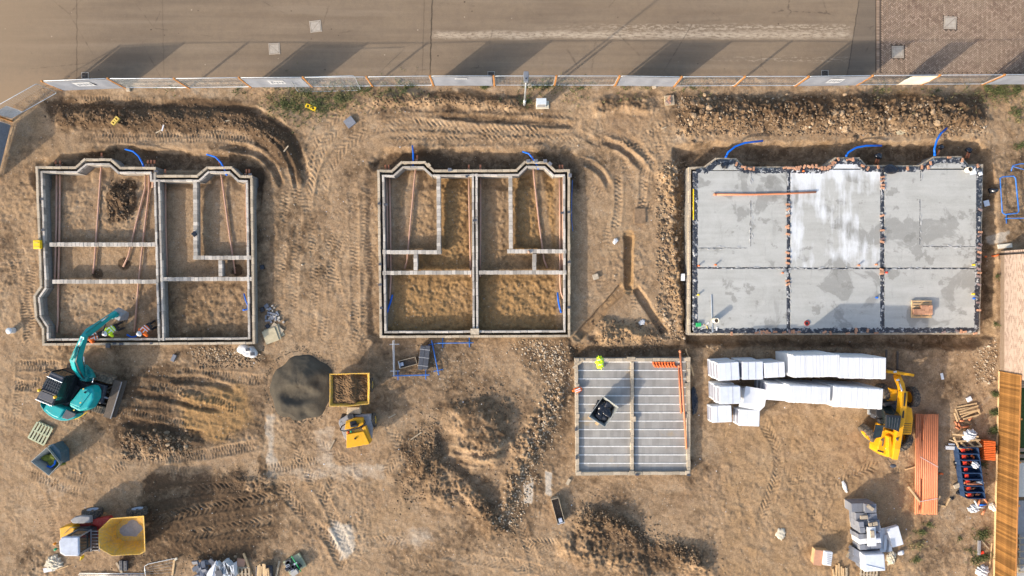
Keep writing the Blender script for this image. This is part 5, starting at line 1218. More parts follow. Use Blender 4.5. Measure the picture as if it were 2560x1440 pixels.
# yellow black stripe along the tail
obj('tail_stripe', MB().ring([P(*E(q)[0], 0.92) for q in ((905, 1255), (1000, 1215), (1080, 1165), (1175, 1095))], 0.02, 6), M['yplastic'], ex)
obj('front_stripe', MB().ring([P(*E(q)[0], 0.9) for q in ((440, 262), (500, 230), (560, 208))], 0.025, 6), M['yplastic'], ex)
# cab
ZC = 2.62
cabq = E((388, 245), (672, 362), (432, 968), (78, 828))
cp = px3(cabq, ZC)
obj('cab_glazing', MB().prism([(p.x, p.y) for p in cp], 0.98, ZC-0.10, 0.97), M['glass'], ex, 0.02)
cab = obj('cab_roof', MB().prism([(p.x, p.y) for p in cp], ZC-0.12, ZC, 0.97), M['charcoal'], ex, 0.04, seg=3)
for a, b in ((0, 1), (1, 2), (2, 3), (3, 0)):
    obj('cab_pillar', MB().bar(Vector((cp[a].x, cp[a].y, 0.98)), Vector((cp[a].x, cp[a].y, ZC-0.1)), 0.07, 0.07), M['black'], ex, 0.01)
    obj('cab_sill', MB().bar(Vector((cp[a].x, cp[a].y, 1.25)), Vector((cp[b].x, cp[b].y, 1.25)), 0.05, 0.5), M['black'], ex)
# roof window with guard bars
gq = px3(E((325, 365), (635, 485), (545, 715), (210, 570)), ZC+0.01)
obj('roof_window', MB().prism([(p.x, p.y) for p in gq], ZC-0.01, ZC+0.012), M['glass'], cab)
for i in range(1, 4): obj('guard_bar', MB().bar(gq[0].lerp(gq[3], i/4)+Vector((0, 0, .05)), gq[1].lerp(gq[2], i/4)+Vector((0, 0, .05)), 0.02, 0.03), M['charcoal'], cab)
for i in range(1, 7): obj('guard_bar', MB().bar(gq[0].lerp(gq[1], i/7)+Vector((0, 0, .065)), gq[3].lerp(gq[2], i/7)+Vector((0, 0, .065)), 0.02, 0.03), M['charcoal'], cab)
for q in (((318, 342), (640, 478)), ((72, 828), (425, 972))): obj('roof_trim', MB().bar(P(*E(q[0])[0], ZC+0.04), P(*E(q[1])[0], ZC+0.04), 0.045, 0.06), M['galv'], cab, 0.008)
obj('roof_hatch', prism_px(E((205, 655), (505, 775), (425, 925), (120, 800)), ZC-0.01, ZC+0.05, 0.97), M['charcoal'], cab, 0.015)
obj('roof_rail', MB().bar(P(*E((205, 618))[0], ZC+0.05), P(*E((525, 745))[0], ZC+0.05), 0.09, 0.05), M['black'], cab, 0.01)
for q in ((152, 640), (487, 783)):
    c = P(*E(q)[0], ZC+0.16); bc = obj('beacon', MB().lathe([(0.0, 0.1), (0.05, 0.095), (0.085, 0.06), (0.09, -0.04), (0.07, -0.05)], c, (0, 0, 1), 16), M['beacon_y'], ex, smooth=True)
    obj('beacon_base', MB().cyl(c-Vector((0, 0, 0.16)), c-Vector((0, 0, 0.03)), 0.05), M['black'], bc)
tubes(ex, 'mirror_stalk', [[P(*E((300, 300))[0], 2.2), P(*E((370, 250))[0], 2.4), P(*E((385, 205))[0], 2.35)]], 0.015, M['black'])
obj('mirror', MB().box(P(*E((300, 262))[0], 2.3), (0.2, 0.06, 0.28), 0.3), M['black'], ex, 0.015)
# boom, arm, bucket
foot = P(206, 938, 1.35); elbow = P(190, 897, 2.85); tipb = P(212, 838, 3.30); armt = P(289, 781, 1.45); heel = P(205.5, 845, 3.72)
boom = obj('boom', beam([foot, foot.lerp(elbow, 0.55)+Vector((0, 0, .12)), elbow, elbow.lerp(tipb, 0.35), tipb], [0.34, 0.32, 0.34, 0.32, 0.26], [0.42, 0.55, 0.62, 0.52, 0.34]), M['teal'], ex, 0.04, seg=3)
arm = obj('arm', beam([heel, tipb.lerp(armt, 0.12)+Vector((0, 0, .05)), tipb.lerp(armt, 0.5), armt], [0.24, 0.28, 0.24, 0.2], [0.2, 0.46, 0.34, 0.24]), M['teal'], ex, 0.03, seg=3)
hd = Vector((tipb.x-foot.x, tipb.y-foot.y, 0)).normalized(); rt = Vector((hd.y, -hd.x, 0))
for s in (-1, 1):
    a = P(214, 945, 1.15) + rt*s*0.10; b = elbow.lerp(tipb, 0.15) + rt*s*0.22 - Vector((0, 0, 0.25)); mdl = a.lerp(b, 0.55)
    c = obj('boom_ram', MB().ring([a, mdl], 0.065, 12), M['teal_dark'], boom, smooth=True); 
    obj('ram_rod', MB().ring([mdl, b], 0.035, 10), M['chrome'], boom, smooth=True)
a = elbow + Vector((0, 0, 0.42)); mdl = a.lerp(heel, 0.6); obj('arm_ram', MB().ring([a, mdl], 0.07, 12), M['teal_dark'], boom, smooth=True); obj('ram_rod', MB().ring([mdl, heel], 0.038, 10), M['chrome'], boom, smooth=True)
a = heel.lerp(armt, 0.22)+Vector((0, 0, 0.33)); b = heel.lerp(armt, 0.86)+Vector((0, 0, 0.27)); mdl = a.lerp(b, 0.65); obj('bucket_ram', MB().ring([a, mdl], 0.055, 12), M['teal_dark'], arm, smooth=True); obj('ram_rod', MB().ring([mdl, b], 0.03, 10), M['chrome'], arm, smooth=True)
tubes(boom, 'hydraulic_hose', [[foot+rt*(0.2+.05*i)+Vector((0, 0, .3)), foot.lerp(elbow, .5)+rt*(.2+.03*i)+Vector((0, 0, .38)), elbow+rt*(.19+.02*i)+Vector((0, 0, .34)), elbow.lerp(tipb, .6)+rt*(.16)+Vector((0, 0, .3+.03*i))] for i in range(4)], 0.018, M['black'])
tubes(arm, 'hydraulic_hose', [[tipb+rt*(.2+.06*i), tipb.lerp(armt, .25)+rt*(.42+.05*i)-Vector((0, 0, .3)), tipb.lerp(armt, .55)+rt*(.2)-Vector((0, 0, .05))] for i in range(3)], 0.016, M['black'])
bracket = obj('boom_foot_bracket', prism_px([(193, 930), (210, 925), (222, 940), (216, 956), (198, 952)], 0.95, 1.45, 0.9), M['teal_dark'], ex, 0.03)
obj('slew_ram', MB().ring([P(231, 958, 1.5), P(233, 945, 1.5)], 0.035, 10), M['chrome'], ex, smooth=True)
obj('hose_bracket', prism_px(E((1050, 120), (1110, 100), (1240, 220), (1310, 380), (1180, 380), (1130, 240)), 1.1, 1.35), M['teal_dark'], ex, 0.03)
# bucket hanging from the arm
bc = P(301, 788, 0.75); m = MB(); wv = rt*0.30
prof = [(-0.22, 0.42), (0.05, 0.46), (0.28, 0.34), (0.40, 0.10), (0.34, -0.18), (0.12, -0.38), (-0.18, -0.46)]
inn_ = [(x*0.88-0.02, z*0.88) for x, z in prof]
vs = []
for s in (-1, 1):
    vs += [bc + hd*x + Vector((0, 0, z)) + wv*s for x, z in prof]
n = len(prof)
m.add(vs, [(i, i+1, n+i+1, n+i) for i in range(n-1)] + [tuple(range(n))[::-1], tuple(range(n, 2*n))])
bk = obj('bucket', m, M['greyplate'], ex, 0.02)
for i in range(5):
    q = bc + hd*(-0.18) + Vector((0, 0, -0.46)) + wv*((i-2)/2.1); obj('tooth', MB().bar(q, q - hd*0.2 - Vector((0, 0, .05)), 0.06, 0.05), M['steel'], bk)
obj('quick_hitch', beam([armt - hd*0.1, bc + hd*0.02 + Vector((0, 0, 0.42))], [0.22, 0.26], [0.3, 0.26]), M['teal_dark'], ex, 0.02)
for s in (-1, 1): obj('bucket_link', MB().bar(armt - hd*0.35 + Vector((0, 0, .25)) + rt*0.12*s, bc + hd*0.12 + Vector((0, 0, 0.5)) + rt*0.12*s, 0.05, 0.09), M['teal'], ex, 0.01)

# ---- open skips
def skip_shell(outline, z1, z0, floor_scale, wall, off=(0, 0)):
    top = px3(outline, z1); c = sum(top, Vector())/len(top)
    def lp(s, z, ox=0, oy=0): return [Vector((c.x + (p.x-c.x)*s + ox, c.y + (p.y-c.y)*s + oy, z)) for p in top]
    ot = lp(1.0, z1); it = lp(1-wall, z1); ob = lp(floor_scale, z0, *off); ib = lp(floor_scale-wall*0.6, z0+0.05, *off); n = len(top)
    m = MB(); vs = ot+it+ib+ob
    fs = []
    for k in range(3): fs += [(k*n+i, k*n+(i+1) % n, (k+1)*n+(i+1) % n, (k+1)*n+i) for i in range(n)]
    fs += [(3*n+i, 3*n+(i+1) % n, (i+1) % n, i) for i in range(n)]
    fs += [tuple(2*n+i for i in range(n)), tuple(3*n+i for i in range(n))[::-1]]
    return m.add(vs, fs), top, c
# ---- cab dumper (south-west)
D = zoomer(0, 1180, 5.333)
b0 = P(262, 1322, 0); gz2 = 0.0
du = thing('site_dumper', 'dusty yellow site dumper with grey roofed cab and empty skip', 'dumper', (b0.x, b0.y, 0.0), 'site dumpers')
sk, top, c = skip_shell(D((1312, 772), (1475, 616), (1700, 597), (1920, 582), (1932, 800), (1940, 1062), (1870, 1100), (1490, 1120), (1318, 1022), (1310, 900)), 1.85, 0.85, 0.62, 0.035, (-0.05, 0.05))
skp = obj('skip', sk, M['yellow_worn'], du, 0.012)
obj('dried_mud', MB().blob((c.x+0.1, c.y+0.12, 0.9), (0.62, 0.52, 0.04), 5, 0.35, 16, 6), M['greyplate'], skp)
for q in ((343, 1279), (231, 1281), (338, 1362), (228, 1364)):
    p = P(q[0], q[1], 0.55); wheel(du, (p.x, p.y, 0.55), (0, 1 if q[1] < 1330 else -1, 0.0), 0.56, 0.42, M['greyplastic'])
obj('chassis', prism_px([(170, 1310), (345, 1310), (345, 1345), (170, 1345)], 0.45, 0.82), M['red'], du, 0.03)
obj('front_frame', prism_px(D((1215, 640), (1440, 600), (1480, 640), (1330, 735), (1240, 700)), 0.7, 1.1), M['red'], du, 0.03)
obj('mudguard', prism_px(D((925, 645), (990, 600), (1080, 583), (1205, 590), (1215, 680), (1100, 692), (960, 690)), 1.05, 1.3, 0.94), M['greyplate'], du, 0.05, seg=3)
obj('engine_cover', prism_px(D((788, 748), (900, 716), (965, 715), (1000, 760), (900, 960), (798, 905)), 0.7, 1.35, 0.96), M['yellow'], du, 0.05, seg=3)
obj('access_steps', prism_px(D((1205, 600), (1260, 600), (1275, 680), (1215, 690)), 0.4, 1.0), M['charcoal'], du, 0.02)
ZD = 2.55
rq = D((778, 930), (812, 868), (870, 858), (1058, 860), (1062, 1100), (1040, 1130), (860, 1127), (792, 1088))
rp_ = px3(rq, ZD); cq = sum(rp_, Vector())/len(rp_)
obj('cab_lower', MB().prism([(cq.x+(p.x-cq.x)*0.98, cq.y+(p.y-cq.y)*0.98) for p in rp_], 0.75, 1.45), M['charcoal'], du, 0.03)
obj('cab_glazing', MB().prism([(cq.x+(p.x-cq.x)*0.93, cq.y+(p.y-cq.y)*0.93) for p in rp_], 1.45, ZD-0.06), M['glass'], du, 0.03)
rf = obj('cab_roof', MB().prism([(p.x, p.y) for p in rp_], ZD-0.10, ZD+0.02, 0.93), M['greyplastic'], du, 0.06, seg=4)
for k in (0, 2, 3, 4, 5, 7):
    p = rp_[k]; obj('cab_pillar', MB().bar(Vector((cq.x+(p.x-cq.x)*.95, cq.y+(p.y-cq.y)*.95, 1.4)), Vector((cq.x+(p.x-cq.x)*.95, cq.y+(p.y-cq.y)*.95, ZD-0.05)), 0.06, 0.06), M['greyplate'], du)
p = P(*D((1090, 960))[0], 1.5); gr = []
for i in range(7):
    q0 = P(*D((1215+i*3, 790+i*42))[0], 1.45); q1 = P(*D((1310, 790+i*42))[0], 1.75); obj('guard_bar', MB().bar(q0, q1, 0.035, 0.05), M['greyplate'], du)
for x in (1215, 1325): obj('guard_post', MB().bar(P(*D((x, 770))[0], 1.55 if x < 1300 else 1.78), P(*D((x, 1060))[0], 1.55 if x < 1300 else 1.78), 0.05, 0.06), M['greyplate'], du)
for q, mm in (((730, 957), 'beacon_o'), ((740, 1030), 'beacon_g')):
    cc = P(*D(q)[0], ZD-0.1); bo = obj('beacon', MB().lathe([(0.0, 0.11), (0.045, 0.1), (0.07, 0.06), (0.075, -0.05), (0.05, -0.06)], cc, (0, 0, 1), 14), M[mm], du, smooth=True)
    obj('beacon_arm', MB().bar(cc-Vector((0, 0, .06)), cc+Vector((0.22, 0, -.1)), 0.03, 0.03), M['black'], bo)
obj('mirror', MB().box(P(*D((1095, 1140))[0], 2.0), (0.06, 0.24, 0.3), -0.35), M['yplastic'], du, 0.02)
obj('mirror_arm', MB().bar(P(*D((1095, 1135))[0], 2.0), P(*D((1050, 1100))[0], 2.1), 0.025, 0.025), M['black'], du)
tubes(du, 'grab_rail', [[P(*D((850, 830))[0], 1.3), P(*D((940, 740))[0], 1.9), P(*D((1120, 730))[0], 1.9), P(*D((1285, 735))[0], 1.5)]], 0.018, M['black'])
obj('steer_console', prism_px(D((1060, 760), (1180, 735), (1240, 770), (1180, 850), (1080, 850)), 0.9, 1.25), M['black'], du, 0.03)

# ---- small loaded dumper (middle)
S = zoomer(640, 850, 4.113)
b0 = P(880, 1020, 0)
ds = thing('site_dumper', 'open yellow dumper with folded roll bar, skip loaded with soil', 'dumper', (b0.x, b0.y, 0), 'site dumpers')
sk, top, c = skip_shell(S((755, 347), (960, 341), (1168, 336), (1172, 500), (1165, 660), (955, 684), (752, 685), (756, 520)), 1.45, 0.6, 0.66, 0.05, (0.0, 0.1))
skp = obj('skip', sk, M['yellow_worn'], ds, 0.012)
m = MB(); vv = []; ff = []; NN = 26
T = [top[0], top[2], top[4], top[6]]; T = [c + (p-c)*0.935 for p in T]
for i in range(NN+1):
    for j in range(NN+1):
        u, v = i/NN, j/NN; p = T[0].lerp(T[1], u).lerp(T[3].lerp(T[2], u), v)
        ed = min(u, v, 1-u, 1-v)
        h = 1.22 + 0.2*min(1, ed*5) + 0.16*math.exp(-((u-0.55)/0.1)**2) - 0.14*math.exp(-(((u-0.27)/0.14)**2+((v-0.45)/0.3)**2)) + rnd.uniform(-0.045, 0.045) - (0.10 if u > 0.68 else 0)
        vv.append((p.x, p.y, h))
for i in range(NN):
    for j in range(NN): k2 = i*(NN+1)+j; ff.append((k2, k2+NN+1, k2+NN+2, k2+1))
m.add(vv, ff); so_ = simple('loaded_soil', (0.135, 0.08, 0.038), 0.95, var=0.5, scale=5, bump=0.9); obj('soil_load', m, so_, skp)
for q, r_ in (((836, 962), 0.42), ((925, 962), 0.42), ((860, 1052), 0.42), ((933, 1050), 0.42)):
    p = P(q[0], q[1], 0.42); wheel(ds, (p.x, p.y, 0.42), (1 if q[0] > 880 else -1, 0.12 if q[1] > 1000 else 0, 0), r_, 0.34, M['yellow_worn'])
obj('chassis', prism_px([(868, 960), (898, 960), (905, 1100), (872, 1102)], 0.35, 0.62), M['charcoal'], ds, 0.02)
obj('tow_frame', prism_px(S((935, 690), (1065, 690), (1075, 760), (930, 765)), 0.5, 0.9), M['timber_old'], ds, 0.03)
obj('platform', prism_px(S((930, 772), (1180, 760), (1200, 890), (1190, 1015), (1150, 1062), (930, 1040), (905, 1010), (846, 860), (850, 820)), 0.62, 0.86, 0.98), M['greyplate'], ds, 0.03)
obj('seat_base', prism_px(S((920, 835), (1000, 800), (1100, 798), (1112, 885), (1050, 905), (905, 925)), 0.85, 1.1, 0.95), M['yellow'], ds, 0.03)
st = obj('seat', prism_px(S((962, 843), (1025, 832), (1042, 880), (970, 892)), 1.1, 1.24), M['black'], ds, 0.03, seg=3)
obj('seat_back', prism_px(S((968, 882), (1045, 868), (1046, 890), (970, 902)), 1.15, 1.55), M['black'], st, 0.03)
obj('steering_column', prism_px(S((935, 770), (1000, 760), (1010, 800), (945, 812)), 0.8, 1.1), M['black'], ds, 0.02)
cc = P(*S((970, 785))[0], 1.3); obj('steering_wheel', MB().ring([cc + Vector((0.17*math.cos(a), 0.17*math.sin(a), 0.05*math.sin(a))) for a in np.linspace(0, 2*math.pi, 17)[:-1]], 0.018, 6, True), M['black'], ds, smooth=True)
hood = obj('engine_hood', prism_px(S((926, 968), (1108, 936), (1170, 1062), (1165, 1074), (926, 1116)), 0.72, 1.32, 0.97), M['yellow'], ds, 0.05, seg=3)
obj('hood_flank', prism_px(S((1090, 900), (1125, 885), (1180, 1045), (1165, 1066)), 0.7, 1.22), M['yellow'], hood, 0.02)
obj('exhaust_cap', MB().cyl(P(*S((1020, 1013))[0], 1.3), P(*S((1020, 1013))[0], 1.42), 0.06), M['black'], hood)
obj('hood_step', prism_px(S((925, 945), (1100, 905), (1108, 936), (926, 968)), 0.8, 1.15), M['yellow_worn'], hood, 0.02)
tubes(ds, 'roll_bar', [[P(*S(q)[0], z) for q, z in (((912, 868), 0.95), ((880, 890), 1.25), ((866, 925), 1.5), ((905, 938), 1.55), ((1000, 918), 1.55), ((1065, 898), 1.55), ((1108, 872), 1.5), ((1122, 845), 1.25), ((1115, 830), 0.95))]], 0.04, M['black'], 8)
for q, mm in (((978, 940), 'beacon_g'), ((950, 946), 'redlabel')):
    cc = P(*S(q)[0], 1.2); obj('beacon', MB().lathe([(0.0, 0.1), (0.05, 0.09), (0.065, 0.0), (0.05, -0.06)], cc, (0, 0, 1), 12), M[mm], ds, smooth=True)

# ---- telehandler
Tz = zoomer(2130, 910, 5.54)
b0 = P(2230, 1035, 0)
te = thing('telehandler', 'yellow telescopic handler parked beside the white foam stacks', 'telehandler', (b0.x, b0.y, 0))
for q, ax in (((2280, 992), (1, 0.05, 0)), ((2205, 984), (-1, -0.05, 0)), ((2170, 1084), (-0.80, -0.60, 0)), ((2258, 1104), (0.78, -0.55, 0))):
    p = P(q[0], q[1], 0.6); wheel(te, (p.x, p.y, 0.6), ax, 0.61, 0.42, M['tele'])
obj('chassis', prism_px([(2214, 975), (2262, 978), (2256, 1125), (2210, 1120)], 0.5, 1.0), M['charcoal'], te, 0.04)
obj('rear_body', prism_px(Tz((440, 842), (560, 900), (640, 945), (655, 1290), (620, 1325), (480, 1298), (348, 1215), (352, 1150), (400, 1000)), 0.65, 1.62, 0.94), M['tele'], te, 0.07, seg=3)
obj('engine_cover', prism_px(Tz((738, 575), (840, 605), (858, 760), (832, 990), (688, 990), (700, 720)), 0.6, 1.45, 0.95), M['tele'], te, 0.08, seg=3)
ec = te.children[-1]
for i in range(5): obj('vent_slot', MB().box(P(*Tz((768-i*3, 825+i*30))[0], 1.455), (0.50, 0.025, 0.012), -0.03), M['black'], ec)
obj('front_fender', prism_px(Tz((505, 320), (560, 345), (640, 350), (622, 520), (480, 520)), 0.7, 1.15, 0.95), M['tele'], te, 0.05, seg=3)
obj('fuel_tank', prism_px(Tz((360, 545), (465, 560), (470, 705), (385, 760), (330, 700)), 0.5, 1.25), M['black'], te, 0.04)
obj('side_box', prism_px(Tz((300, 640), (345, 640), (335, 760), (300, 750)), 0.5, 0.9), M['charcoal'], te, 0.02)
obj('decal_plate', MB().box(P(*Tz((322, 690))[0], 0.905), (0.05, 0.36, 0.006), 0.0), M['white'], te)
obj('foot_step', prism_px(Tz((230, 632), (275, 636), (262, 705), (228, 700)), 0.35, 0.5), M['galv'], te)
# cab
ZT = 2.42
rq = px3(Tz((472, 702), (690, 722), (655, 940), (560, 905), (468, 885)), ZT); cq = sum(rq, Vector())/len(rq)
fr = px3(Tz((462, 588), (606, 594), (690, 722), (655, 940), (468, 885)), 1.5)
obj('cab_glazing', MB().hexa([(p.x, p.y, 1.0) for p in fr][::-1], [(p.x, p.y, ZT-0.05) for p in rq][::-1]), M['glass'], te, 0.02)
crf = obj('cab_roof', MB().prism([(p.x, p.y) for p in rq], ZT-0.08, ZT, 0.98), M['black'], te, 0.03, seg=3)
rw = px3(Tz((492, 735), (668, 748), (642, 905), (488, 868)), ZT+0.004); obj('roof_window', MB().prism([(p.x, p.y) for p in rw], ZT-0.01, ZT+0.006), M['glass'], crf)
for i in range(4): obj('roof_guard', MB().bar(rw[0].lerp(rw[1], (i+.7)/4.4)+Vector((0, 0, .03)), rw[3].lerp(rw[2], (i+.7)/4.4)+Vector((0, 0, .03)), 0.022, 0.03), M['charcoal'], crf)
dq = px3(Tz((330, 842), (440, 850), (402, 1008), (288, 1035)), 1.9); obj('cab_door', MB().add([dq[0], dq[1], dq[2], dq[3]] + [p-Vector((0, 0, .05)) for p in dq], [(3, 2, 1, 0), (4, 5, 6, 7), (0, 1, 5, 4), (1, 2, 6, 5), (2, 3, 7, 6), (3, 0, 4, 7)]), M['glass'], te, 0.01)
obj('door_frame', MB().ring(dq, 0.025, 6, True), M['black'], te)
obj('seat', prism_px(Tz((380, 770), (440, 760), (455, 820), (395, 830)), 1.0, 1.35), M['black'], te, 0.03)
obj('dashboard', prism_px(Tz((430, 540), (590, 515), (620, 560), (460, 590)), 1.0, 1.5), M['black'], te, 0.04)
# boom
bt0, bt1 = P(2229, 1138, 1.95), P(2256, 990, 1.75)
bm_ = obj('boom', beam([P(2234, 1146, 1.80), P(2238, 1120, 1.95), P(2254, 1020, 1.9), P(2257, 978, 1.7)], [0.34, 0.36, 0.36, 0.36], [0.34, 0.46, 0.46, 0.42]), M['tele'], te, 0.025, seg=2)
obj('hose_track', beam([P(2257, 1045, 2.16), P(2263, 982, 1.98)], [0.09, 0.09], [0.05, 0.05]), M['black'], bm_)
obj('boom_nose', beam([P(2256, 985, 1.65), P(2252, 962, 1.35), P(2242, 940, 0.85), P(2240, 930, 0.6)], [0.30, 0.30, 0.24, 0.2], [0.3, 0.36, 0.4, 0.3]), M['tele'], te, 0.03)
obj('lift_ram', MB().ring([P(2243, 1120, 1.75), P(2243, 1095, 2.2)], 0.07, 10), M['charcoal'], te, smooth=True)
obj('tilt_ram', MB().ring([P(2255, 978, 1.9), P(2246, 948, 1.25)], 0.05, 10), M['chrome'], te, smooth=True)
obj('boom_cradle', prism_px(Tz((500, 1000), (545, 1000), (560, 1180), (640, 1190), (645, 1290), (510, 1295)), 1.5, 1.95, 0.97), M['tele'], te, 0.03)
obj('rear_mount', prism_px(Tz((470, 905), (640, 960), (650, 1030), (580, 1020), (545, 960), (450, 935)), 1.5, 1.85, 0.96), M['tele'], te, 0.04)
car = obj('fork_carriage', MB().bar(P(2212.5, 928, 0.95), P(2279.5, 937, 0.95), 0.16, 0.55), M['tele'], te, 0.02)
for x, y in ((2222, 926), (2250, 930)):
    a = P(x, y, 0.5); obj('fork', MB().bar(Vector((a.x, a.y+0.05, 0.2)), Vector((a.x+0.02, a.y+1.25, 0.2)), 0.12, 0.05), M['steel'], car); obj('fork_heel', MB().bar(Vector((a.x, a.y+0.12, 0.2)), Vector((a.x, a.y+0.12, 0.95)), 0.12, 0.05), M['steel'], car)
for q in (((598, 108), 1.235), ((634, 222), 1.42)): obj('decal_plate', MB().box(P(*Tz(q[0])[0], q[1]), (0.2, 0.1, 0.006), 0.2), M['white'], te)
cc = P(*Tz((487, 925))[0], 1.7); obj('beacon', MB().lathe([(0.0, 0.12), (0.06, 0.1), (0.07, 0.0), (0.06, -0.05)], cc, (0, 0, 1), 12), M['beacon_g'], te, smooth=True)
cc = P(*Tz((640, 975))[0], 1.88); obj('beacon', MB().lathe([(0.0, 0.1), (0.06, 0.08), (0.07, -0.02)], cc, (0, 0, 1), 12), M['beacon_o'], te, smooth=True)
ma = P(*Tz((490, 1310))[0], 1.6); mb_ = P(*Tz((570, 1410))[0], 1.7)
mr = obj('mirror', MB().blob(mb_, (0.2, 0.12, 0.06), 3, 0.02, 14, 8), M['charcoal'], te, smooth=True); obj('mirror_arm', MB().bar(ma, mb_, 0.025, 0.025), M['black'], mr)
for q, w_, h_, a_ in (((430, 1080), .07, .5, -.15), ((530, 1120), .09, .7, 0), ((600, 1150), .2, .3, 0), ((415, 1050), .1, .1, 0), ((560, 1255), .3, .12, 0)): obj('recess_shade_plate', MB().box(P(*Tz(q)[0], 1.64), (w_, h_, .05), a_), M['iron'], te)  # raised dark plates stand in for shaded gaps in the rear body
for q in ((470, 1170), (480, 1130)): obj('decal_plate', MB().box(P(*Tz(q)[0], 1.66), (.09, .07, .01), .3), M['white'], te)
obj('rear_grille', MB().box(P(*Tz((395, 1210))[0], 1.6), (0.36, 0.09, 0.06), -0.25), M['black'], te)
# ------------------------------------------------------------------ people
def skin_mesh(name, verts, edges, radii, mat, parent, root=0):
    me = bpy.data.meshes.new(name); me.from_pydata([tuple(v) for v in verts], edges, []); me.materials.append(mat)
    o = bpy.data.objects.new(name, me); COL.objects.link(o); attach(o, parent)
    s = o.modifiers.new('skin', 'SKIN'); s.use_smooth_shade = True
    for i, r in enumerate(radii): me.skin_vertices[0].data[i].radius = (r if isinstance(r, tuple) else (r, r))
    me.skin_vertices[0].data[root].use_root = True
    sb = o.modifiers.new('sub', 'SUBSURF'); sb.levels = 1; sb.render_levels = 2
    return o
def worker(label, px, py, face, jacket, helmet, bend=1.0, arms=((0.34, 0.16, 0.35), (0.30, -0.2, 0.25)), squat=0.0):
    """face: heading angle the worker looks towards; figure bends forward at the hips"""
    b = G(px, py); f = Vector((math.cos(face), math.sin(face), 0)); s = Vector((-f.y, f.x, 0)); U = Vector((0, 0, 1))
    t = thing('person', label, 'person', b, 'site workers in the trench')
    def J(x, y, z): return b + f*x + s*y + U*z
    hz = 0.92 - 0.42*squat
    pel = J(0, 0, hz); a = 1.05*bend
    def up(d, y=0.0): return pel + f*(math.sin(a)*d) + U*(math.cos(a)*d) + s*y
    chest = up(0.40); neck = up(0.56); headc = up(0.60) + U*0.10 + f*0.04
    shl, shr = up(0.50, 0.19), up(0.50, -0.19)
    hips = [pel + s*0.10, pel - s*0.10]
    kn = [J(0.12+0.22*squat, 0.15, 0.48-0.1*squat), J(0.05+0.1*squat, -0.16, 0.48-0.16*squat)]
    an = [J(0.02-0.10*squat, 0.17, 0.09), J(-0.12-0.2*squat, -0.17, 0.09)]
    el = [shl + f*0.10 - U*0.26 + s*0.10, shr + f*0.08 - U*0.25 - s*0.12]
    ha = [J(math.sin(a)*0.5+arms[0][0]*0.6, arms[0][1], max(0.12, hz-0.55+arms[0][2]*0.5)), J(math.sin(a)*0.5+arms[1][0]*0.6, arms[1][1], max(0.12, hz-0.6+arms[1][2]*0.5))]
    toe = [an[0] + f*0.16 - U*0.04, an[1] + f*0.16 - U*0.04]
    V = [pel, up(0.2), chest, neck, headc, shl, el[0], ha[0], shr, el[1], ha[1], hips[0], kn[0], an[0], hips[1], kn[1], an[1]]
    Ed = [(0, 1), (1, 2), (2, 3), (3, 4), (2, 5), (5, 6), (6, 7), (2, 8), (8, 9), (9, 10), (0, 11), (11, 12), (12, 13), (0, 14), (14, 15), (15, 16)]
    Rr = [0.12, 0.11, 0.13, 0.055, 0.085, 0.06, 0.042, 0.034, 0.06, 0.042, 0.034, 0.085, 0.06, 0.042, 0.085, 0.06, 0.042]
    skin_mesh('body', V, Ed, Rr, M['skin'], t)
    jk = skin_mesh('jacket', [pel + U*0.02, up(0.22), chest, up(0.52), shl, el[0], el[0].lerp(ha[0], 0.85), shr, el[1], el[1].lerp(ha[1], 0.85)], [(0, 1), (1, 2), (2, 3), (2, 4), (4, 5), (5, 6), (2, 7), (7, 8), (8, 9)], [0.19, 0.19, 0.22, 0.11, 0.115, 0.088, 0.07, 0.115, 0.088, 0.07], jacket, t)
    skin_mesh('trousers', [pel - U*0.02, hips[0], kn[0], an[0]+U*0.05, hips[1], kn[1], an[1]+U*0.05], [(0, 1), (1, 2), (2, 3), (0, 4), (4, 5), (5, 6)], [0.14, 0.105, 0.082, 0.065, 0.105, 0.082, 0.065], M['cloth'], t)
    for q in range(2): skin_mesh('boot', [an[q]+U*0.06, an[q]-U*0.02, toe[q]], [(0, 1), (1, 2)], [0.065, 0.065, 0.05], M['black'], t)
    for q in range(2):      # hand: palm with four fingers and a thumb
        w0 = ha[q]; d = (ha[q]-el[q]).normalized(); side = d.cross(U).normalized(); V2 = [w0, w0+d*0.08]; E2 = [(0, 1)]; R2 = [0.03, 0.034]
        for i in range(4):
            r0 = w0 + d*0.085 + side*(i-1.5)*0.021; L = (0.065, 0.078, 0.072, 0.055)[i]; V2 += [r0, r0 + d*L*0.6 - U*0.01, r0 + d*L*0.9 - U*0.045]; k = len(V2); E2 += [(1, k-3), (k-3, k-2), (k-2, k-1)]; R2 += [0.0095, 0.009, 0.008]
        r0 = w0 + d*0.03 - side*0.035; V2 += [r0, r0 + d*0.035 - side*0.03]; k = len(V2); E2 += [(0, k-2), (k-2, k-1)]; R2 += [0.011, 0.009]
        skin_mesh('hand', V2, E2, R2, M['skin'], t)
    hn = (headc-neck).normalized(); hup = (hn + U*0.8).normalized()
    face_ = MB(); fd = (f*0.6 - U*0.5*bend).normalized()
    face_.blob(headc + fd*0.105, (0.018, 0.018, 0.03), 2, 0.05, 8, 6)
    obj('nose', face_, M['skin'], t, smooth=True)
    hb = headc + hup*0.045
    hl = obj('helmet', MB().lathe([(0.0, 0.145), (0.06, 0.138), (0.11, 0.105), (0.138, 0.05), (0.145, 0.0), (0.175, -0.008), (0.172, -0.02), (0.13, -0.015)], hb, hup, 20), helmet, t, smooth=True)
    obj('helmet_ridge', MB().bar(hb + hup*0.135 - fd*0.07, hb + hup*0.135 + fd*0.07, 0.03, 0.02), helmet, hl, 0.006)
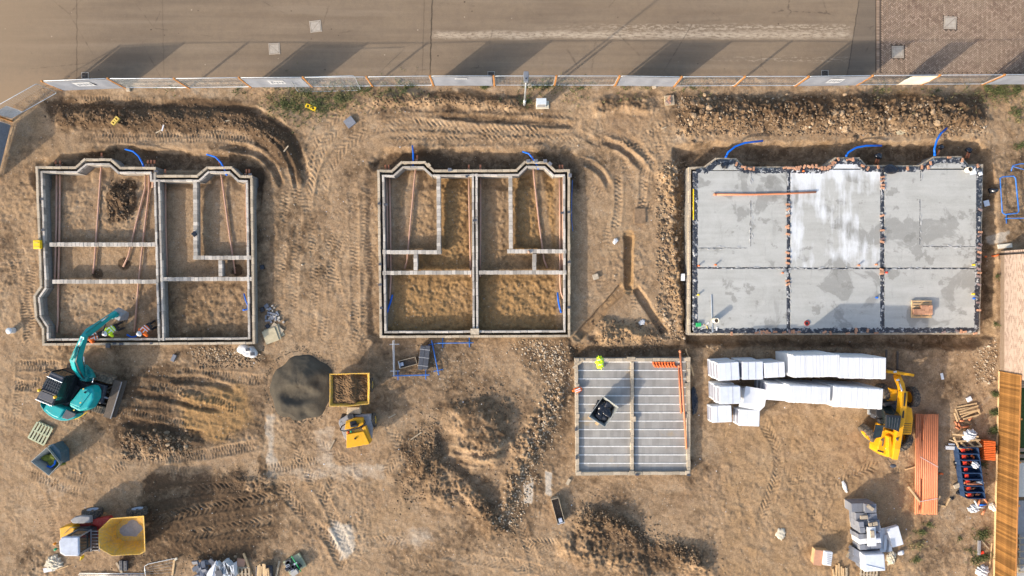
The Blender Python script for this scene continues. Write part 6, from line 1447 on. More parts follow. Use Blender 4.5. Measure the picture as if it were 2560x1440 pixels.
    # reflective bands round the torso and over the shoulders
    for dd in (0.16, 0.30):
        c0 = up(dd); ax = f*math.sin(a) + U*math.cos(a); r1 = s; r2 = ax.cross(s)
        ring = [c0 + (r1*math.cos(th)*0.222 + r2*math.sin(th)*0.212) for th in np.linspace(0, 2*math.pi, 17)[:-1]]
        m = MB(); n = len(ring); vs = []
        for p in ring: vs += [p - ax*0.025, p + ax*0.025]
        m.add(vs, [(2*i, 2*((i+1) % n), 2*((i+1) % n)+1, 2*i+1) for i in range(n)]); obj('reflective_band', m, M['reflect'], jk)
    for y in (-0.10, 0.10):
        bk = -(f*math.cos(a) - U*math.sin(a))
        obj('reflective_strap', MB().bar(up(0.28, y) + bk*0.215, up(0.52, y*1.1) + bk*0.16, 0.05, 0.006, bk), M['reflect'], jk)
    return t
worker('worker in yellow hi-vis jacket and white helmet bending in the trench', 306, 815, math.radians(222), M['hiy'], M['white'], 1.1, squat=0.45)
worker('worker in orange hi-vis and white helmet handling blue duct', 387, 813, math.radians(230), M['hio'], M['white'], 1.1, squat=0.5)
worker('worker in orange hi-vis crouching under the excavator boom', 262, 836, math.radians(200), M['hio'], M['hio'], 0.8, squat=0.7)

# ------------------------------------------------------------------ drain pipes and ducts in the foundations
def pipe(name, label, cat, pts, r, mat, group=None, n=8, socket=True, dz=0.06):
    path = [(P(q[0], q[1], q[2]) if len(q) > 2 else G(q[0], q[1], dz)) for q in pts]
    o = thing(name, label, cat, path[0], group)
    obj('barrel', MB().ring(path, r, n), mat, o, smooth=True)
    if socket:
        d = (path[1]-path[0]).normalized(); obj('socket', MB().ring([path[0]-d*0.02, path[0]+d*0.14], r*1.22, n), mat, o, smooth=True)
        d = (path[-1]-path[-2]).normalized(); obj('end_mouth', MB().ring([path[-1]+d*0.001, path[-1]+d*0.012], r*0.8, n), M['black'], o)
    return o
rp1 = 'drain pipes under the foundations'
pf = lambda *a: pipe('drain_pipe', a[0], 'drain pipe', a[1], 0.058, M['pipe_dusty'], rp1)
z0 = 0.05
def zl(pts, z=0.06): return [(a, b, z) for a, b in pts]
pf('outermost of the two terracotta pipes along the west wall by the excavator', zl([(142, 412), (141, 560), (137, 700)]))
pf('long terracotta pipe beside the west wall running to the south corner by the excavator', zl([(150, 412), (149, 560), (146, 700), (145, 800), (142, 832)]))
pf('terracotta pipe from the western bay sloping to a grout patch', zl([(255, 390), (252, 430), (243, 560), (236, 660), (232, 684)]))
pf('terracotta pipe slanting across to the grout ring below the cross wall', zl([(365, 412), (363, 470), (340, 560), (321, 640), (308, 667)]))
pf('terracotta pipe slanting from the step towards the crouching orange worker', zl([(373, 412), (372, 480), (358, 600), (347, 700), (336, 830)]))
pf('short terracotta stub beside the stepped party wall', zl([(381, 412), (382, 450), (381, 470)]))
pf('terracotta pipe along the east side of the party wall', zl([(413, 430), (414, 560), (418, 690)]))
pf('terracotta pipe from the smaller bay to the small grout patch', zl([(549, 416), (555, 450), (570, 560), (582, 640), (588, 684)]))
pf('terracotta pipe along the east wall near the scattered blocks', zl([(614, 434), (617, 560), (621, 700), (623, 748), (626, 758)]))
pf('thin outer terracotta pipe beside the east wall near the scattered blocks', zl([(622, 436), (624, 560), (626, 640)]))
pf('terracotta pipe nearest the west wall of the empty foundation', zl([(966, 420), (968, 560), (970, 670)]))
pf('terracotta pipe by the west wall of the empty foundation ending at a blue duct', zl([(973, 420), (976, 560), (977, 700), (974, 748)]))
pf('terracotta pipe slanting from the western bay of the empty foundation', zl([(1042, 398), (1037, 440), (1026, 560), (1018, 650), (1012, 672)]))
pf('orange pipe along the west face of the central party wall', zl([(1172, 420), (1173, 500), (1175, 600), (1177, 692)]))
pf('terracotta pipe along the east face of the central party wall', zl([(1201, 420), (1201, 560), (1200, 692)]))
pf('terracotta pipe slanting from the eastern bay of the empty foundation', zl([(1332, 398), (1335, 440), (1348, 560), (1360, 650), (1368, 670)]))
pf('long terracotta pipe beside the east wall ending at a bend', zl([(1399, 420), (1400, 560), (1400, 700), (1402, 730), (1408, 746)]))
pf('outer terracotta pipe beside the east wall of the empty foundation', zl([(1407, 420), (1407, 560), (1406, 672)]))
pf('short orange pipe lying at the east end of the empty foundation corridor', zl([(1322, 628, ), (1323, 632)], 0.66))
def duct(label, pts, r=0.05): return pipe('blue_duct', label, 'duct', pts, r, M['blue'], 'blue service ducts', 10, True)
duct('blue duct arching over the west bay of the foundation by the excavator', [(360, 420, .35), (356, 408, .55), (346, 390, .5), (332, 378, .4), (313, 373, .3)])
duct('blue duct curving over the smaller bay beside the step', [(567, 438, .3), (560, 420, .5), (552, 406, .55), (538, 392, .45), (517, 386, .35)])
duct('straight blue duct standing off the western bay of the empty foundation', [(1033, 420, .3), (1033, 402, .45), (1033, 385, .45), (1031, 364, .35)])
duct('short blue duct hooked over the eastern bay of the empty foundation', [(1346, 422, .3), (1340, 408, .5), (1330, 394, .55), (1322, 384, .5), (1306, 379, .4)])
duct('blue duct sweeping out from the first bay of the concrete slab', [(1814, 394, .5), (1820, 381, .55), (1838, 366, .5), (1862, 357, .45), (1907, 352, .35)], 0.06)
duct('blue duct sweeping out from the middle bay of the concrete slab', [(2115, 391, .5), (2121, 381, .55), (2140, 369, .5), (2165, 364, .45), (2204, 364, .35)], 0.06)
duct('blue duct rising from the third bay near the black capped pipes', [(2337, 389, .5), (2336, 372, .6), (2342, 351, .6), (2351, 335, .55), (2367, 320, .45)], 0.06)
duct('blue duct offcut by the west wall of the empty foundation', zl([(967, 781), (971, 770), (976, 756), (981, 737)], .08), 0.055)
duct('blue duct offcut by the east wall of the empty foundation', zl([(1403, 781), (1399, 768), (1396, 752), (1394, 731)], .08), 0.055)
duct('bent blue duct near the terracotta bend by the scattered blocks', zl([(608, 775), (618, 774), (620, 765), (614, 750), (610, 734)], .08), 0.045)
duct('curved blue duct in the hands of the orange worker', zl([(318, 837), (328, 843), (338, 842), (348, 834)], .25), 0.05)
pipe('water_pipe', 'thin bright blue pipe along the outside of the empty foundation', 'water pipe', [(1431, 450, .3), (1429, 500, .2), (1429, 550, .2), (1432, 578, .15)], 0.02, M['bluepaint'], None, 6, False)
# pipe ends through the outer walls
for k, q in enumerate([(139, 410), (150, 410), (370, 409), (378, 409), (386, 409), (413, 432), (616, 432), (623, 432), (964, 421), (972, 421), (1172, 421), (1201, 421), (1399, 421), (1406, 421), (254, 391), (548, 412), (1043, 397), (1331, 399)]):
    p = P(q[0], q[1], 0.22); o = obj('pipe_stub', MB().ring([p, p + Vector((0, 0.22, 0))], 0.055, 8), M['pipe'], None, smooth=True)
    hs = 'foundation beside the excavator' if q[0] < 800 else 'empty foundation'; tag(o, 'terracotta pipe stub poking out under the north wall of the ' + hs, 'pipe stub', 'pipe stubs of the ' + hs)
# black capped pipes beside the slab
for lab, q, r_ in (('black bagged pipe head beside the duct of the third slab bay', (2355, 368), .18), ('leaning black bagged pipe head at the slab corner, with two orange stems', (2426, 375), .19), ('pair of black bagged pipe heads west of the third slab bay', (2198, 389), .22), ('round black bagged pipe head beside the blue barrier frame', (2484, 477), .26)):
    p = P(*q, 0.2); t = thing('capped_pipe', lab, 'capped pipe', (p.x, p.y, -0.3), 'capped pipes in the slab trench')
    obj('bag', MB().blob((p.x, p.y, 0.1), (r_*1.1, r_, r_*0.9), int(q[0]), 0.28, 14, 9), M['bag'], t, smooth=True)
    if r_ < .25:
        obj('stem', MB().ring([(p.x, p.y, 0.05), (p.x-0.1, p.y-0.45, -0.1)], 0.055, 8), M['pipe'], t, smooth=True)
        if r_ > .185: obj('stem', MB().ring([(p.x+0.1, p.y, 0.05), (p.x+0.06, p.y-0.45, -0.1)], 0.055, 8), M['pipe'], t, smooth=True)

# ------------------------------------------------------------------ things lying on the slab
pipe('drain_pipe', 'long orange pipe lying across two bays of the concrete slab', 'drain pipe', [(1785, 486, ZF+.06), (1880, 486, ZF+.06), (1960, 484, ZF+.06), (2040, 480, ZF+.06)], 0.058, M['pipe'], None)
t = thing('brick_pallet', 'timber pallet part loaded with orange bricks on the slab', 'pallet', P(2305, 773, ZF), None)
pc = P(2305, 773, ZF+0.15)
for i in range(7): obj('deck_board', MB().box((pc.x, pc.y+0.48-i*0.16, ZF+0.135), (1.22, 0.11, 0.022)), M['timber'], t)
for s in (-0.55, 0, 0.55): obj('bearer', MB().box((pc.x+s, pc.y, ZF+0.07), (0.1, 1.05, 0.1)), M['timber'], t)
for i in range(5):
    for j in range(6):
        if j < 2 and i < 2: continue
        if j < 1: continue
        if i < 2 and j < 3 : continue
        inst('stacked_brick', UB_B, (pc.x-0.5+i*0.235, pc.y+0.30-j*0.115, ZF+0.24), 0, (0.222, 0.108, 0.19), t)
p = P(1789, 801, ZF+0.3); t = thing('duct_collar', 'cream upright duct collar with brown core near the slab corner', 'duct collar', (p.x, p.y, ZF)); obj('tube', MB().lathe([(0.11, 0.0), (0.17, 0.0), (0.17, 0.55), (0.12, 0.55), (0.12, 0.05)], (p.x, p.y, ZF), (0, 0, 1), 20), M['cream'], t, smooth=True); obj('core', MB().cyl((p.x, p.y, ZF), (p.x, p.y, ZF+0.42), 0.11), M['clod'], t)
p = P(2019, 808, ZF+0.1); t = thing('drain_gully', 'round dark red floor gully in the concrete bay', 'floor drain', (p.x, p.y, ZF)); obj('rim', MB().lathe([(0.09, 0.02), (0.11, 0.05), (0.16, 0.05), (0.17, 0.0)], (p.x, p.y, ZF), (0, 0, 1), 20), M['red'], t, smooth=True); obj('bowl', MB().cyl((p.x, p.y, ZF), (p.x, p.y, ZF+0.03), 0.1), M['black'], t)
p = P(2418, 425, ZF); t = thing('duct_collar', 'cream upright duct collar by the paper drawing on the slab', 'duct collar', (p.x, p.y, ZF)); obj('tube', MB().lathe([(0.13, 0.3), (0.17, 0.3), (0.17, 0.0)], (p.x, p.y, ZF), (0, 0, 1), 18), M['cream'], t, smooth=True); obj('core', MB().cyl((p.x, p.y, ZF), (p.x, p.y, ZF+0.2), 0.12), M['clod'], t)
slabthing('paper_drawing', 'pale paper drawing on the slab corner beside the cream collar', 'drawing', 2432, 427, ZF+.004, (0.42, 0.46, 0.006), 0.2, M['paper'], None, 0)
slabthing('paper_drawing', 'pale paper drawing lying off the slab edge by the membrane', 'drawing', 2467, 508, 0.0, (0.34, 0.36, 0.02), 0.25, M['paper'], None, 0)
slabthing('spirit_level', 'long yellow spirit level on the west wall of the slab', 'spirit level', 1734, 511, ZF-.02, (0.06, 1.9, 0.06), 0, M['yplastic'])
slabthing('straight_edge', 'grey aluminium straight edge lying near the cream collar', 'straight edge', 1780, 784, ZF+.003, (0.05, 2.3, 0.04), 0.03, M['galv'])
slabthing('tool_case', 'green plastic case at the slab corner among tools', 'case', 1747, 812, ZF+.003, (0.30, 0.24, 0.14), 0.05, M['greencap'])
for k, q in enumerate(((1761, 812, 'timber'), (1770, 808, 'white'), (1768, 818, 'ydusty'), (1779, 820, 'cblock'), (1755, 822, 'white'), (1792, 822, 'eps'))):
    slabthing('scrap_offcut', 'small offcut in the litter of tools at the slab corner', 'offcut', q[0], q[1], ZF+.003, (0.10+.06*(k % 3), 0.05+.03*(k % 2), 0.04), k*0.9, M[q[2]], 'offcuts at the slab corner')
slabthing('block_offcut', 'white block offcut on the east membrane near the drawing', 'block', 2453, 434, ZF, (0.18, 0.2, 0.1), 0.3, M['eps'])
p = P(2222, 425, ZF); o = obj('crumpled_membrane', MB().blob((p.x, p.y, ZF+0.08), (0.38, 0.30, 0.16), 21, 0.4, 18, 10), M['bag'], None, smooth=False); tag(o, 'crumpled heap of black membrane at the party line of the slab', 'membrane')
p = P(1811, 415, ZF); o = obj('crumpled_membrane', MB().blob((p.x, p.y, ZF+0.06), (0.2, 0.2, 0.13), 23, 0.4, 14, 8), M['bag'], None); tag(o, 'small crumple of black membrane in the first slab bay', 'membrane')
for lab, q, mm, h in (('orange pipe riser on the slab beside the west party strip', (1748, 664), 'orange', .2), ('orange pipe riser set alone in the first slab bay', (1790, 662), 'orange', .2), ('orange riser in the middle lower strip of the slab', (2149, 663), 'pipe', .2), ('orange riser beside the loose bricks at the crossing', (2193, 661), 'pipe', .2), ('orange riser just below the membrane crossing', (2218, 681), 'redlabel', .15), ('orange riser west of the first party strip', (1958, 682), 'pipe', .15), ('twin orange riser near the pale bay', (2010, 427), 'orange', .15), ('yellow capped riser at the east edge of the corridor', (2437, 662), 'yplastic', .2), ('yellow capped riser by the east bricks', (2436, 735), 'yplastic', .2), ('yellow capped riser by the west edge of the slab', (1747, 737), 'yplastic', .2), ('blue capped riser at the second party strip', (2194, 744), 'blue', .2), ('blue capped riser beside the east yellow cap', (2437, 746), 'blue', .15)):
    p = P(*q, ZF+h); o = obj('pipe_riser', MB().lathe([(0.0, h), (0.06, h), (0.065, h-0.03), (0.05, h-0.05), (0.05, -0.02)], (p.x, p.y, ZF), (0, 0, 1), 12), M[mm], None, smooth=True); tag(o, lab, 'pipe riser', 'pipe risers through the slab')

# ------------------------------------------------------------------ things on the garage base
sk, top, c = skip_shell([(1508, 989), (1548, 1018), (1513, 1069), (1471, 1042)], 1.35, 0.42, 0.62, 0.055)
t = thing('tipping_skip', 'grey tipping skip full of black bags on the garage floor', 'skip', (c.x, c.y, ZGF)); obj('shell', sk, M['skipgrey'], t, 0.012)
for i in range(9):
    a = i*2.4; r_ = 0.12+0.09*(i % 4); obj('bag', MB().blob((c.x+r_*math.cos(a)*1.3, c.y+r_*math.sin(a)*1.2, 0.95+0.05*(i % 3)), (0.30, 0.26, 0.2), 40+i, 0.35, 14, 8, a), M['bag'], t, smooth=True)
obj('base_frame', MB().box((c.x, c.y, ZGF+0.06), (0.9, 0.7, 0.12), -0.65), M['charcoal'], t)
for q in ((1475, 1046), (1494, 1061)): p = P(*q, 0.7); obj('fork_pocket', MB().box((p.x, p.y, 0.42), (0.2, 0.16, 0.14), -0.6), M['timber'], t, 0.01)
def garment(label, px, py, z, rad, rz, mat, seed):
    p = P(px, py, z+0.1); t = thing('hi_vis_jacket', label, 'jacket', (p.x, p.y, z)); obj('cloth', MB().crumple((p.x, p.y, z+0.03), (rad[0]*1.2, rad[1]*1.15, rad[2]), seed, rz), mat, t)
    for k in (-0.4, 0.35): obj('reflective_band', MB().box((p.x - math.sin(rz)*rad[1]*k, p.y + math.cos(rz)*rad[1]*k, z+0.13), (rad[0]*1.2, 0.06, 0.03), rz+.1), M['reflect'], t, 0.01)
garment('yellow hi-vis jacket draped over the north wall of the garage base', 1500, 905, ZGF+0.12, (0.26, 0.40, 0.12), 0.15, M['hiy'], 7)
garment('orange hi-vis jacket dropped on the west wall of the garage base', 1444, 975, ZG, (0.30, 0.15, 0.09), 0.25, M['hio'], 9)
for i in range(8):
    p = P(1636+i*7.2, 912+(i % 2)*0.6, ZGF+0.1); t = thing('pipe_bend', 'one of a row of orange pipe bends along the garage wall', 'pipe bend', (p.x, p.y, ZGF), 'row of orange pipe bends')
    path = [Vector((p.x-0.05, p.y+0.12, ZGF+.07)), Vector((p.x-0.03, p.y, ZGF+.09)), Vector((p.x+0.03, p.y-0.08, ZGF+.08)), Vector((p.x+0.13, p.y-0.13, ZGF+.07))]
    obj('bend', MB().ring(path, 0.062, 8), M['orange'], t, smooth=True); obj('socket', MB().ring([path[0], path[0]+Vector((0, .07, 0))], 0.078, 8), M['orange'], t, smooth=True)
pipe('drain_pipe', 'longer orange pipe lying over the east wall of the garage base', 'drain pipe', [(1700, 876, ZG+.06), (1706, 960, ZG+.06), (1716, 1122, ZG+.05)], 0.06, M['pipe'], 'pipes on the garage base')
pipe('drain_pipe', 'shorter orange pipe lying beside the east wall of the garage base', 'drain pipe', [(1697, 913, ZGF+.07), (1703, 1033, ZGF+.07)], 0.06, M['pipe'], 'pipes on the garage base')
slabthing('timber_plank', 'pale board lying across the north west corner of the garage base', 'plank', 1446, 910, ZG+.012, (0.85, 0.13, 0.04), 0.65, M['timber_old'])
def plank(label, a, b, w=0.1, h=0.05, mat='timber', group='loose timbers', z=None):
    A = P(a[0], a[1], z) if z is not None else G(a[0], a[1], 0.05); B = P(b[0], b[1], z) if z is not None else G(b[0], b[1], 0.05)
    o = obj('timber_plank', MB().bar(A, B, w, h), M[mat], None, 0.004); return tag(o, label, 'plank', group)
plank('timber batten leaning at the north east corner of the garage base', (1714, 872), (1722, 892)); plank('timber batten along the outside of the garage base east wall', (1727, 912), (1734, 940))
p = G(1735, 1005); o = obj('black_sheet', MB().blob((p.x, p.y, p.z+0.03), (0.22, 0.8, 0.06), 15, 0.3, 16, 8), M['bag'], None); tag(o, 'black membrane sheet crumpled outside the garage base', 'membrane')

# ------------------------------------------------------------------ white foam sheet stacks
def foam_stack(label, q, h, n, tiers=2):
    tp = px3(q, h); c = sum(tp, Vector())/4
    t = thing('insulation_stack', label, 'insulation stack', (c.x, c.y, 0), 'stacks of white foam sheets')
    u = (tp[1]-tp[0]); u.z = 0; v = (tp[3]-tp[0]); v.z = 0; L = u.length; Wd_ = v.length; ang = math.atan2(u.y, u.x); u.normalize()
    for k in range(tiers):
        for i in range(n):
            cc = tp[0]*0.5+tp[3]*0.5 + u*(L*(i+0.5)/n); hh = h/tiers
            inst('foam_sheet', UB_EPS, (cc.x + rnd.uniform(-.008, .008), cc.y + rnd.uniform(-.012, .012), hh*(k+0.5)+0.03 + rnd.uniform(-.004, .004)), ang, (L/n-0.001, Wd_*0.99 + rnd.uniform(-.01, .01), hh-0.006), t)
    for s in (0.2, 0.8): cc = tp[0].lerp(tp[1], s).lerp(tp[3].lerp(tp[2], s), 0.5); obj('bearer', MB().box((cc.x, cc.y, -0.01), (0.1, Wd_*0.96, 0.1), ang), M['timber_old'], t)
    return t
foam_stack('tall white foam sheet stack beside the wrapped packs, backing on to the slab', [(1980, 888), (2095, 886), (2094, 942), (1987, 944)], 2.75, 26)
foam_stack('tall white foam sheet stack whose end faces the telehandler forks', [(2097, 892), (2212, 894), (2210, 949), (2101, 946)], 2.75, 26)
foam_stack('white foam sheet stack between the grey notched pack and the telehandler-side stack', [(1974, 962), (2077, 967), (2074, 1017), (1970, 1006)], 2.95, 24)
foam_stack('white foam sheet stack touching the telehandler cab side', [(2081, 965), (2203, 972), (2199, 1024), (2086, 1017)], 2.95, 27)
def pack(label, q, z0, h, n=5, end=True, curved=0.0):
    tp = px3(q, z0+h); c = sum(tp, Vector())/4
    t = thing('insulation_pack', label, 'insulation pack', (c.x, c.y, z0), 'shrink wrapped foam packs')
    u = (tp[1]-tp[0]); u.z = 0; v = (tp[3]-tp[0]); v.z = 0; L = u.length; W_ = v.length; ang = math.atan2(u.y, u.x)
    obj('wrapped_body', MB().box((c.x, c.y, z0+h/2), (L, W_, h-0.015), ang), M['wrap'], t, 0.035, seg=3)
    un = u.normalized(); vn = v.normalized()
    if end: obj('end_face', MB().box(Vector((c.x, c.y, z0+h/2)) - un*(L/2+0.003), (0.012, W_*0.78, h*0.72), ang), M['foamend'], t, 0.003)
    for i in range(1, 3): cc = Vector((c.x, c.y, z0+h)) + un*L*(i/3-0.5+rnd.uniform(-.06, .06)); obj('wrap_seam', MB().box((cc.x, cc.y, z0+h-0.004), (0.02, W_*0.97, 0.012), ang), M['foamend'] if rnd.random() < .4 else M['white'], t)
    return t
def column(label, q, n, h=0.54, jitter=1.6):
    base = [(a, b) for a, b in q]; kz = CAMZ/(CAMZ-n*h)
    for k in range(n):
        z0 = 0.02 + k*h; f = (CAMZ-n*h)/(CAMZ-(k+1)*h)   # same footprint at every level
        j = (rnd.uniform(-jitter, jitter), rnd.uniform(-jitter, jitter)) if k < n-1 else (0, 0)
        qq = [((a-1280)*f+1280+j[0], (b-720)*f+720+j[1]) for a, b in base]
        pos = 'topmost' if k == n-1 else ('lowest' if k == 0 else ('second' if k == 1 else 'third'))
        pack(label % pos, qq, z0, h)
column('%s wrapped white foam pack in the west column nearest the slab', [(1794, 908), (1847, 905), (1850, 948), (1797, 953)], 4)
column('%s wrapped white foam pack in the middle column nearest the slab', [(1855, 905), (1907, 904), (1909, 947), (1858, 950)], 4)
column('%s wrapped white foam pack in the east column beside the tall sheet stack', [(1911, 907), (1962, 904), (1963, 943), (1912, 945)], 4)
column('%s wrapped white foam pack in the west column of the second row', [(1799, 966), (1852, 965), (1851, 1011), (1799, 1010)], 4, 0.58)
column('%s wrapped white foam pack with a dark notch in the second row', [(1919, 957), (1971, 961), (1968, 1004), (1917, 999)], 4)
column('%s wrapped white foam pack in the low west column beside the yard', [(1779, 1015), (1829, 1013), (1830, 1056), (1780, 1057)], 2)
column('%s wrapped white foam pack in the low east column beside the yard', [(1847, 1024), (1899, 1026), (1899, 1065), (1849, 1065)], 2)
q4 = px3([(1862, 975), (1914, 984), (1909, 1022), (1857, 1012)], 1.9); c = sum(q4, Vector())/4
t = thing('sheet_bundle', 'sagging bundle of loose white foam sheets among the wrapped packs', 'insulation bundle', (c.x, c.y, 0), 'shrink wrapped foam packs'); ang = math.atan2((q4[1]-q4[0]).y, (q4[1]-q4[0]).x)
obj('lower_pack', MB().box((c.x, c.y, 0.65), (1.25, 1.0, 1.26), ang), M['wrap'], t, 0.03)
for k in range(8):
    m = MB(); vv = []; ff = []; z = 1.32+k*0.075
    for i in range(9):
        for j in range(2):
            for w_ in (0, 0.065):
                x = (i/8-0.5)*1.3; y = (j-0.5)*(1.0) + 0.05*k - 0.16
                vv.append((c.x + x*math.cos(ang) - y*math.sin(ang), c.y + x*math.sin(ang) + y*math.cos(ang), z + w_ + 0.10*(x*1.4)**2*(1 if k % 2 else 0.8)))
    for i in range(8):
        a = i*4; b = a+4; ff += [(a+1, b+1, b+3, a+3), (a, a+2, b+2, b), (a, b, b+1, a+1), (a+2, a+3, b+3, b+2)]
    ff += [(0, 1, 3, 2), (32, 34, 35, 33)]
    obj('foam_sheet', m.add(vv, ff), M['eps'], t)

# ------------------------------------------------------------------ concrete block packs (south-east)
def blockpack(label, q, h, rows, cols, layers, mesh=None, z0=0.08):
    tp = px3(q, z0+h); c = sum(tp, Vector())/4; u = tp[1]-tp[0]; u.z = 0; v = tp[3]-tp[0]; v.z = 0; L, W_ = u.length, v.length; ang = math.atan2(u.y, u.x); un, vn = u.normalized(), v.normalized()
    t = thing('block_pack', label, 'block pack', (c.x, c.y, 0), 'packs of concrete blocks')
    for k in range(layers):
        for i in range(cols):
            for j in range(rows):
                if k == layers-1 and rnd.random() < 0.12: continue
                cc = tp[0] + u*((i+.5)/cols) + v*((j+.5)/rows); jt = rnd.uniform(-.012, .012)
                inst('block', mesh or UB_C, (cc.x+jt+(k-layers)*0.006, cc.y+rnd.uniform(-.01, .01), z0 + h*(k+.5)/layers), ang+rnd.uniform(-.02, .02), (L/cols-.012, W_/rows-.01, h/layers-.006), t)
    obj('pallet', MB().box((c.x, c.y, 0.04), (L*0.98, W_*0.98, 0.08), ang), M['timber_old'], t)
    return t
KB = zoomer(2020, 1200, 6.0)
blockpack('grey block pack at the north end of the block row, one loose block on top', KB((660, 372), (1012, 360), (1016, 460), (700, 498)), 1.05, 1, 4, 5)
blockpack('second grey block pack with a buff block on top', KB((740, 510), (1040, 498), (1042, 565), (745, 625)), 1.0, 1, 4, 5)
blockpack('wide grey block pack under two buff block offcuts', KB((760, 635), (1075, 600), (1085, 770), (790, 800)), 1.15, 2, 4, 5)
blockpack('grey block pack partly under the upright foam board', KB((745, 815), (1080, 800), (1085, 865), (760, 885)), 0.95, 1, 4, 5)
blockpack('white foam block layer between grey block packs', KB((762, 890), (1085, 860), (1095, 940), (785, 970)), 0.95, 1, 3, 4, UB_EPS)
blockpack('low grey block pack beside the wrapped white cube', KB((775, 980), (1100, 955), (1105, 1010), (785, 1055)), 0.85, 1, 4, 4)
blockpack('split low stack of grey blocks behind the wrapped white cube', KB((690, 1020), (800, 1080), (790, 1260), (690, 1230)), 0.6, 4, 1, 3)
q = px3(KB((838, 1120), (1145, 1108), (1165, 1362), (852, 1378)), 1.15); c = sum(q, Vector())/4
t = thing('wrapped_block_cube', 'grey block cube wrapped in shiny white sheet', 'block pack', (c.x, c.y, 0), 'packs of concrete blocks'); obj('blocks', MB().prism([(p.x, p.y) for p in q], 0.05, 1.08, 1.0), M['cblock'], t); obj('sheet', MB().prism([(c.x+(p.x-c.x)*1.04, c.y+(p.y-c.y)*1.04) for p in q], 0.62, 1.16, 0.96), M['wrap'], t, 0.05, seg=3); obj('fold', MB().bar(q[0].lerp(q[3], .6)+Vector((0.1, 0, .02)), q[1].lerp(q[2], .9)+Vector((-.1, 0, .02)), 0.05, 0.05), M['wrap'], t, 0.02)
slabthing('loose_block', 'buff block lying askew on the northmost grey block pack', 'block', 2177, 1270, 1.14, (0.44, 0.2, 0.1), -0.65, M['lblock'])
slabthing('loose_block', 'buff block lying flat on the second grey block pack', 'block', 2161, 1294, 1.09, (0.44, 0.22, 0.1), 0.05, M['lblock'])
slabthing('block_offcut', 'pair of buff block offcuts, the paler one on the wide pack', 'block', 2177, 1312, 1.25, (0.2, 0.2, 0.1), 0.1, M['lblock'])
slabthing('block_offcut', 'buff block offcut with slanted end on the wide block pack', 'block', 2189, 1310, 1.25, (0.26, 0.22, 0.1), 0.2, M['lblock'])
slabthing('foam_board', 'upright white foam board carrying a buff block on the block packs', 'foam board', 2180, 1342, 1.25, (0.5, 1.16, 0.1), 0.05, M['eps']); slabthing('loose_block', 'buff block resting on the white foam board', 'block', 2182, 1336, 1.36, (0.22, 0.42, 0.1), 0.05, M['lblock'])
slabthing('foam_slab', 'large tilted white foam slab leaning beside the block packs', 'foam slab', 2239, 1342, 0.3, (0.72, 1.2, 0.3), 0.28, M['eps'], None, 0.03)
slabthing('foam_board', 'flat white foam board on the ground behind the tilted slab', 'foam board', 2213, 1350, 0.12, (0.75, 1.5, 0.06), 0.1, M['eps']); slabthing('foam_strip', 'narrow white foam strip leaning on the block packs', 'foam strip', 2214, 1356, 0.2, (0.18, 0.95, 0.08), -0.08, M['eps']); slabthing('steel_channel', 'dark grey channel offcut beside the white foam strip', 'channel', 2220, 1366, 0.2, (0.14, 0.75, 0.08), -0.08, M['greyplate'])
p = G(2227, 1393); o = obj('sack', MB().crumple((p.x, p.y, p.z+0.05), (0.32, 0.54, 0.2), 31, -.2), M['sack'], None); tag(o, 'crumpled pale sack south of the tilted foam slab', 'sack')
p = G(2249, 1380); o = obj('foam_lump', MB().blob((p.x, p.y, p.z+0.1), (0.22, 0.16, 0.12), 33, 0.2, 12, 8, .3), M['eps'], None); tag(o, 'rounded white foam lump beside the pale sack', 'foam lump')
p = G(2112, 1218); o = obj('plastic_scrap', MB().crumple((p.x, p.y, p.z+0.03), (0.13, 0.42, 0.05), 35, .35), M['whitebag'], None); tag(o, 'white plastic scrap lying north of the block packs', 'plastic scrap')
# packaged trays at the south edge
t = thing('crate_box', 'open timber crate holding a white mesh tray, south of the yard', 'crate', G(2058, 1395)); c = P(2058, 1394, 0.5)
obj('crate', MB().box((c.x-0.1, c.y, 0.26), (0.85, 0.9, 0.5), -0.12), M['timber'], t, 0.01); obj('lid_board', MB().box((c.x-0.32, c.y, 0.53), (0.5, 0.94, 0.04), -0.12), M['plyred'], t); obj('tray', MB().box((c.x+0.2, c.y+0.02, 0.62), (0.5, 0.85, 0.22), -0.12), M['eps'], t, 0.03)
for i in range(6): obj('mesh_bar', MB().box((c.x+0.27, c.y-0.3+i*0.12, 0.735), (0.26, 0.03, 0.02), -0.12), M['greyplate'], t)
for i, q in enumerate(((2082, 1422, 2086, 1446), (2092, 1412, 2090, 1450), (2097, 1408, 2098, 1450), (2103, 1416, 2104, 1450), (2108, 1420, 2108, 1450), (2116, 1419, 2116, 1450))): plank(['batten leaning off the crate', 'longest batten of the bundle south of the crate', 'batten second in the bundle south of the crate', 'dark edged batten in the bundle south of the crate', 'short batten in the bundle south of the crate', 'grey batten apart from the bundle south of the crate'][i], q[:2], q[2:], 0.1, 0.06 + .02*(i % 3), 'timber_old' if i == 5 else 'timber')
t = thing('pallet', 'weathered pallet under the south end of the block packs', 'pallet', G(2170, 1434))
for i in range(6): p = G(2152+i*8, 1436, 0.1); obj('deck_board', MB().box((p.x, p.y, p.z), (0.1, 0.9, 0.03), -.08), M['timber_old'], t)
for k in range(3): p = G(2171, 1424+k*12, 0.05); obj('bearer', MB().box((p.x, p.y, p.z), (1.1, 0.1, 0.08), -.08), M['timber_old'], t)

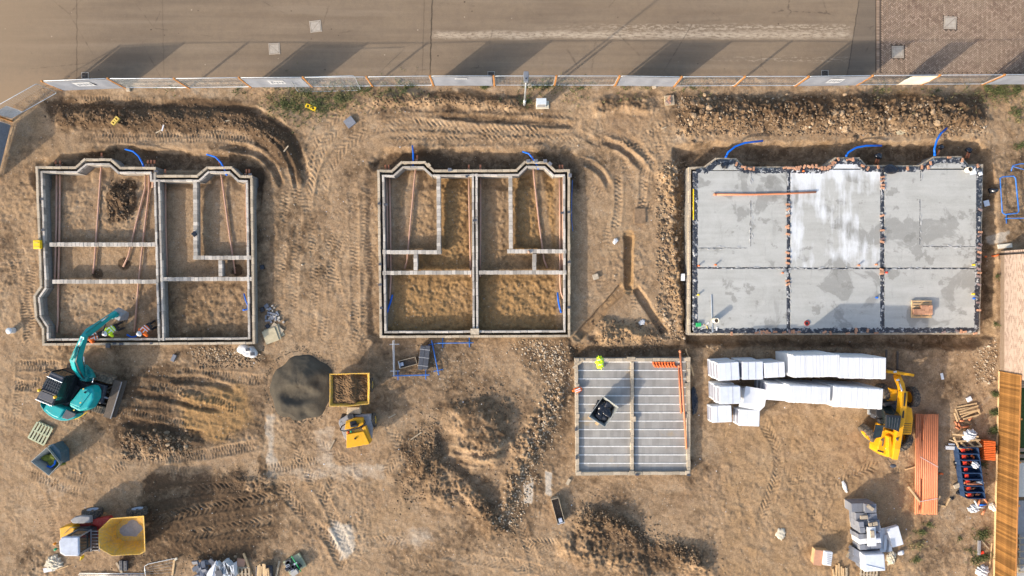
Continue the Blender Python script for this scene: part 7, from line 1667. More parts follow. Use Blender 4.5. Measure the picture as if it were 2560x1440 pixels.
# ------------------------------------------------------------------ bundle of long terracotta pipes
t = thing('pipe_bundle', 'strapped bundle of long terracotta pipes on the ground', 'pipe bundle', P(2316, 1160, 0))
NP = 12
for lay, (n_, zz) in enumerate(((12, 0.08), (12, 0.245), (12, 0.41), (12, 0.575))):
    for i in range(n_):
        fa_, fb_ = i/(NP-1), 0
        x0p = 2291 + (2344-2291)*i/(NP-1); x1p = 2289 + (2341-2289)*i/(NP-1); r_ = 0.057
        ya = 1036 + rnd.uniform(-1.5, 1.5); yb = 1284 + rnd.uniform(-2, 2)
        if lay == 3:
            if i in (2,): ya = 1078
            if i in (3,): ya = 1102
            if i == 3: yb = 1196
            if i == 2: yb = 1262
        A = P(x0p, ya, zz); B = P(x1p, yb, zz); o = obj('pipe', MB().ring([A, B], r_, 10), M['pipe'], t, smooth=True)
for q in (((2300, 1142), (2346, 1168)), ((2300, 1254), (2344, 1246))): obj('strap', MB().bar(P(*q[0], .645), P(*q[1], .645), 0.025, 0.01), M['white'], t)
plank('timber wedge leaning on the west side of the terracotta pipe bundle', (2263, 1174), (2288, 1167), 0.09, 0.07); plank('timber batten propped on the strap end of the pipe bundle', (2270, 1216), (2299, 1254), 0.1, 0.06, z=0.66); plank('timber batten standing at the east side of the pipe bundle', (2350, 1240), (2341, 1257), 0.1, 0.06, z=0.5); plank('timber batten on the ground beyond the pipe bundle strap', (2375, 1245), (2365, 1264)); plank('timber batten below the pipe bundle end', (2342, 1261), (2364, 1267))
p = G(2351, 1185); o = obj('pipe_bend', MB().ring([p+Vector((-.12, 0, .06)), p+Vector((0, .06, .08)), p+Vector((.12, 0, .06))], 0.06, 8), M['orange'], None, smooth=True); tag(o, 'single orange pipe bend beside the terracotta pipe bundle', 'pipe bend')

# ------------------------------------------------------------------ fittings store on the east side
Fz = zoomer(2360, 990, 4.644)
lab = ['northmost navy bin of orange fittings in the long row', 'second navy bin from the timber rack, holding fittings', 'third navy bin from the timber rack, part covered by polythene', 'empty dark navy bin past the polythene', 'second empty navy bin past the polythene', 'navy bin with white bag and pipe length', 'navy bin of brown fittings before the southmost one', 'southmost navy bin of brown fittings']
for k in range(8):
    f0, f1 = k/8, (k+0.93)/8; gap = 0
    def LR(f, s): return (2402 + (2420-2402)*f + (44 if s else 0) + (0 if s else 0), 1120 + (1248-1120)*f)
    a, b, c_, d_ = LR(f0, 0), LR(f0, 1), LR(f1, 1), LR(f1, 0)
    tp = px3([a, b, c_, d_], 0.75); cc = sum(tp, Vector())/4
    t = thing('fittings_bin', lab[k], 'storage bin', (cc.x, cc.y, 0), 'navy bins of pipe fittings')
    u = (tp[1]-tp[0]); v = (tp[3]-tp[0])
    m = MB()
    for (p0, p1, hh) in ((tp[0], tp[1], .75), (tp[1], tp[2], .75), (tp[3], tp[2], .75), (tp[0], tp[3], .5)): m.bar(Vector((p0.x, p0.y, hh/2)), Vector((p1.x, p1.y, hh/2)), 0.03, hh)
    m.prism([(p.x, p.y) for p in tp], 0.0, 0.2)
    obj('shell', m, M['bluecrate'], t)
    pc_ = tp[0].lerp(tp[3], .5); obj('label_card', MB().box((pc_.x+0.06+0.16, pc_.y, 0.6), (0.22, v.length*0.5, 0.02), math.atan2(u.y, u.x)), M['redlabel'], t)
    for i in range(0 if k in (3, 4) else 6):
        s_, r_ = rnd.uniform(.1, .9), rnd.uniform(.2, .8); pp_ = tp[0].lerp(tp[1], s_).lerp(tp[3].lerp(tp[2], s_), r_); dd = Vector((rnd.uniform(-.14, .14), rnd.uniform(-.14, .14), 0.03))
        pp_ = Vector((pp_.x, pp_.y, 0.3 + .06*(i % 3))); obj('fitting', MB().ring([pp_-dd, pp_+Vector((0, 0, .06)), pp_+dd], 0.055, 7), M['orange' if k < 3 else 'pipe'], t, smooth=True)
    if k == 5: obj('pipe_length', MB().ring([tp[3].lerp(tp[0], .2)+Vector((.1, 0, -.1)), tp[2].lerp(tp[1], .2)+Vector((0, 0, -.1))], 0.06, 8), M['pipe'], t, smooth=True)
def sheetblob(name, label, cat, px, py, rad, rz, mat, seed, z=None, amp=.4):
    p = G(px, py) if z is None else P(px, py, z); o = obj(name, MB().crumple((p.x, p.y, p.z+0.02), rad, seed, rz), mat, None); return tag(o, label, cat)
sheetblob('polythene', 'bundle of clear polythene on the timber rack', 'polythene', 2424, 1088, (0.5, 0.36, 0.2), .5, M['clear'], 51, 0.45)
sheetblob('polythene', 'scrap of clear polythene lying in the fittings bins', 'polythene', 2437, 1163, (0.26, 0.24, 0.08), .2, M['clear'], 52, 0.7)
sheetblob('polythene', 'clear polythene bag at the south end of the fittings bins', 'polythene', 2434, 1272, (0.4, 0.3, 0.12), .2, M['clear'], 53)
sheetblob('white_bag', 'white bag inside a navy fittings bin', 'bag', 2450, 1207, (0.26, 0.14, 0.1), .1, M['whitebag'], 54, 0.55)
sheetblob('cardboard', 'torn cardboard sack against the fence by the bins', 'cardboard', 2483, 1268, (0.36, 0.26, 0.1), -.5, M['cream'], 55)
sheetblob('black_bag', 'heap of black bags west of the fittings bins', 'bag', 2396, 1160, (0.3, 0.42, 0.14), .3, M['bag'], 56)
sheetblob('black_bag', 'torn black bag scrap by the cast kerb west of the bins', 'bag', 2397, 1231, (0.2, 0.14, 0.06), .3, M['bag'], 57)
sheetblob('black_bag', 'small black bag scrap at the batten end', 'bag', 2380, 1246, (0.14, 0.12, 0.06), .3, M['bag'], 58)
sheetblob('white_sack', 'white woven sack at the foot of the board fence', 'sack', 2456, 1428, (0.45, 0.4, 0.2), .4, M['whitebag'], 59)
t = thing('timber_rack', 'slatted timber rack north of the fittings bins', 'rack', P(2420, 1105, 0))
for q in (((2382, 1086), (2446, 1092)), ((2386, 1104), (2450, 1100)), ((2398, 1121), (2455, 1115)), ((2384, 1092), (2398, 1121)), ((2402, 1106), (2420, 1122)), ((2420, 1104), (2436, 1118)), ((2438, 1096), (2454, 1116))): obj('slat', MB().bar(P(*q[0], .5), P(*q[1], .5+rnd.uniform(.01, .03)), 0.1, 0.04), M['timber'], t, 0.004)
for q in ((2386, 1104), (2450, 1100), (2398, 1120), (2454, 1115)): obj('leg', MB().bar(P(*q, .48) - Vector((0, 0, .5)), P(*q, .48), 0.07, 0.07), M['timber_old'], t)
t = thing('timber_frame_pile', 'pile of broken pale timber frames by the fence', 'timber pile', G(2418, 1028))
for i, q in enumerate((((2392, 1018), (2442, 1008)), ((2392, 1024), (2444, 1016)), ((2398, 1030), (2446, 1014)), ((2400, 1036), (2448, 1024)), ((2404, 1042), (2444, 1026)), ((2408, 1048), (2447, 1037)), ((2388, 1022), (2398, 1050)), ((2386, 1032), (2394, 1054)), ((2440, 1008), (2449, 1034)), ((2446, 1020), (2450, 1036)))): obj('batten', MB().bar(G(*q[0], .06+.035*(i % 4)), G(*q[1], .06+.035*(i % 4)), 0.09, 0.045), M['timber'], t, 0.004)
for i, q in enumerate(((2390, 1058), (2398, 1062), (2405, 1052), (2394, 1070), (2408, 1068), (2426, 1047))):
    p = G(*q, .08); a = rnd.uniform(0, 3); o = obj('pipe_offcut', MB().ring([p-Vector((math.cos(a), math.sin(a), 0))*(.2 if i == 4 else .14), p+Vector((math.cos(a), math.sin(a), 0))*(.35 if i == 4 else .14)], 0.058, 8), M['pipe'], None, smooth=True); tag(o, 'terracotta pipe offcut below the broken timber frames', 'pipe offcut', 'pipe offcuts by the timber frames')
t = thing('chamber_stack', 'stack of ribbed orange chamber rings against the weeds', 'chamber rings', G(2469, 1125)); c = P(2469, 1125, 0.3)
for i in range(11): obj('rib', MB().box((c.x, c.y+0.55-i*0.11, 0.26+0.02*(i % 2)), (0.72, 0.085, 0.5), -0.06), M['orange'], t, 0.015)
slabthing('leaflet', 'white printed packaging box west of the timber rack', 'box', 2376, 1120, 0.1, (0.55, 0.22, 0.12), -.05, M['white']); slabthing('leaflet', 'pale mauve packaging lid behind the white box', 'box', 2380, 1111, 0.1, (0.38, 0.1, 0.08), -.05, M['greyplastic'])
slabthing('stone_block', 'flat white stone north of the timber frames', 'block', 2424, 998, 0.0, (0.3, 0.28, 0.1), .5, M['eps']); slabthing('kerb_block', 'buff kerb offcut lying west of the fittings bins', 'kerb', 2396, 1214, 0.0, (0.52, 0.26, 0.12), .45, M['lblock'])
for i, q in enumerate(((2448, 1255, 'pipe'), (2463, 1250, 'pipe'), (2457, 1262, 'blue'), (2459, 1280, 'pipe'), (2440, 1258, 'clear'), (2452, 1268, 'clear'))):
    p = G(q[0], q[1], .12); a = 1.2+i; o = obj('pipe_offcut', MB().ring([p-Vector((math.cos(a), math.sin(a), 0))*.2, p+Vector((math.cos(a), math.sin(a), 0))*.2], 0.06, 8), M[q[2]], None, smooth=True); tag(o, ['terracotta offcut leaning on the south bin end', 'long terracotta offcut beside the torn cardboard', 'blue duct offcut south of the bins', 'terracotta offcut below the torn cardboard', 'clear tube at the south bin end', 'clear tube beside the blue duct offcut'][i], 'pipe offcut', 'offcuts at the south end of the bins')
slabthing('steel_channel', 'grey channel lying in weeds beside the fence', 'channel', 2449, 1370, 0.05, (0.16, 0.9, 0.1), -.03, M['greyplate']); plank('thin batten lying along the foot of the board fence', (2480, 1358), (2474, 1420), .06, .04); plank('batten slanting in the weeds by the grey channel', (2452, 1348), (2472, 1372), .06, .04, 'timber_old')
slabthing('plastic_bracket', 'red plastic bracket in the weeds beside the grey channel', 'bracket', 2456, 1382, 0.05, (0.22, 0.16, 0.08), .3, M['redlabel'])
# ------------------------------------------------------------------ grit heap beside the loaded dumper
cx, cy = 750, 966; NR, NT_ = 34, 72; vv = []; ff = []
rr = np.random.RandomState(4)
ph = rr.rand(8)*6.28
c0 = P(cx, cy, 0)
for i in range(NR+1):
    for j in range(NT_):
        a = 2*math.pi*j/NT_; t_ = i/NR
        Rr_ = (2.08 + 0.10*math.sin(2*a+0.5) + 0.06*math.sin(5*a+ph[0]) + 0.05*math.sin(9*a+ph[1]))*(1.0 + 0.09*math.sin(a+2.2))
        x = c0.x + Rr_*t_*math.cos(a)*0.99; y = c0.y + Rr_*t_*math.sin(a)*1.06
        px_, py_ = 1280+40*x, 720-40*y
        h = 0.70*(1-t_**1.5)**0.85 + 0.035*math.sin(px_/9+2*math.sin(py_/13))*math.sin(py_/8+1.5*math.sin(px_/17))*(1-t_)
        # dug hollow facing the dumper, with a slumped face
        u, v = (px_-745)/46, (py_-985)/22; ca_, sa_ = math.cos(-0.35), math.sin(-0.35); u, v = u*ca_-v*sa_, u*sa_+v*ca_
        h -= 0.42*math.exp(-((u*u+v*v)*1.1)**2)
        for qx, qy, s_, dh in ((795, 935, 20, .18), (770, 940, 16, .12), (712, 1026, 10, .12), (728, 1035, 8, .1), (765, 1030, 12, -.14), (724, 1040, 9, -.12), (800, 950, 14, -.2)): h += dh*math.exp(-((px_-qx)**2+(py_-qy)**2)/s_**2)
        h += rr.uniform(-.014, .014)
        vv.append((x, y, max(h, 0)*min(1, (1-t_)*14) + (GZ(px_, py_)-0.06)*1.0))
for i in range(NR):
    for j in range(NT_): ff.append((i*NT_+j, (i+1)*NT_+j, (i+1)*NT_+(j+1) % NT_, i*NT_+(j+1) % NT_))
tag(obj('grit_heap', MB().add(vv, ff), M['sand'], None, smooth=True), 'round dark grit heap with a dug hollow beside the loaded dumper', 'grit heap')

# ------------------------------------------------------------------ west side: waste skip, pallet, drum
sk, top, c = skip_shell([(117, 1118), (150, 1160), (122, 1190), (76, 1154)], 1.15, 0.2, 0.66, 0.05, (0.12, 0.06))
t = thing('tipping_skip', 'blue grey tipping skip of mossy waste and blue duct', 'skip', (c.x, c.y, 0)); obj('shell', sk, M['skipgrey'], t, 0.012)
hb = [P(*q, 0.9) for q in ((119, 1114), (135, 1108), (152, 1128), (154, 1160))]
obj('hopper_back', MB().prism([(p.x, p.y) for p in hb], 0.1, 0.95, 0.97), M['skipblue'], t, 0.03)
obj('waste', MB().blob((c.x+0.05, c.y+0.08, 0.55), (0.5, 0.38, 0.22), 61, 0.5, 20, 10, -.3, 4), M['foamgreen'], t)
obj('duct_offcut', MB().ring([P(118, 1165, .75), P(128, 1168, .8), P(137, 1160, .82), P(139, 1150, .8)], 0.06, 8), M['blue'], t, smooth=True)
for q in (((112, 1166), (118, 1172)), ((110, 1164), (112, 1174))): obj('timber_offcut', MB().bar(P(*q[0], .72), P(*q[1], .74), .06, .05), M['timber'], t)
def pallet(label, q, mat, n=5, group='timber pallets', nb=3):
    tp = [G(*x) for x in q]; zg = min(p.z for p in tp); c_ = sum(tp, Vector())/4; t = thing('pallet', label, 'pallet', (c_.x, c_.y, zg), group)
    for i in range(n):
        f = i/(n-1); a = tp[0].lerp(tp[1], f); b = tp[3].lerp(tp[2], f); obj('deck_board', MB().bar(Vector((a.x, a.y, zg+.13)), Vector((b.x, b.y, zg+.13)), 0.115, 0.022), M[mat], t)
    for i in range(nb):
        f = i/(nb-1); a = tp[0].lerp(tp[3], f); b = tp[1].lerp(tp[2], f); obj('bearer', MB().bar(Vector((a.x, a.y, zg+.065)), Vector((b.x, b.y, zg+.065)), 0.1, 0.10), M[mat], t)
    return t
pallet('greenish empty pallet between the excavator and the waste skip', [(97, 1054), (134, 1070), (111, 1112), (73, 1094)], 'timber_green', 6)
p = G(34, 826); t = thing('drum', 'small pale steel drum west of the foundation', 'drum', p); obj('body', MB().lathe([(0.0, .42), (0.17, .42), (0.18, .40), (0.175, .30), (0.18, .28), (0.175, .16), (0.18, .14), (0.18, 0.0)], p, (0, 0, 1), 18), M['cabinet'], t, smooth=True); obj('lid_ring', MB().lathe([(0.165, .425), (0.19, .43), (0.19, .40)], p, (0, 0, 1), 18), M['galv'], t, smooth=True)
t = thing('toolbox', 'yellow toolbox on the west wall of the foundation', 'toolbox', P(92, 610, ZW)); p = P(92, 611, ZW+.2)
obj('body', MB().box((p.x, p.y, ZW+.12), (0.44, 0.54, 0.22), 0.03), M['yplastic'], t, 0.04, seg=3); obj('handle', MB().box((p.x, p.y+.1, ZW+.245), (0.24, 0.06, 0.03), 0.03), M['ydusty'], t, 0.01); obj('latch', MB().box((p.x, p.y-.15, ZW+.235), (0.3, 0.05, 0.02), 0.03), M['ydusty'], t, 0.005)
def foot(label, px, py, ang, mat, L=0.68):
    p = G(px, py); t = thing('barrier_foot', label, 'barrier foot', p, 'yellow barrier feet'); c, s = math.cos(ang), math.sin(ang)
    m = MB()
    for y in (-.10, .10): m.box((p.x-y*s, p.y+y*c, p.z+.07), (L, 0.06, .13), ang)
    for x in (-L/2+.04, -.06, .06, L/2-.04): m.box((p.x+x*c, p.y+x*s, p.z+.075), (.09, .15, .135), ang)
    obj('body', m, mat, t, 0.008)
foot('bright yellow barrier foot lying in the weeds by the hoarding', 778, 269, -0.42, M['yplastic']); foot('faded yellow barrier foot on the dark spoil berm', 290, 303, 0.85, M['ydusty'], .55)
slabthing('concrete_slab', 'grey concrete slab lying askew on the haul road', 'concrete slab', 874, 305, 0.0, (0.6, 0.56, 0.1), .65, M['cblock'])
slabthing('timber_board', 'square timber board lying behind the slab trench', 'board', 2264, 324, 0.02, (1.15, 0.6, 0.06), .03, M['ply'])
slabthing('spill_sheet', 'dull square board flush on the ground by the trench head', 'board', 1600, 540, 0.0, (0.7, 0.95, 0.04), 0, M['clod'])
t = thing('brick_pallet', 'small pallet of mixed bricks behind the middle plot', 'pallet', G(1675, 250)); p = P(1674, 250, .2); pz = GZ(1674, 250)
obj('deck', MB().box((p.x, p.y, pz+.08), (0.6, 0.62, .12), .1), M['timber_old'], t, .01)
for i in range(5): inst('stacked_brick', UB_BG if i % 2 else UB_B, (p.x+rnd.uniform(-.15, .2), p.y+rnd.uniform(-.2, .2), pz+.19), rnd.uniform(0, 3), (.22, .1, .09), t)
# scattered grey blocks, tile stack and white bag by the foundation corner
SB = zoomer(560, 740, 8.0)
for i, (x, y, w_, h_, a) in enumerate(((855, 200, .26, .22, .6), (920, 258, .22, .18, .5), (875, 262, .12, .1, .3), (975, 195, .13, .1, .4), (1015, 235, .12, .1, .2), (980, 295, .1, .08, 1.3), (915, 335, .26, .12, -.2), (995, 355, .3, .12, -.2), (1075, 350, .28, .13, -1.1), (905, 385, .26, .12, -.3), (980, 425, .28, .24, .6), (845, 425, .24, .10, 1.55), (915, 445, .14, .1, .8), (870, 492, .26, .12, .1), (938, 500, .26, .12, -1.2), (1040, 450, .2, .1, 1.4), (1105, 432, .13, .12, .3), (1080, 465, .12, .12, .7), (1035, 485, .12, .12, .2), (1110, 492, .12, .12, .5), (1195, 522, .12, .12, .7), (1050, 390, .16, .1, .9), (1020, 410, .14, .1, .2))):
    px_, py_ = SB((x, y))[0]; p = G(px_, py_); o = inst('loose_block', UB_I if w_ < .2 else UB_C, (p.x, p.y, p.z+.05), a, (w_, h_, .1)); tag(o, 'one of the grey broken blocks scattered beside the foundation corner', 'block', 'scattered grey blocks')
t = thing('slab_stack', 'askew stack of weathered flat boards by the foundation corner', 'board stack', G(680, 834))
for i, (x, y, w_, h_, a, mm) in enumerate(((1010, 740, .95, .8, .5, 'ply'), (1000, 720, .9, .8, .9, 'timber_old'), (960, 770, .9, .85, .3, 'ply'), (920, 800, .85, .85, .35, 'ply'))):
    px_, py_ = SB((x, y))[0]; p = P(px_, py_, .15+.04*i); obj('board', MB().box((p.x, p.y, .04+.05*i), (w_, h_, .035), a), M[mm], t, .004)
p = G(623, 876); t = thing('builders_bag', 'white builders bag holding dark bricks at the wall corner', 'bag', p); obj('cloth', MB().blob((p.x, p.y, p.z+.25), (.40, .34, .26), 71, .4, 20, 12, -.2), M['whitebag'], t, smooth=True)
for q in ((618, 874, .2), (630, 885, .1)): pp_ = P(q[0], q[1], .6); obj('dark_brick', MB().box((pp_.x, pp_.y, p.z+.5), (.24, .2, .1), q[2]), M['charcoal'], t, .01)
slabthing('loose_block', 'single grey block lying south of the foundation wall', 'block', 433, 895, 0.0, (.22, .44, .12), -.45, M['cblock'])
for i, q in enumerate(((269, 864, 'west of the boom on the south wall'), (655, 668, 'halfway along the east wall'), (655, 774, 'beside the scattered grey blocks'), (669, 816, 'by the weathered board stack'), (485, 585, 'on the narrow cross wall'))):
    z_ = ZW if i in (0, 4) else 0.0; p = P(q[0], q[1], z_+.1); o = obj('cavity_tray', MB().box((p.x, p.y, z_+.06), (.26, .28, .12), .2*i), M['bag' if i else 'charcoal'], None, .02); tag(o, 'black plastic tray ' + q[2], 'plastic tray', 'black plastic trays')
# bottom edge stacks
t = thing('block_heap', 'tumbled heap of dark grey blocks at the south edge', 'block heap', G(512, 1424))
for i in range(22):
    x, y = 488+rnd.random()*52, 1402+rnd.random()*44; p = P(x, y, .2); inst('block', UB_C, (p.x, p.y, .06+rnd.random()*.32), rnd.uniform(0, 3), (.44, .215, .12), t, (rnd.uniform(-.4, .4), rnd.uniform(-.4, .4), rnd.uniform(0, 3)))
t = thing('tile_stack', 'broken pack of pale blue grey slabs wrapped in torn sheet', 'slab pack', G(560, 1425))
for i in range(34):
    f = i/33; x, y = 541+f*44, 1410+6*math.sin(f*9)+(14 if 8 < i < 16 else 0); p = P(x, y+8, .55); obj('slab', MB().box((p.x, p.y-.15, .32), (.05, .75, .6), .2+rnd.uniform(-.12, .12)), M['paper'] if i % 4 else M['eps'], t)
obj('torn_sheet', MB().blob(P(536, 1428, .45), (.25, .6, .2), 81, .4, 14, 8, -.5), M['wrap'], t); obj('hollow_core', MB().box(P(547, 1434, .7), (.4, .4, .05), .3), M['charcoal'], t)
slabthing('clay_board', 'square terracotta board lying near the south edge', 'board', 602, 1407, .05, (.5, .5, .05), -.1, M['plyred'])
plank('long pale timber slanting beside the terracotta board', (609, 1383), (632, 1444), .12, .1); plank('dull timber lying between the splintered stack and the pallet of vents', (699, 1402), (690, 1442), .12, .08, 'timber_old')
pallet('grey pallet of hollow blocks under the terracotta board', [(588, 1418), (624, 1418), (626, 1448), (590, 1448)], 'timber_old', 5)
t = thing('timber_stack', 'stack of splintered pale timbers in a dark tray', 'timber pile', G(655, 1428)); p = P(658, 1436, .3); obj('tray', MB().box((p.x, p.y-.1, .12), (1.0, 1.1, .24), 0), M['charcoal'], t, .02)
for i in range(7): x = 646+i*4; a = P(x, 1404+rnd.uniform(0, 20), .45); b = P(x+rnd.uniform(-3, 3), 1446, .45); obj('batten', MB().bar(a, b, .1, .09), M['timber'], t, .006)
t = thing('vent_pallet', 'green edged pallet of dark vents and a grey block', 'pallet', G(730, 1416)); p = P(732, 1416, .5)
m = MB().box((p.x, p.y, .1), (1.15, .95, .14), .5); obj('pallet_base', m, M['timber_green'], t, .01)
for i in range(9): x, y = p.x+rnd.uniform(-.4, .35), p.y+rnd.uniform(-.3, .3); obj('vent', MB().box((x, y, .28+.03*(i % 3)), (.36, .24, .2), .5+rnd.uniform(-.3, .3)), M['bag'] if i % 3 else M['charcoal'], t, .01)
for i in range(4): x, y = p.x+rnd.uniform(-.35, .3), p.y+rnd.uniform(-.3, .25); obj('vent_face', MB().box((x, y, .46), (.22, .1, .02), .5), M['greyplastic'], t)
obj('grey_block', MB().box((p.x+.12, p.y-.38, .5), (.45, .3, .2), .6), M['slabgrey'], t, .01); obj('green_edge', MB().bar((p.x-.1, p.y+.62, .45), (p.x+.5, p.y-.35, .45), .04, .06), M['greencap'], t)
# trampled mesh barrier, sheet and vents near the cab dumper
p = G(136, 1407); o = obj('sack', MB().crumple((p.x, p.y, p.z+.05), (.62, .5, .14), 91, .3), M['sack'], None); tag(o, 'dusty buff sack beside the cab dumper roof', 'sack')
slabthing('white_board', 'white board offcut south west of the cab dumper', 'board', 122, 1424, .05, (.7, .28, .06), .2, M['eps'])
plank('pale splinter leaning on the buff sack', (132, 1428), (172, 1414), .06, .04)
for i, q in enumerate(((306, 1411), (317, 1412))):
    p = G(*q); t = thing('vent_block', 'one of a pair of dark slotted blocks below the cab dumper', 'vent block', p, 'slotted blocks below the dumper'); obj('body', MB().box((p.x, p.y, p.z+.1), (.2, .62, .18), .03), M['charcoal'], t, .015)
    for k in range(3): obj('slot', MB().box((p.x, p.y-.2+k*.2, p.z+.192), (.07, .12, .01), .03), M['black'], t)
plank('dark plank slanting beside the slotted blocks', (291, 1406), (305, 1432), .14, .05, 'timber_old')
def loose_panel(label, pts, group):
    path = [G(*q, .05) for q in pts]; t = thing('mesh_panel', label, 'mesh fence', path[0], group); obj('frame_tube', MB().ring(path, .022, 6), M['galv'], t, smooth=True)
    for i in range(1, 5): f = i/5; a = path[0].lerp(path[1], f); b = path[-1].lerp(path[-2], f); obj('wire', MB().ring([a, b], .006, 4), M['galv'], t)
loose_panel('bent mesh panel lying flat by the south edge', [(364, 1440), (361, 1416), (370, 1410), (436, 1396), (430, 1440)], 'fallen mesh panels')
loose_panel('galvanised rail frame lying below the cab dumper', [(196, 1437), (360, 1438), (360, 1434), (198, 1433)], 'fallen mesh panels')
plank('pale batten on the fallen mesh panel', (436, 1400), (431, 1438), .12, .05); slabthing('brick_half', 'half brick at the corner of the fallen mesh panel', 'brick', 439, 1398, .08, (.18, .14, .08), .6, M['sack'])

# ------------------------------------------------------------------ barriers and boxes south of the empty foundation
def barrier_flat(label, pts, mat, closed=False, z=.06, r=.025, group='pedestrian barriers', rails=None):
    path = [G(*q, z) for q in pts]; t = thing('pedestrian_barrier', label, 'barrier', path[0], group); obj('frame_tube', MB().ring(path, r, 7, closed), mat, t, smooth=True)
    for a, b in rails or []: obj('rail', MB().ring([G(*a, z+.02), G(*b, z+.02)], r*.8, 6), mat, t, smooth=True)
    return t
def barrier_up(label, a, b, mat, h=1.0, group='pedestrian barriers'):
    A, B = G(*a), G(*b); d = (B-A).normalized(); n = Vector((-d.y, d.x, 0)); t = thing('pedestrian_barrier', label, 'barrier', (A+B)/2, group); Hh = Vector((0, 0, h))
    lo = Vector((0, 0, .12)); obj('frame_tube', MB().ring([A+lo, B+lo, B+Hh*.9, B-d*.1+Hh, A+d*.1+Hh, A+Hh*.9], .024, 7, True), mat, t, smooth=True)
    L = (B-A).length; k = int(L/.13)
    for i in range(1, k): q = A + d*(L*i/k); obj('bar', MB().ring([q+lo, q+Hh], .008, 5), mat, t)
    for f in (.12, .88): q = A + d*L*f; obj('foot', MB().bar(q-n*.3+Vector((0, 0, .02)), q+n*.3+Vector((0, 0, .02)), .05, .03), mat, t)
barrier_up('white pedestrian barrier standing south of the empty foundation', (986, 850), (988, 938), M['white'], .55)
barrier_up('blue pedestrian barrier closing the box pen on its south side', (984, 938), (1075, 936), M['bluepaint'], .35)
barrier_up('blue pedestrian barrier leaning beside the dark case', (1080, 850), (1098, 936), M['bluepaint'], .3)
barrier_up('blue pedestrian barrier folded against the empty foundation wall', (1096, 857), (1184, 856), M['bluepaint'], .35)
t = thing('dark_case', 'dark ribbed double lidded case inside the barriers', 'case', G(1060, 895)); p = P(1060, 894, .4)
obj('body', MB().box((p.x, p.y, .22), (.62, 1.5, .42), -.12), M['iron'], t, .02)
for s in (-.15, .16): obj('lid_half', MB().box((p.x+s*.99, p.y+s*.12, .445), (.28, 1.46, .04), -.12), M['charcoal'], t, .01)
for y in (-.5, 0, .5): obj('strap', MB().box((p.x+y*.12, p.y+y, .47), (.64, .05, .02), -.12), M['greyplate'], t)
t = thing('mixing_box', 'long trough box with soil inside near the dark case', 'trough', G(1022, 907))
def trough(t, a, b, w, h):
    A, B = G(*a), G(*b); d = (B-A).normalized(); n = Vector((-d.y, d.x, 0)); z = Vector((0, 0, h/2)); L = (B-A).length
    for s in (-1, 1): obj('side', MB().bar(A+n*s*w/2+z, B+n*s*w/2+z, .03, h), M['timber_old'], t, .004)
    obj('end', MB().bar(A-n*w/2+z, A+n*w/2+z, .03, h), M['white'], t); obj('end', MB().bar(B-n*w/2+z, B+n*w/2+z, .03, h), M['timber_old'], t)
    obj('floor', MB().bar(A+Vector((0, 0, .03)), B+Vector((0, 0, .03)), w*.96, .04), M['iron'], t); q = A.lerp(B, .12); obj('mauve_pack', MB().box((q.x, q.y, h*.7), (.26, .22, .1), math.atan2(d.y, d.x)), M['greyplastic'], t, .01)
trough(t, (1000, 911), (1042, 900), .46, .34)
t = thing('mixing_box', 'long open trough standing alone south west of the garage base', 'trough', G(1394, 1273)); trough(t, (1402, 1303), (1386, 1242), .46, .42)
barrier_flat('rounded blue barrier frame lying flat beside the slab', [(2500, 446), (2506, 442), (2534, 440), (2539, 446), (2547, 528), (2543, 533), (2512, 536), (2506, 531)], M['bluepaint'], True, .3, .04)
barrier_up('stack of blue barriers lying below the blue frame', (2508, 547), (2570, 546), M['bluepaint'], .3)
barrier_flat('bent blue barrier rails beside the weedy edge', [(2528, 428), (2532, 414), (2552, 409), (2580, 410)], M['bluepaint'], False, .4, .03, rails=[((2532, 416), (2575, 428))])
slabthing('slotted_board', 'pale slotted concrete board north of the brick gable', 'board', 2513, 615, 0.0, (.9, .26, .14), .1, M['cream']); slabthing('loose_block', 'grey block lying on the stony strip west of the slab', 'block', 1708, 693, .15, (.22, .44, .12), 0, M['paper'])
slabthing('brick_offcut', 'buff square offcut beside the drain trench', 'offcut', 1489, 692, .03, (.36, .34, .08), .3, M['lblock']); slabthing('timber_offcut', 'short timber offcut south of the garage base', 'offcut', 1421, 1205, .03, (.2, .4, .06), -.5, M['timber_old'])
sheetblob('polythene', 'white torn polythene beside the small spoil heap', 'polythene', 1604, 806, (.24, .2, .06), .4, M['whitebag'], 95); sheetblob('polythene', 'white torn sheet near the head of the drain trench', 'polythene', 1538, 603, (.24, .15, .05), .9, M['whitebag'], 96)
p = G(1952, 1335); o = obj('mortar_lump', MB().crumple((p.x, p.y, p.z+.01), (.34, .42, .05), 97), M['sack'], None, smooth=True); tag(o, 'flattened pale mortar lump alone in the sandy yard', 'mortar lump')
slabthing('timber_plank', 'pale plank end by the gable drain hose', 'plank', 2356, 941, .03, (.16, .4, .05), .2, M['paper'])
for i, (q, a, L_) in enumerate((((408, 316), 1.3, .6), ((398, 328), .5, .5), ((715, 372), .9, .45), ((568, 302), .2, .3), ((1660, 320), .4, .3), ((980, 1040), .5, .5), ((830, 1112), 1.1, .7), ((1040, 1090), .6, .8))):
    p = G(*q, .04); o = obj('wood_splinter', MB().box(p, (L_, .07, .04), a), M['timber_old' if i else 'eps'], None); tag(o, ['pale splinter standing on the dark berm', 'short pale splinter beside the standing one', 'white lath on the bend of the haul road', 'small splinter north of the smaller bay', 'pale splinter on the rubble edge', 'splinter north of the middle spoil heap', 'thin splinter below the loaded dumper', 'thin splinter west of the middle spoil heap'][i], 'splinter', 'wood splinters')

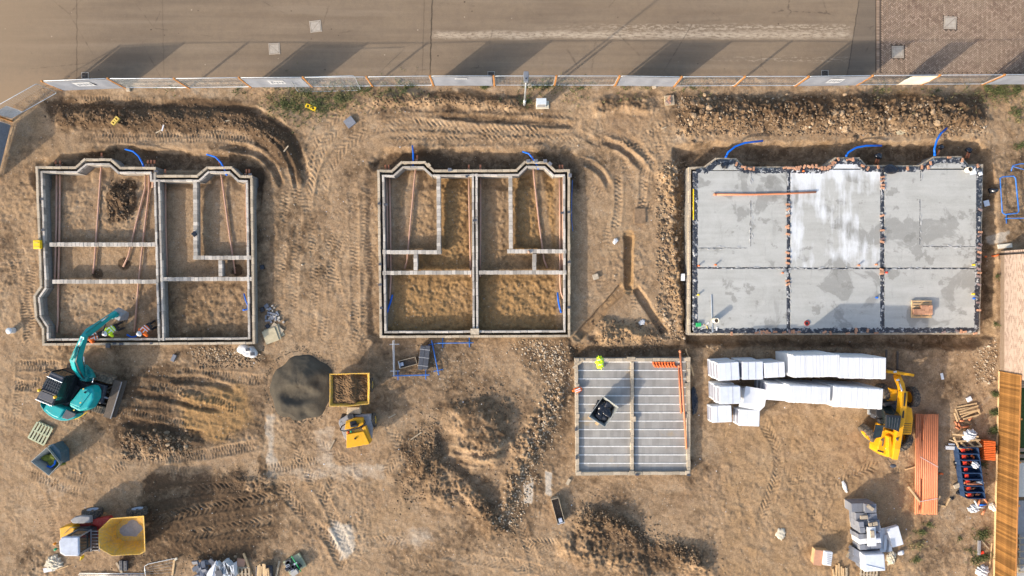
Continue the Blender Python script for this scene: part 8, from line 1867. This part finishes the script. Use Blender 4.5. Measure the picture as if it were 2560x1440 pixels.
# ------------------------------------------------------------------ rocks, stones and clods
def rock_mesh(name, seed, mat, sub=1):
    bm = bmesh.new(); bmesh.ops.create_icosphere(bm, subdivisions=sub, radius=0.5); r = random.Random(seed)
    for v in bm.verts: v.co *= r.uniform(0.72, 1.2); v.co.z *= 0.75
    me = bpy.data.meshes.new(name); bm.to_mesh(me); bm.free(); me.materials.append(mat); return me
ROCKS = [rock_mesh('rock', s, M['stone' if s % 2 else 'clod'], 1 if s % 3 else 2) for s in range(8)]
def rock(px, py, s, label, group):
    p = G(px, py); o = inst('rock', rnd.choice(ROCKS), (p.x, p.y, p.z+s*.15), 0, (s*rnd.uniform(.8, 1.25), s*rnd.uniform(.8, 1.2), s*rnd.uniform(.7, 1)), None, (rnd.uniform(-.6, .6), rnd.uniform(-.6, .6), rnd.uniform(0, 6))); tag(o, label, 'rock', group)
for k in range(80):
    x = rnd.uniform(1700, 2450); rock(x, 282 + rnd.gauss(0, 26), rnd.choice((.18, .2, .22, .26, .3, .36, .44)), 'buff rock in the rubble ridge behind the concrete slab', 'rocks of the rubble ridge')
for k in range(46): rock(rnd.uniform(1655, 1716), rnd.uniform(420, 840), rnd.choice((.2, .25, .3, .36)), 'rock on the rubble slope against the west side of the slab', 'rocks west of the slab')
for k in range(30): rock(rnd.uniform(310, 470), 1112 + rnd.gauss(0, 20), rnd.choice((.2, .25, .3)), 'rock in the dark churned heap by the tracked ground', 'rocks in the churned heap')
rock(2112, 236, .42, 'single buff boulder alone between hoarding and rubble ridge', None)
rock(418, 1082, .42, 'largest pale boulder on the dark churned heap', None)
# uncountable small stuff: one mesh of stones and one of clods
def scatter(name, mat, spots, seed, flat=0.7):
    r = np.random.RandomState(seed); base = []; 
    for s in range(6):
        bm = bmesh.new(); bmesh.ops.create_icosphere(bm, subdivisions=1, radius=1.0); rr_ = random.Random(seed*10+s)
        V = np.array([v.co*rr_.uniform(.65, 1.25) for v in bm.verts]); F = np.array([[v.index for v in f.verts] for f in bm.faces]); bm.free(); base.append((V, F))
    VV = []; FF = []; off = 0
    for px_, py_, s in spots:
        V, F = base[r.randint(6)]; a = r.rand()*6.28; c, s_ = math.cos(a), math.sin(a); q = G(px_, py_)
        W_ = V*np.array([s*r.uniform(.7, 1.4), s*r.uniform(.7, 1.2), s*flat*r.uniform(.6, 1.1)]); W_ = np.stack([W_[:, 0]*c-W_[:, 1]*s_, W_[:, 0]*s_+W_[:, 1]*c, W_[:, 2]], 1) + np.array([q.x, q.y, q.z+s*.2])
        VV.append(W_); FF.append(F+off); off += len(V)
    V = np.concatenate(VV); F = np.concatenate(FF); me = bpy.data.meshes.new(name); me.vertices.add(len(V)); me.vertices.foreach_set('co', V.astype(np.float32).ravel())
    me.loops.add(F.size); me.loops.foreach_set('vertex_index', F.ravel().astype(np.int32)); me.polygons.add(len(F)); me.polygons.foreach_set('loop_start', (np.arange(len(F))*3).astype(np.int32)); me.polygons.foreach_set('loop_total', np.full(len(F), 3, np.int32))
    me.update(calc_edges=True); me.materials.append(mat); o = bpy.data.objects.new(name, me); COL.objects.link(o); tag(o, kind='stuff'); return o
R2 = random.Random(99)
HOUSES = [(84, 392, 642, 868), (938, 398, 1432, 850), (1715, 385, 2466, 845), (1430, 888, 1732, 1194)]
def free(x, y): return not any(a < x < c and b < y < d for a, b, c, d in HOUSES)
def region(n, x0, y0, x1, y1, s0, s1, inside=False):
    out = []
    for _ in range(n):
        x, y = R2.uniform(x0, x1), R2.uniform(y0, y1)
        if inside or free(x, y): out.append((x, y, R2.uniform(s0, s1)**1.0 * (2.0 if R2.random() < .06 else 1)))
    return out
def along(n, line, spread, s0, s1):
    out = []
    for _ in range(n):
        k = R2.randrange(len(line)-1); f = R2.random(); x = line[k][0]*(1-f)+line[k+1][0]*f + R2.gauss(0, spread); y = line[k][1]*(1-f)+line[k+1][1]*f + R2.gauss(0, spread)
        if free(x, y) and y > 222: out.append((x, y, R2.uniform(s0, s1)))
    return out
st = region(1500, 0, 232, 2490, 1440, .015, .04) + region(500, 1690, 235, 2470, 340, .025, .08) + region(420, 1640, 400, 1716, 850, .03, .09) + along(750, [(1310, 862), (1390, 880), (1405, 960), (1370, 1050), (1330, 1140), (1290, 1240), (1262, 1330)], 20, .025, .07) \
   + along(330, [(1440, 1280), (1530, 1290), (1600, 1330), (1690, 1370), (1770, 1390)], 20, .025, .07) + along(260, [(1080, 1040), (1060, 1120), (1030, 1200)], 26, .025, .06) + region(200, 480, 865, 660, 905, .02, .06) + region(140, 1740, 860, 2440, 885, .02, .06) + region(160, 1480, 800, 1660, 880, .025, .07) \
   + region(220, 960, 440, 1415, 830, .02, .05, True) + region(160, 130, 440, 380, 840, .02, .045, True) + region(120, 410, 460, 620, 840, .02, .045, True) + region(120, 2440, 840, 2490, 960, .02, .07) + region(180, 300, 1085, 480, 1150, .03, .07) + region(200, 320, 1380, 700, 1440, .02, .05)
scatter('loose_stones', M['stone'], st, 3)
scatter('pale_rubble', M['palestone'], along(650, [(1300, 862), (1380, 872), (1400, 940), (1380, 1040), (1340, 1120), (1300, 1220), (1265, 1320)], 17, .025, .075) + region(260, 1000, 860, 1420, 960, .015, .04) + region(330, 1690, 240, 2470, 335, .02, .06) + region(300, 0, 240, 2480, 1440, .015, .035) + along(150, [(480, 875), (560, 885), (650, 880)], 10, .02, .06) + region(200, 1650, 400, 1716, 850, .02, .06) + region(120, 2440, 845, 2492, 960, .02, .06), 21)
cl = region(1300, 1690, 240, 2470, 340, .03, .08) + along(900, [(130, 290), (260, 285), (420, 296), (600, 300), (700, 350)], 16, .03, .07) + along(420, [(940, 250), (1120, 246), (1310, 262)], 10, .03, .07) + along(420, [(1090, 1080), (1060, 1150), (1020, 1230), (1150, 1220), (1250, 1320)], 22, .03, .075) \
   + along(480, [(1440, 1290), (1520, 1300), (1590, 1350), (1690, 1390), (1770, 1400)], 24, .025, .07) + region(420, 1640, 400, 1716, 850, .03, .08) + region(340, 300, 1080, 480, 1150, .03, .07) + along(300, [(1150, 1000), (1250, 1000), (1300, 1080), (1240, 1170)], 26, .03, .07) + region(180, 1480, 800, 1660, 880, .03, .08) + region(200, 270, 450, 335, 550, .03, .08, True) + along(300, [(560, 1200), (620, 1205), (680, 1215)], 16, .02, .045) + region(160, 490, 890, 650, 920, .03, .06)
scatter('earth_clods', M['clod'], cl, 5)
gr_ = []
for _ in range(420):
    a = R2.uniform(0, 6.28); d = 82*(1+abs(R2.gauss(0, .07))); gr_.append((750+d*math.cos(a), 966-d*math.sin(a)*1.05, R2.uniform(.012, .035)))
scatter('spilled_grit', M['sand'], gr_, 11)
road_ = [(R2.uniform(120, 2180), 196-abs(R2.gauss(0, 9)), R2.uniform(.012, .03)) for _ in range(500)] + [(R2.uniform(0, 2180), R2.uniform(5, 190), R2.uniform(.01, .022)) for _ in range(220)]
scatter('road_clods', M['clod'], road_, 13, .5)
wh = region(150, 0, 235, 2480, 1440, .02, .045); scatter('white_litter', M['eps'], wh, 7, .5)

# ------------------------------------------------------------------ weeds
def weeds(name, spots, mat, seed):
    r = random.Random(seed); m = MB()
    for x, y, R_, n in spots:
        for _ in range(int(n*.62)):
            a = r.uniform(0, 6.28); d = abs(r.gauss(0, R_)); q = G(x+d*math.cos(a), y+d*math.sin(a)*.55)
            for k in range(4):
                b = r.uniform(0, 6.28); L = r.uniform(.08, .26); w_ = r.uniform(.008, .022); dr = Vector((math.cos(b), math.sin(b), 0)); sd = Vector((-dr.y, dr.x, 0))*w_; h = r.uniform(.04, .2)
                p1 = q + dr*L*.5 + Vector((0, 0, h)); p2 = q + dr*L + Vector((0, 0, h*.8)); m.add([q-sd*.6, q+sd*.6, p1+sd, p1-sd, p2], [(0, 1, 2, 3), (3, 2, 4)])
    tag(obj(name, m, mat), kind='stuff')
gs = [(720, 262, 36, 260), (790, 265, 40, 300), (850, 250, 34, 160), (760, 228, 50, 120), (900, 225, 40, 90), (1010, 222, 36, 80), (1210, 218, 8, 45), (1330, 216, 22, 60), (1365, 214, 16, 70), (1318, 255, 14, 60), (1450, 224, 30, 35), (1730, 222, 26, 30), (1560, 222, 40, 20), (2500, 230, 26, 160), (2470, 226, 20, 60), (2540, 225, 20, 110), (2540, 280, 18, 60), (2550, 365, 12, 40), (2490, 690, 5, 20), (2486, 810, 5, 25), (2486, 985, 6, 60), (2486, 1030, 7, 120), (2484, 1075, 8, 120), (2480, 1120, 8, 80), (2450, 1105, 16, 40), (2455, 1160, 16, 50), (2452, 1335, 16, 110), (2440, 1400, 14, 60), (2460, 1390, 14, 60), (2424, 1375, 6, 20), (2395, 1345, 5, 14), (2290, 1400, 8, 40), (2300, 1330, 8, 40), (2318, 1310, 10, 30), (2440, 700, 3, 5), (2330, 232, 20, 20), (2200, 228, 20, 18), (600, 226, 20, 20), (430, 222, 30, 18)]
weeds('green_weeds', gs, M['grass'], 1)
weeds('dry_grass', [(740, 245, 60, 200), (850, 238, 60, 200), (980, 228, 60, 120), (1400, 222, 60, 70), (1620, 222, 60, 50), (2420, 232, 60, 70), (2500, 232, 40, 50), (2200, 226, 50, 30), (2296, 1360, 20, 60), (2540, 300, 20, 30)], M['grassdry'], 2)
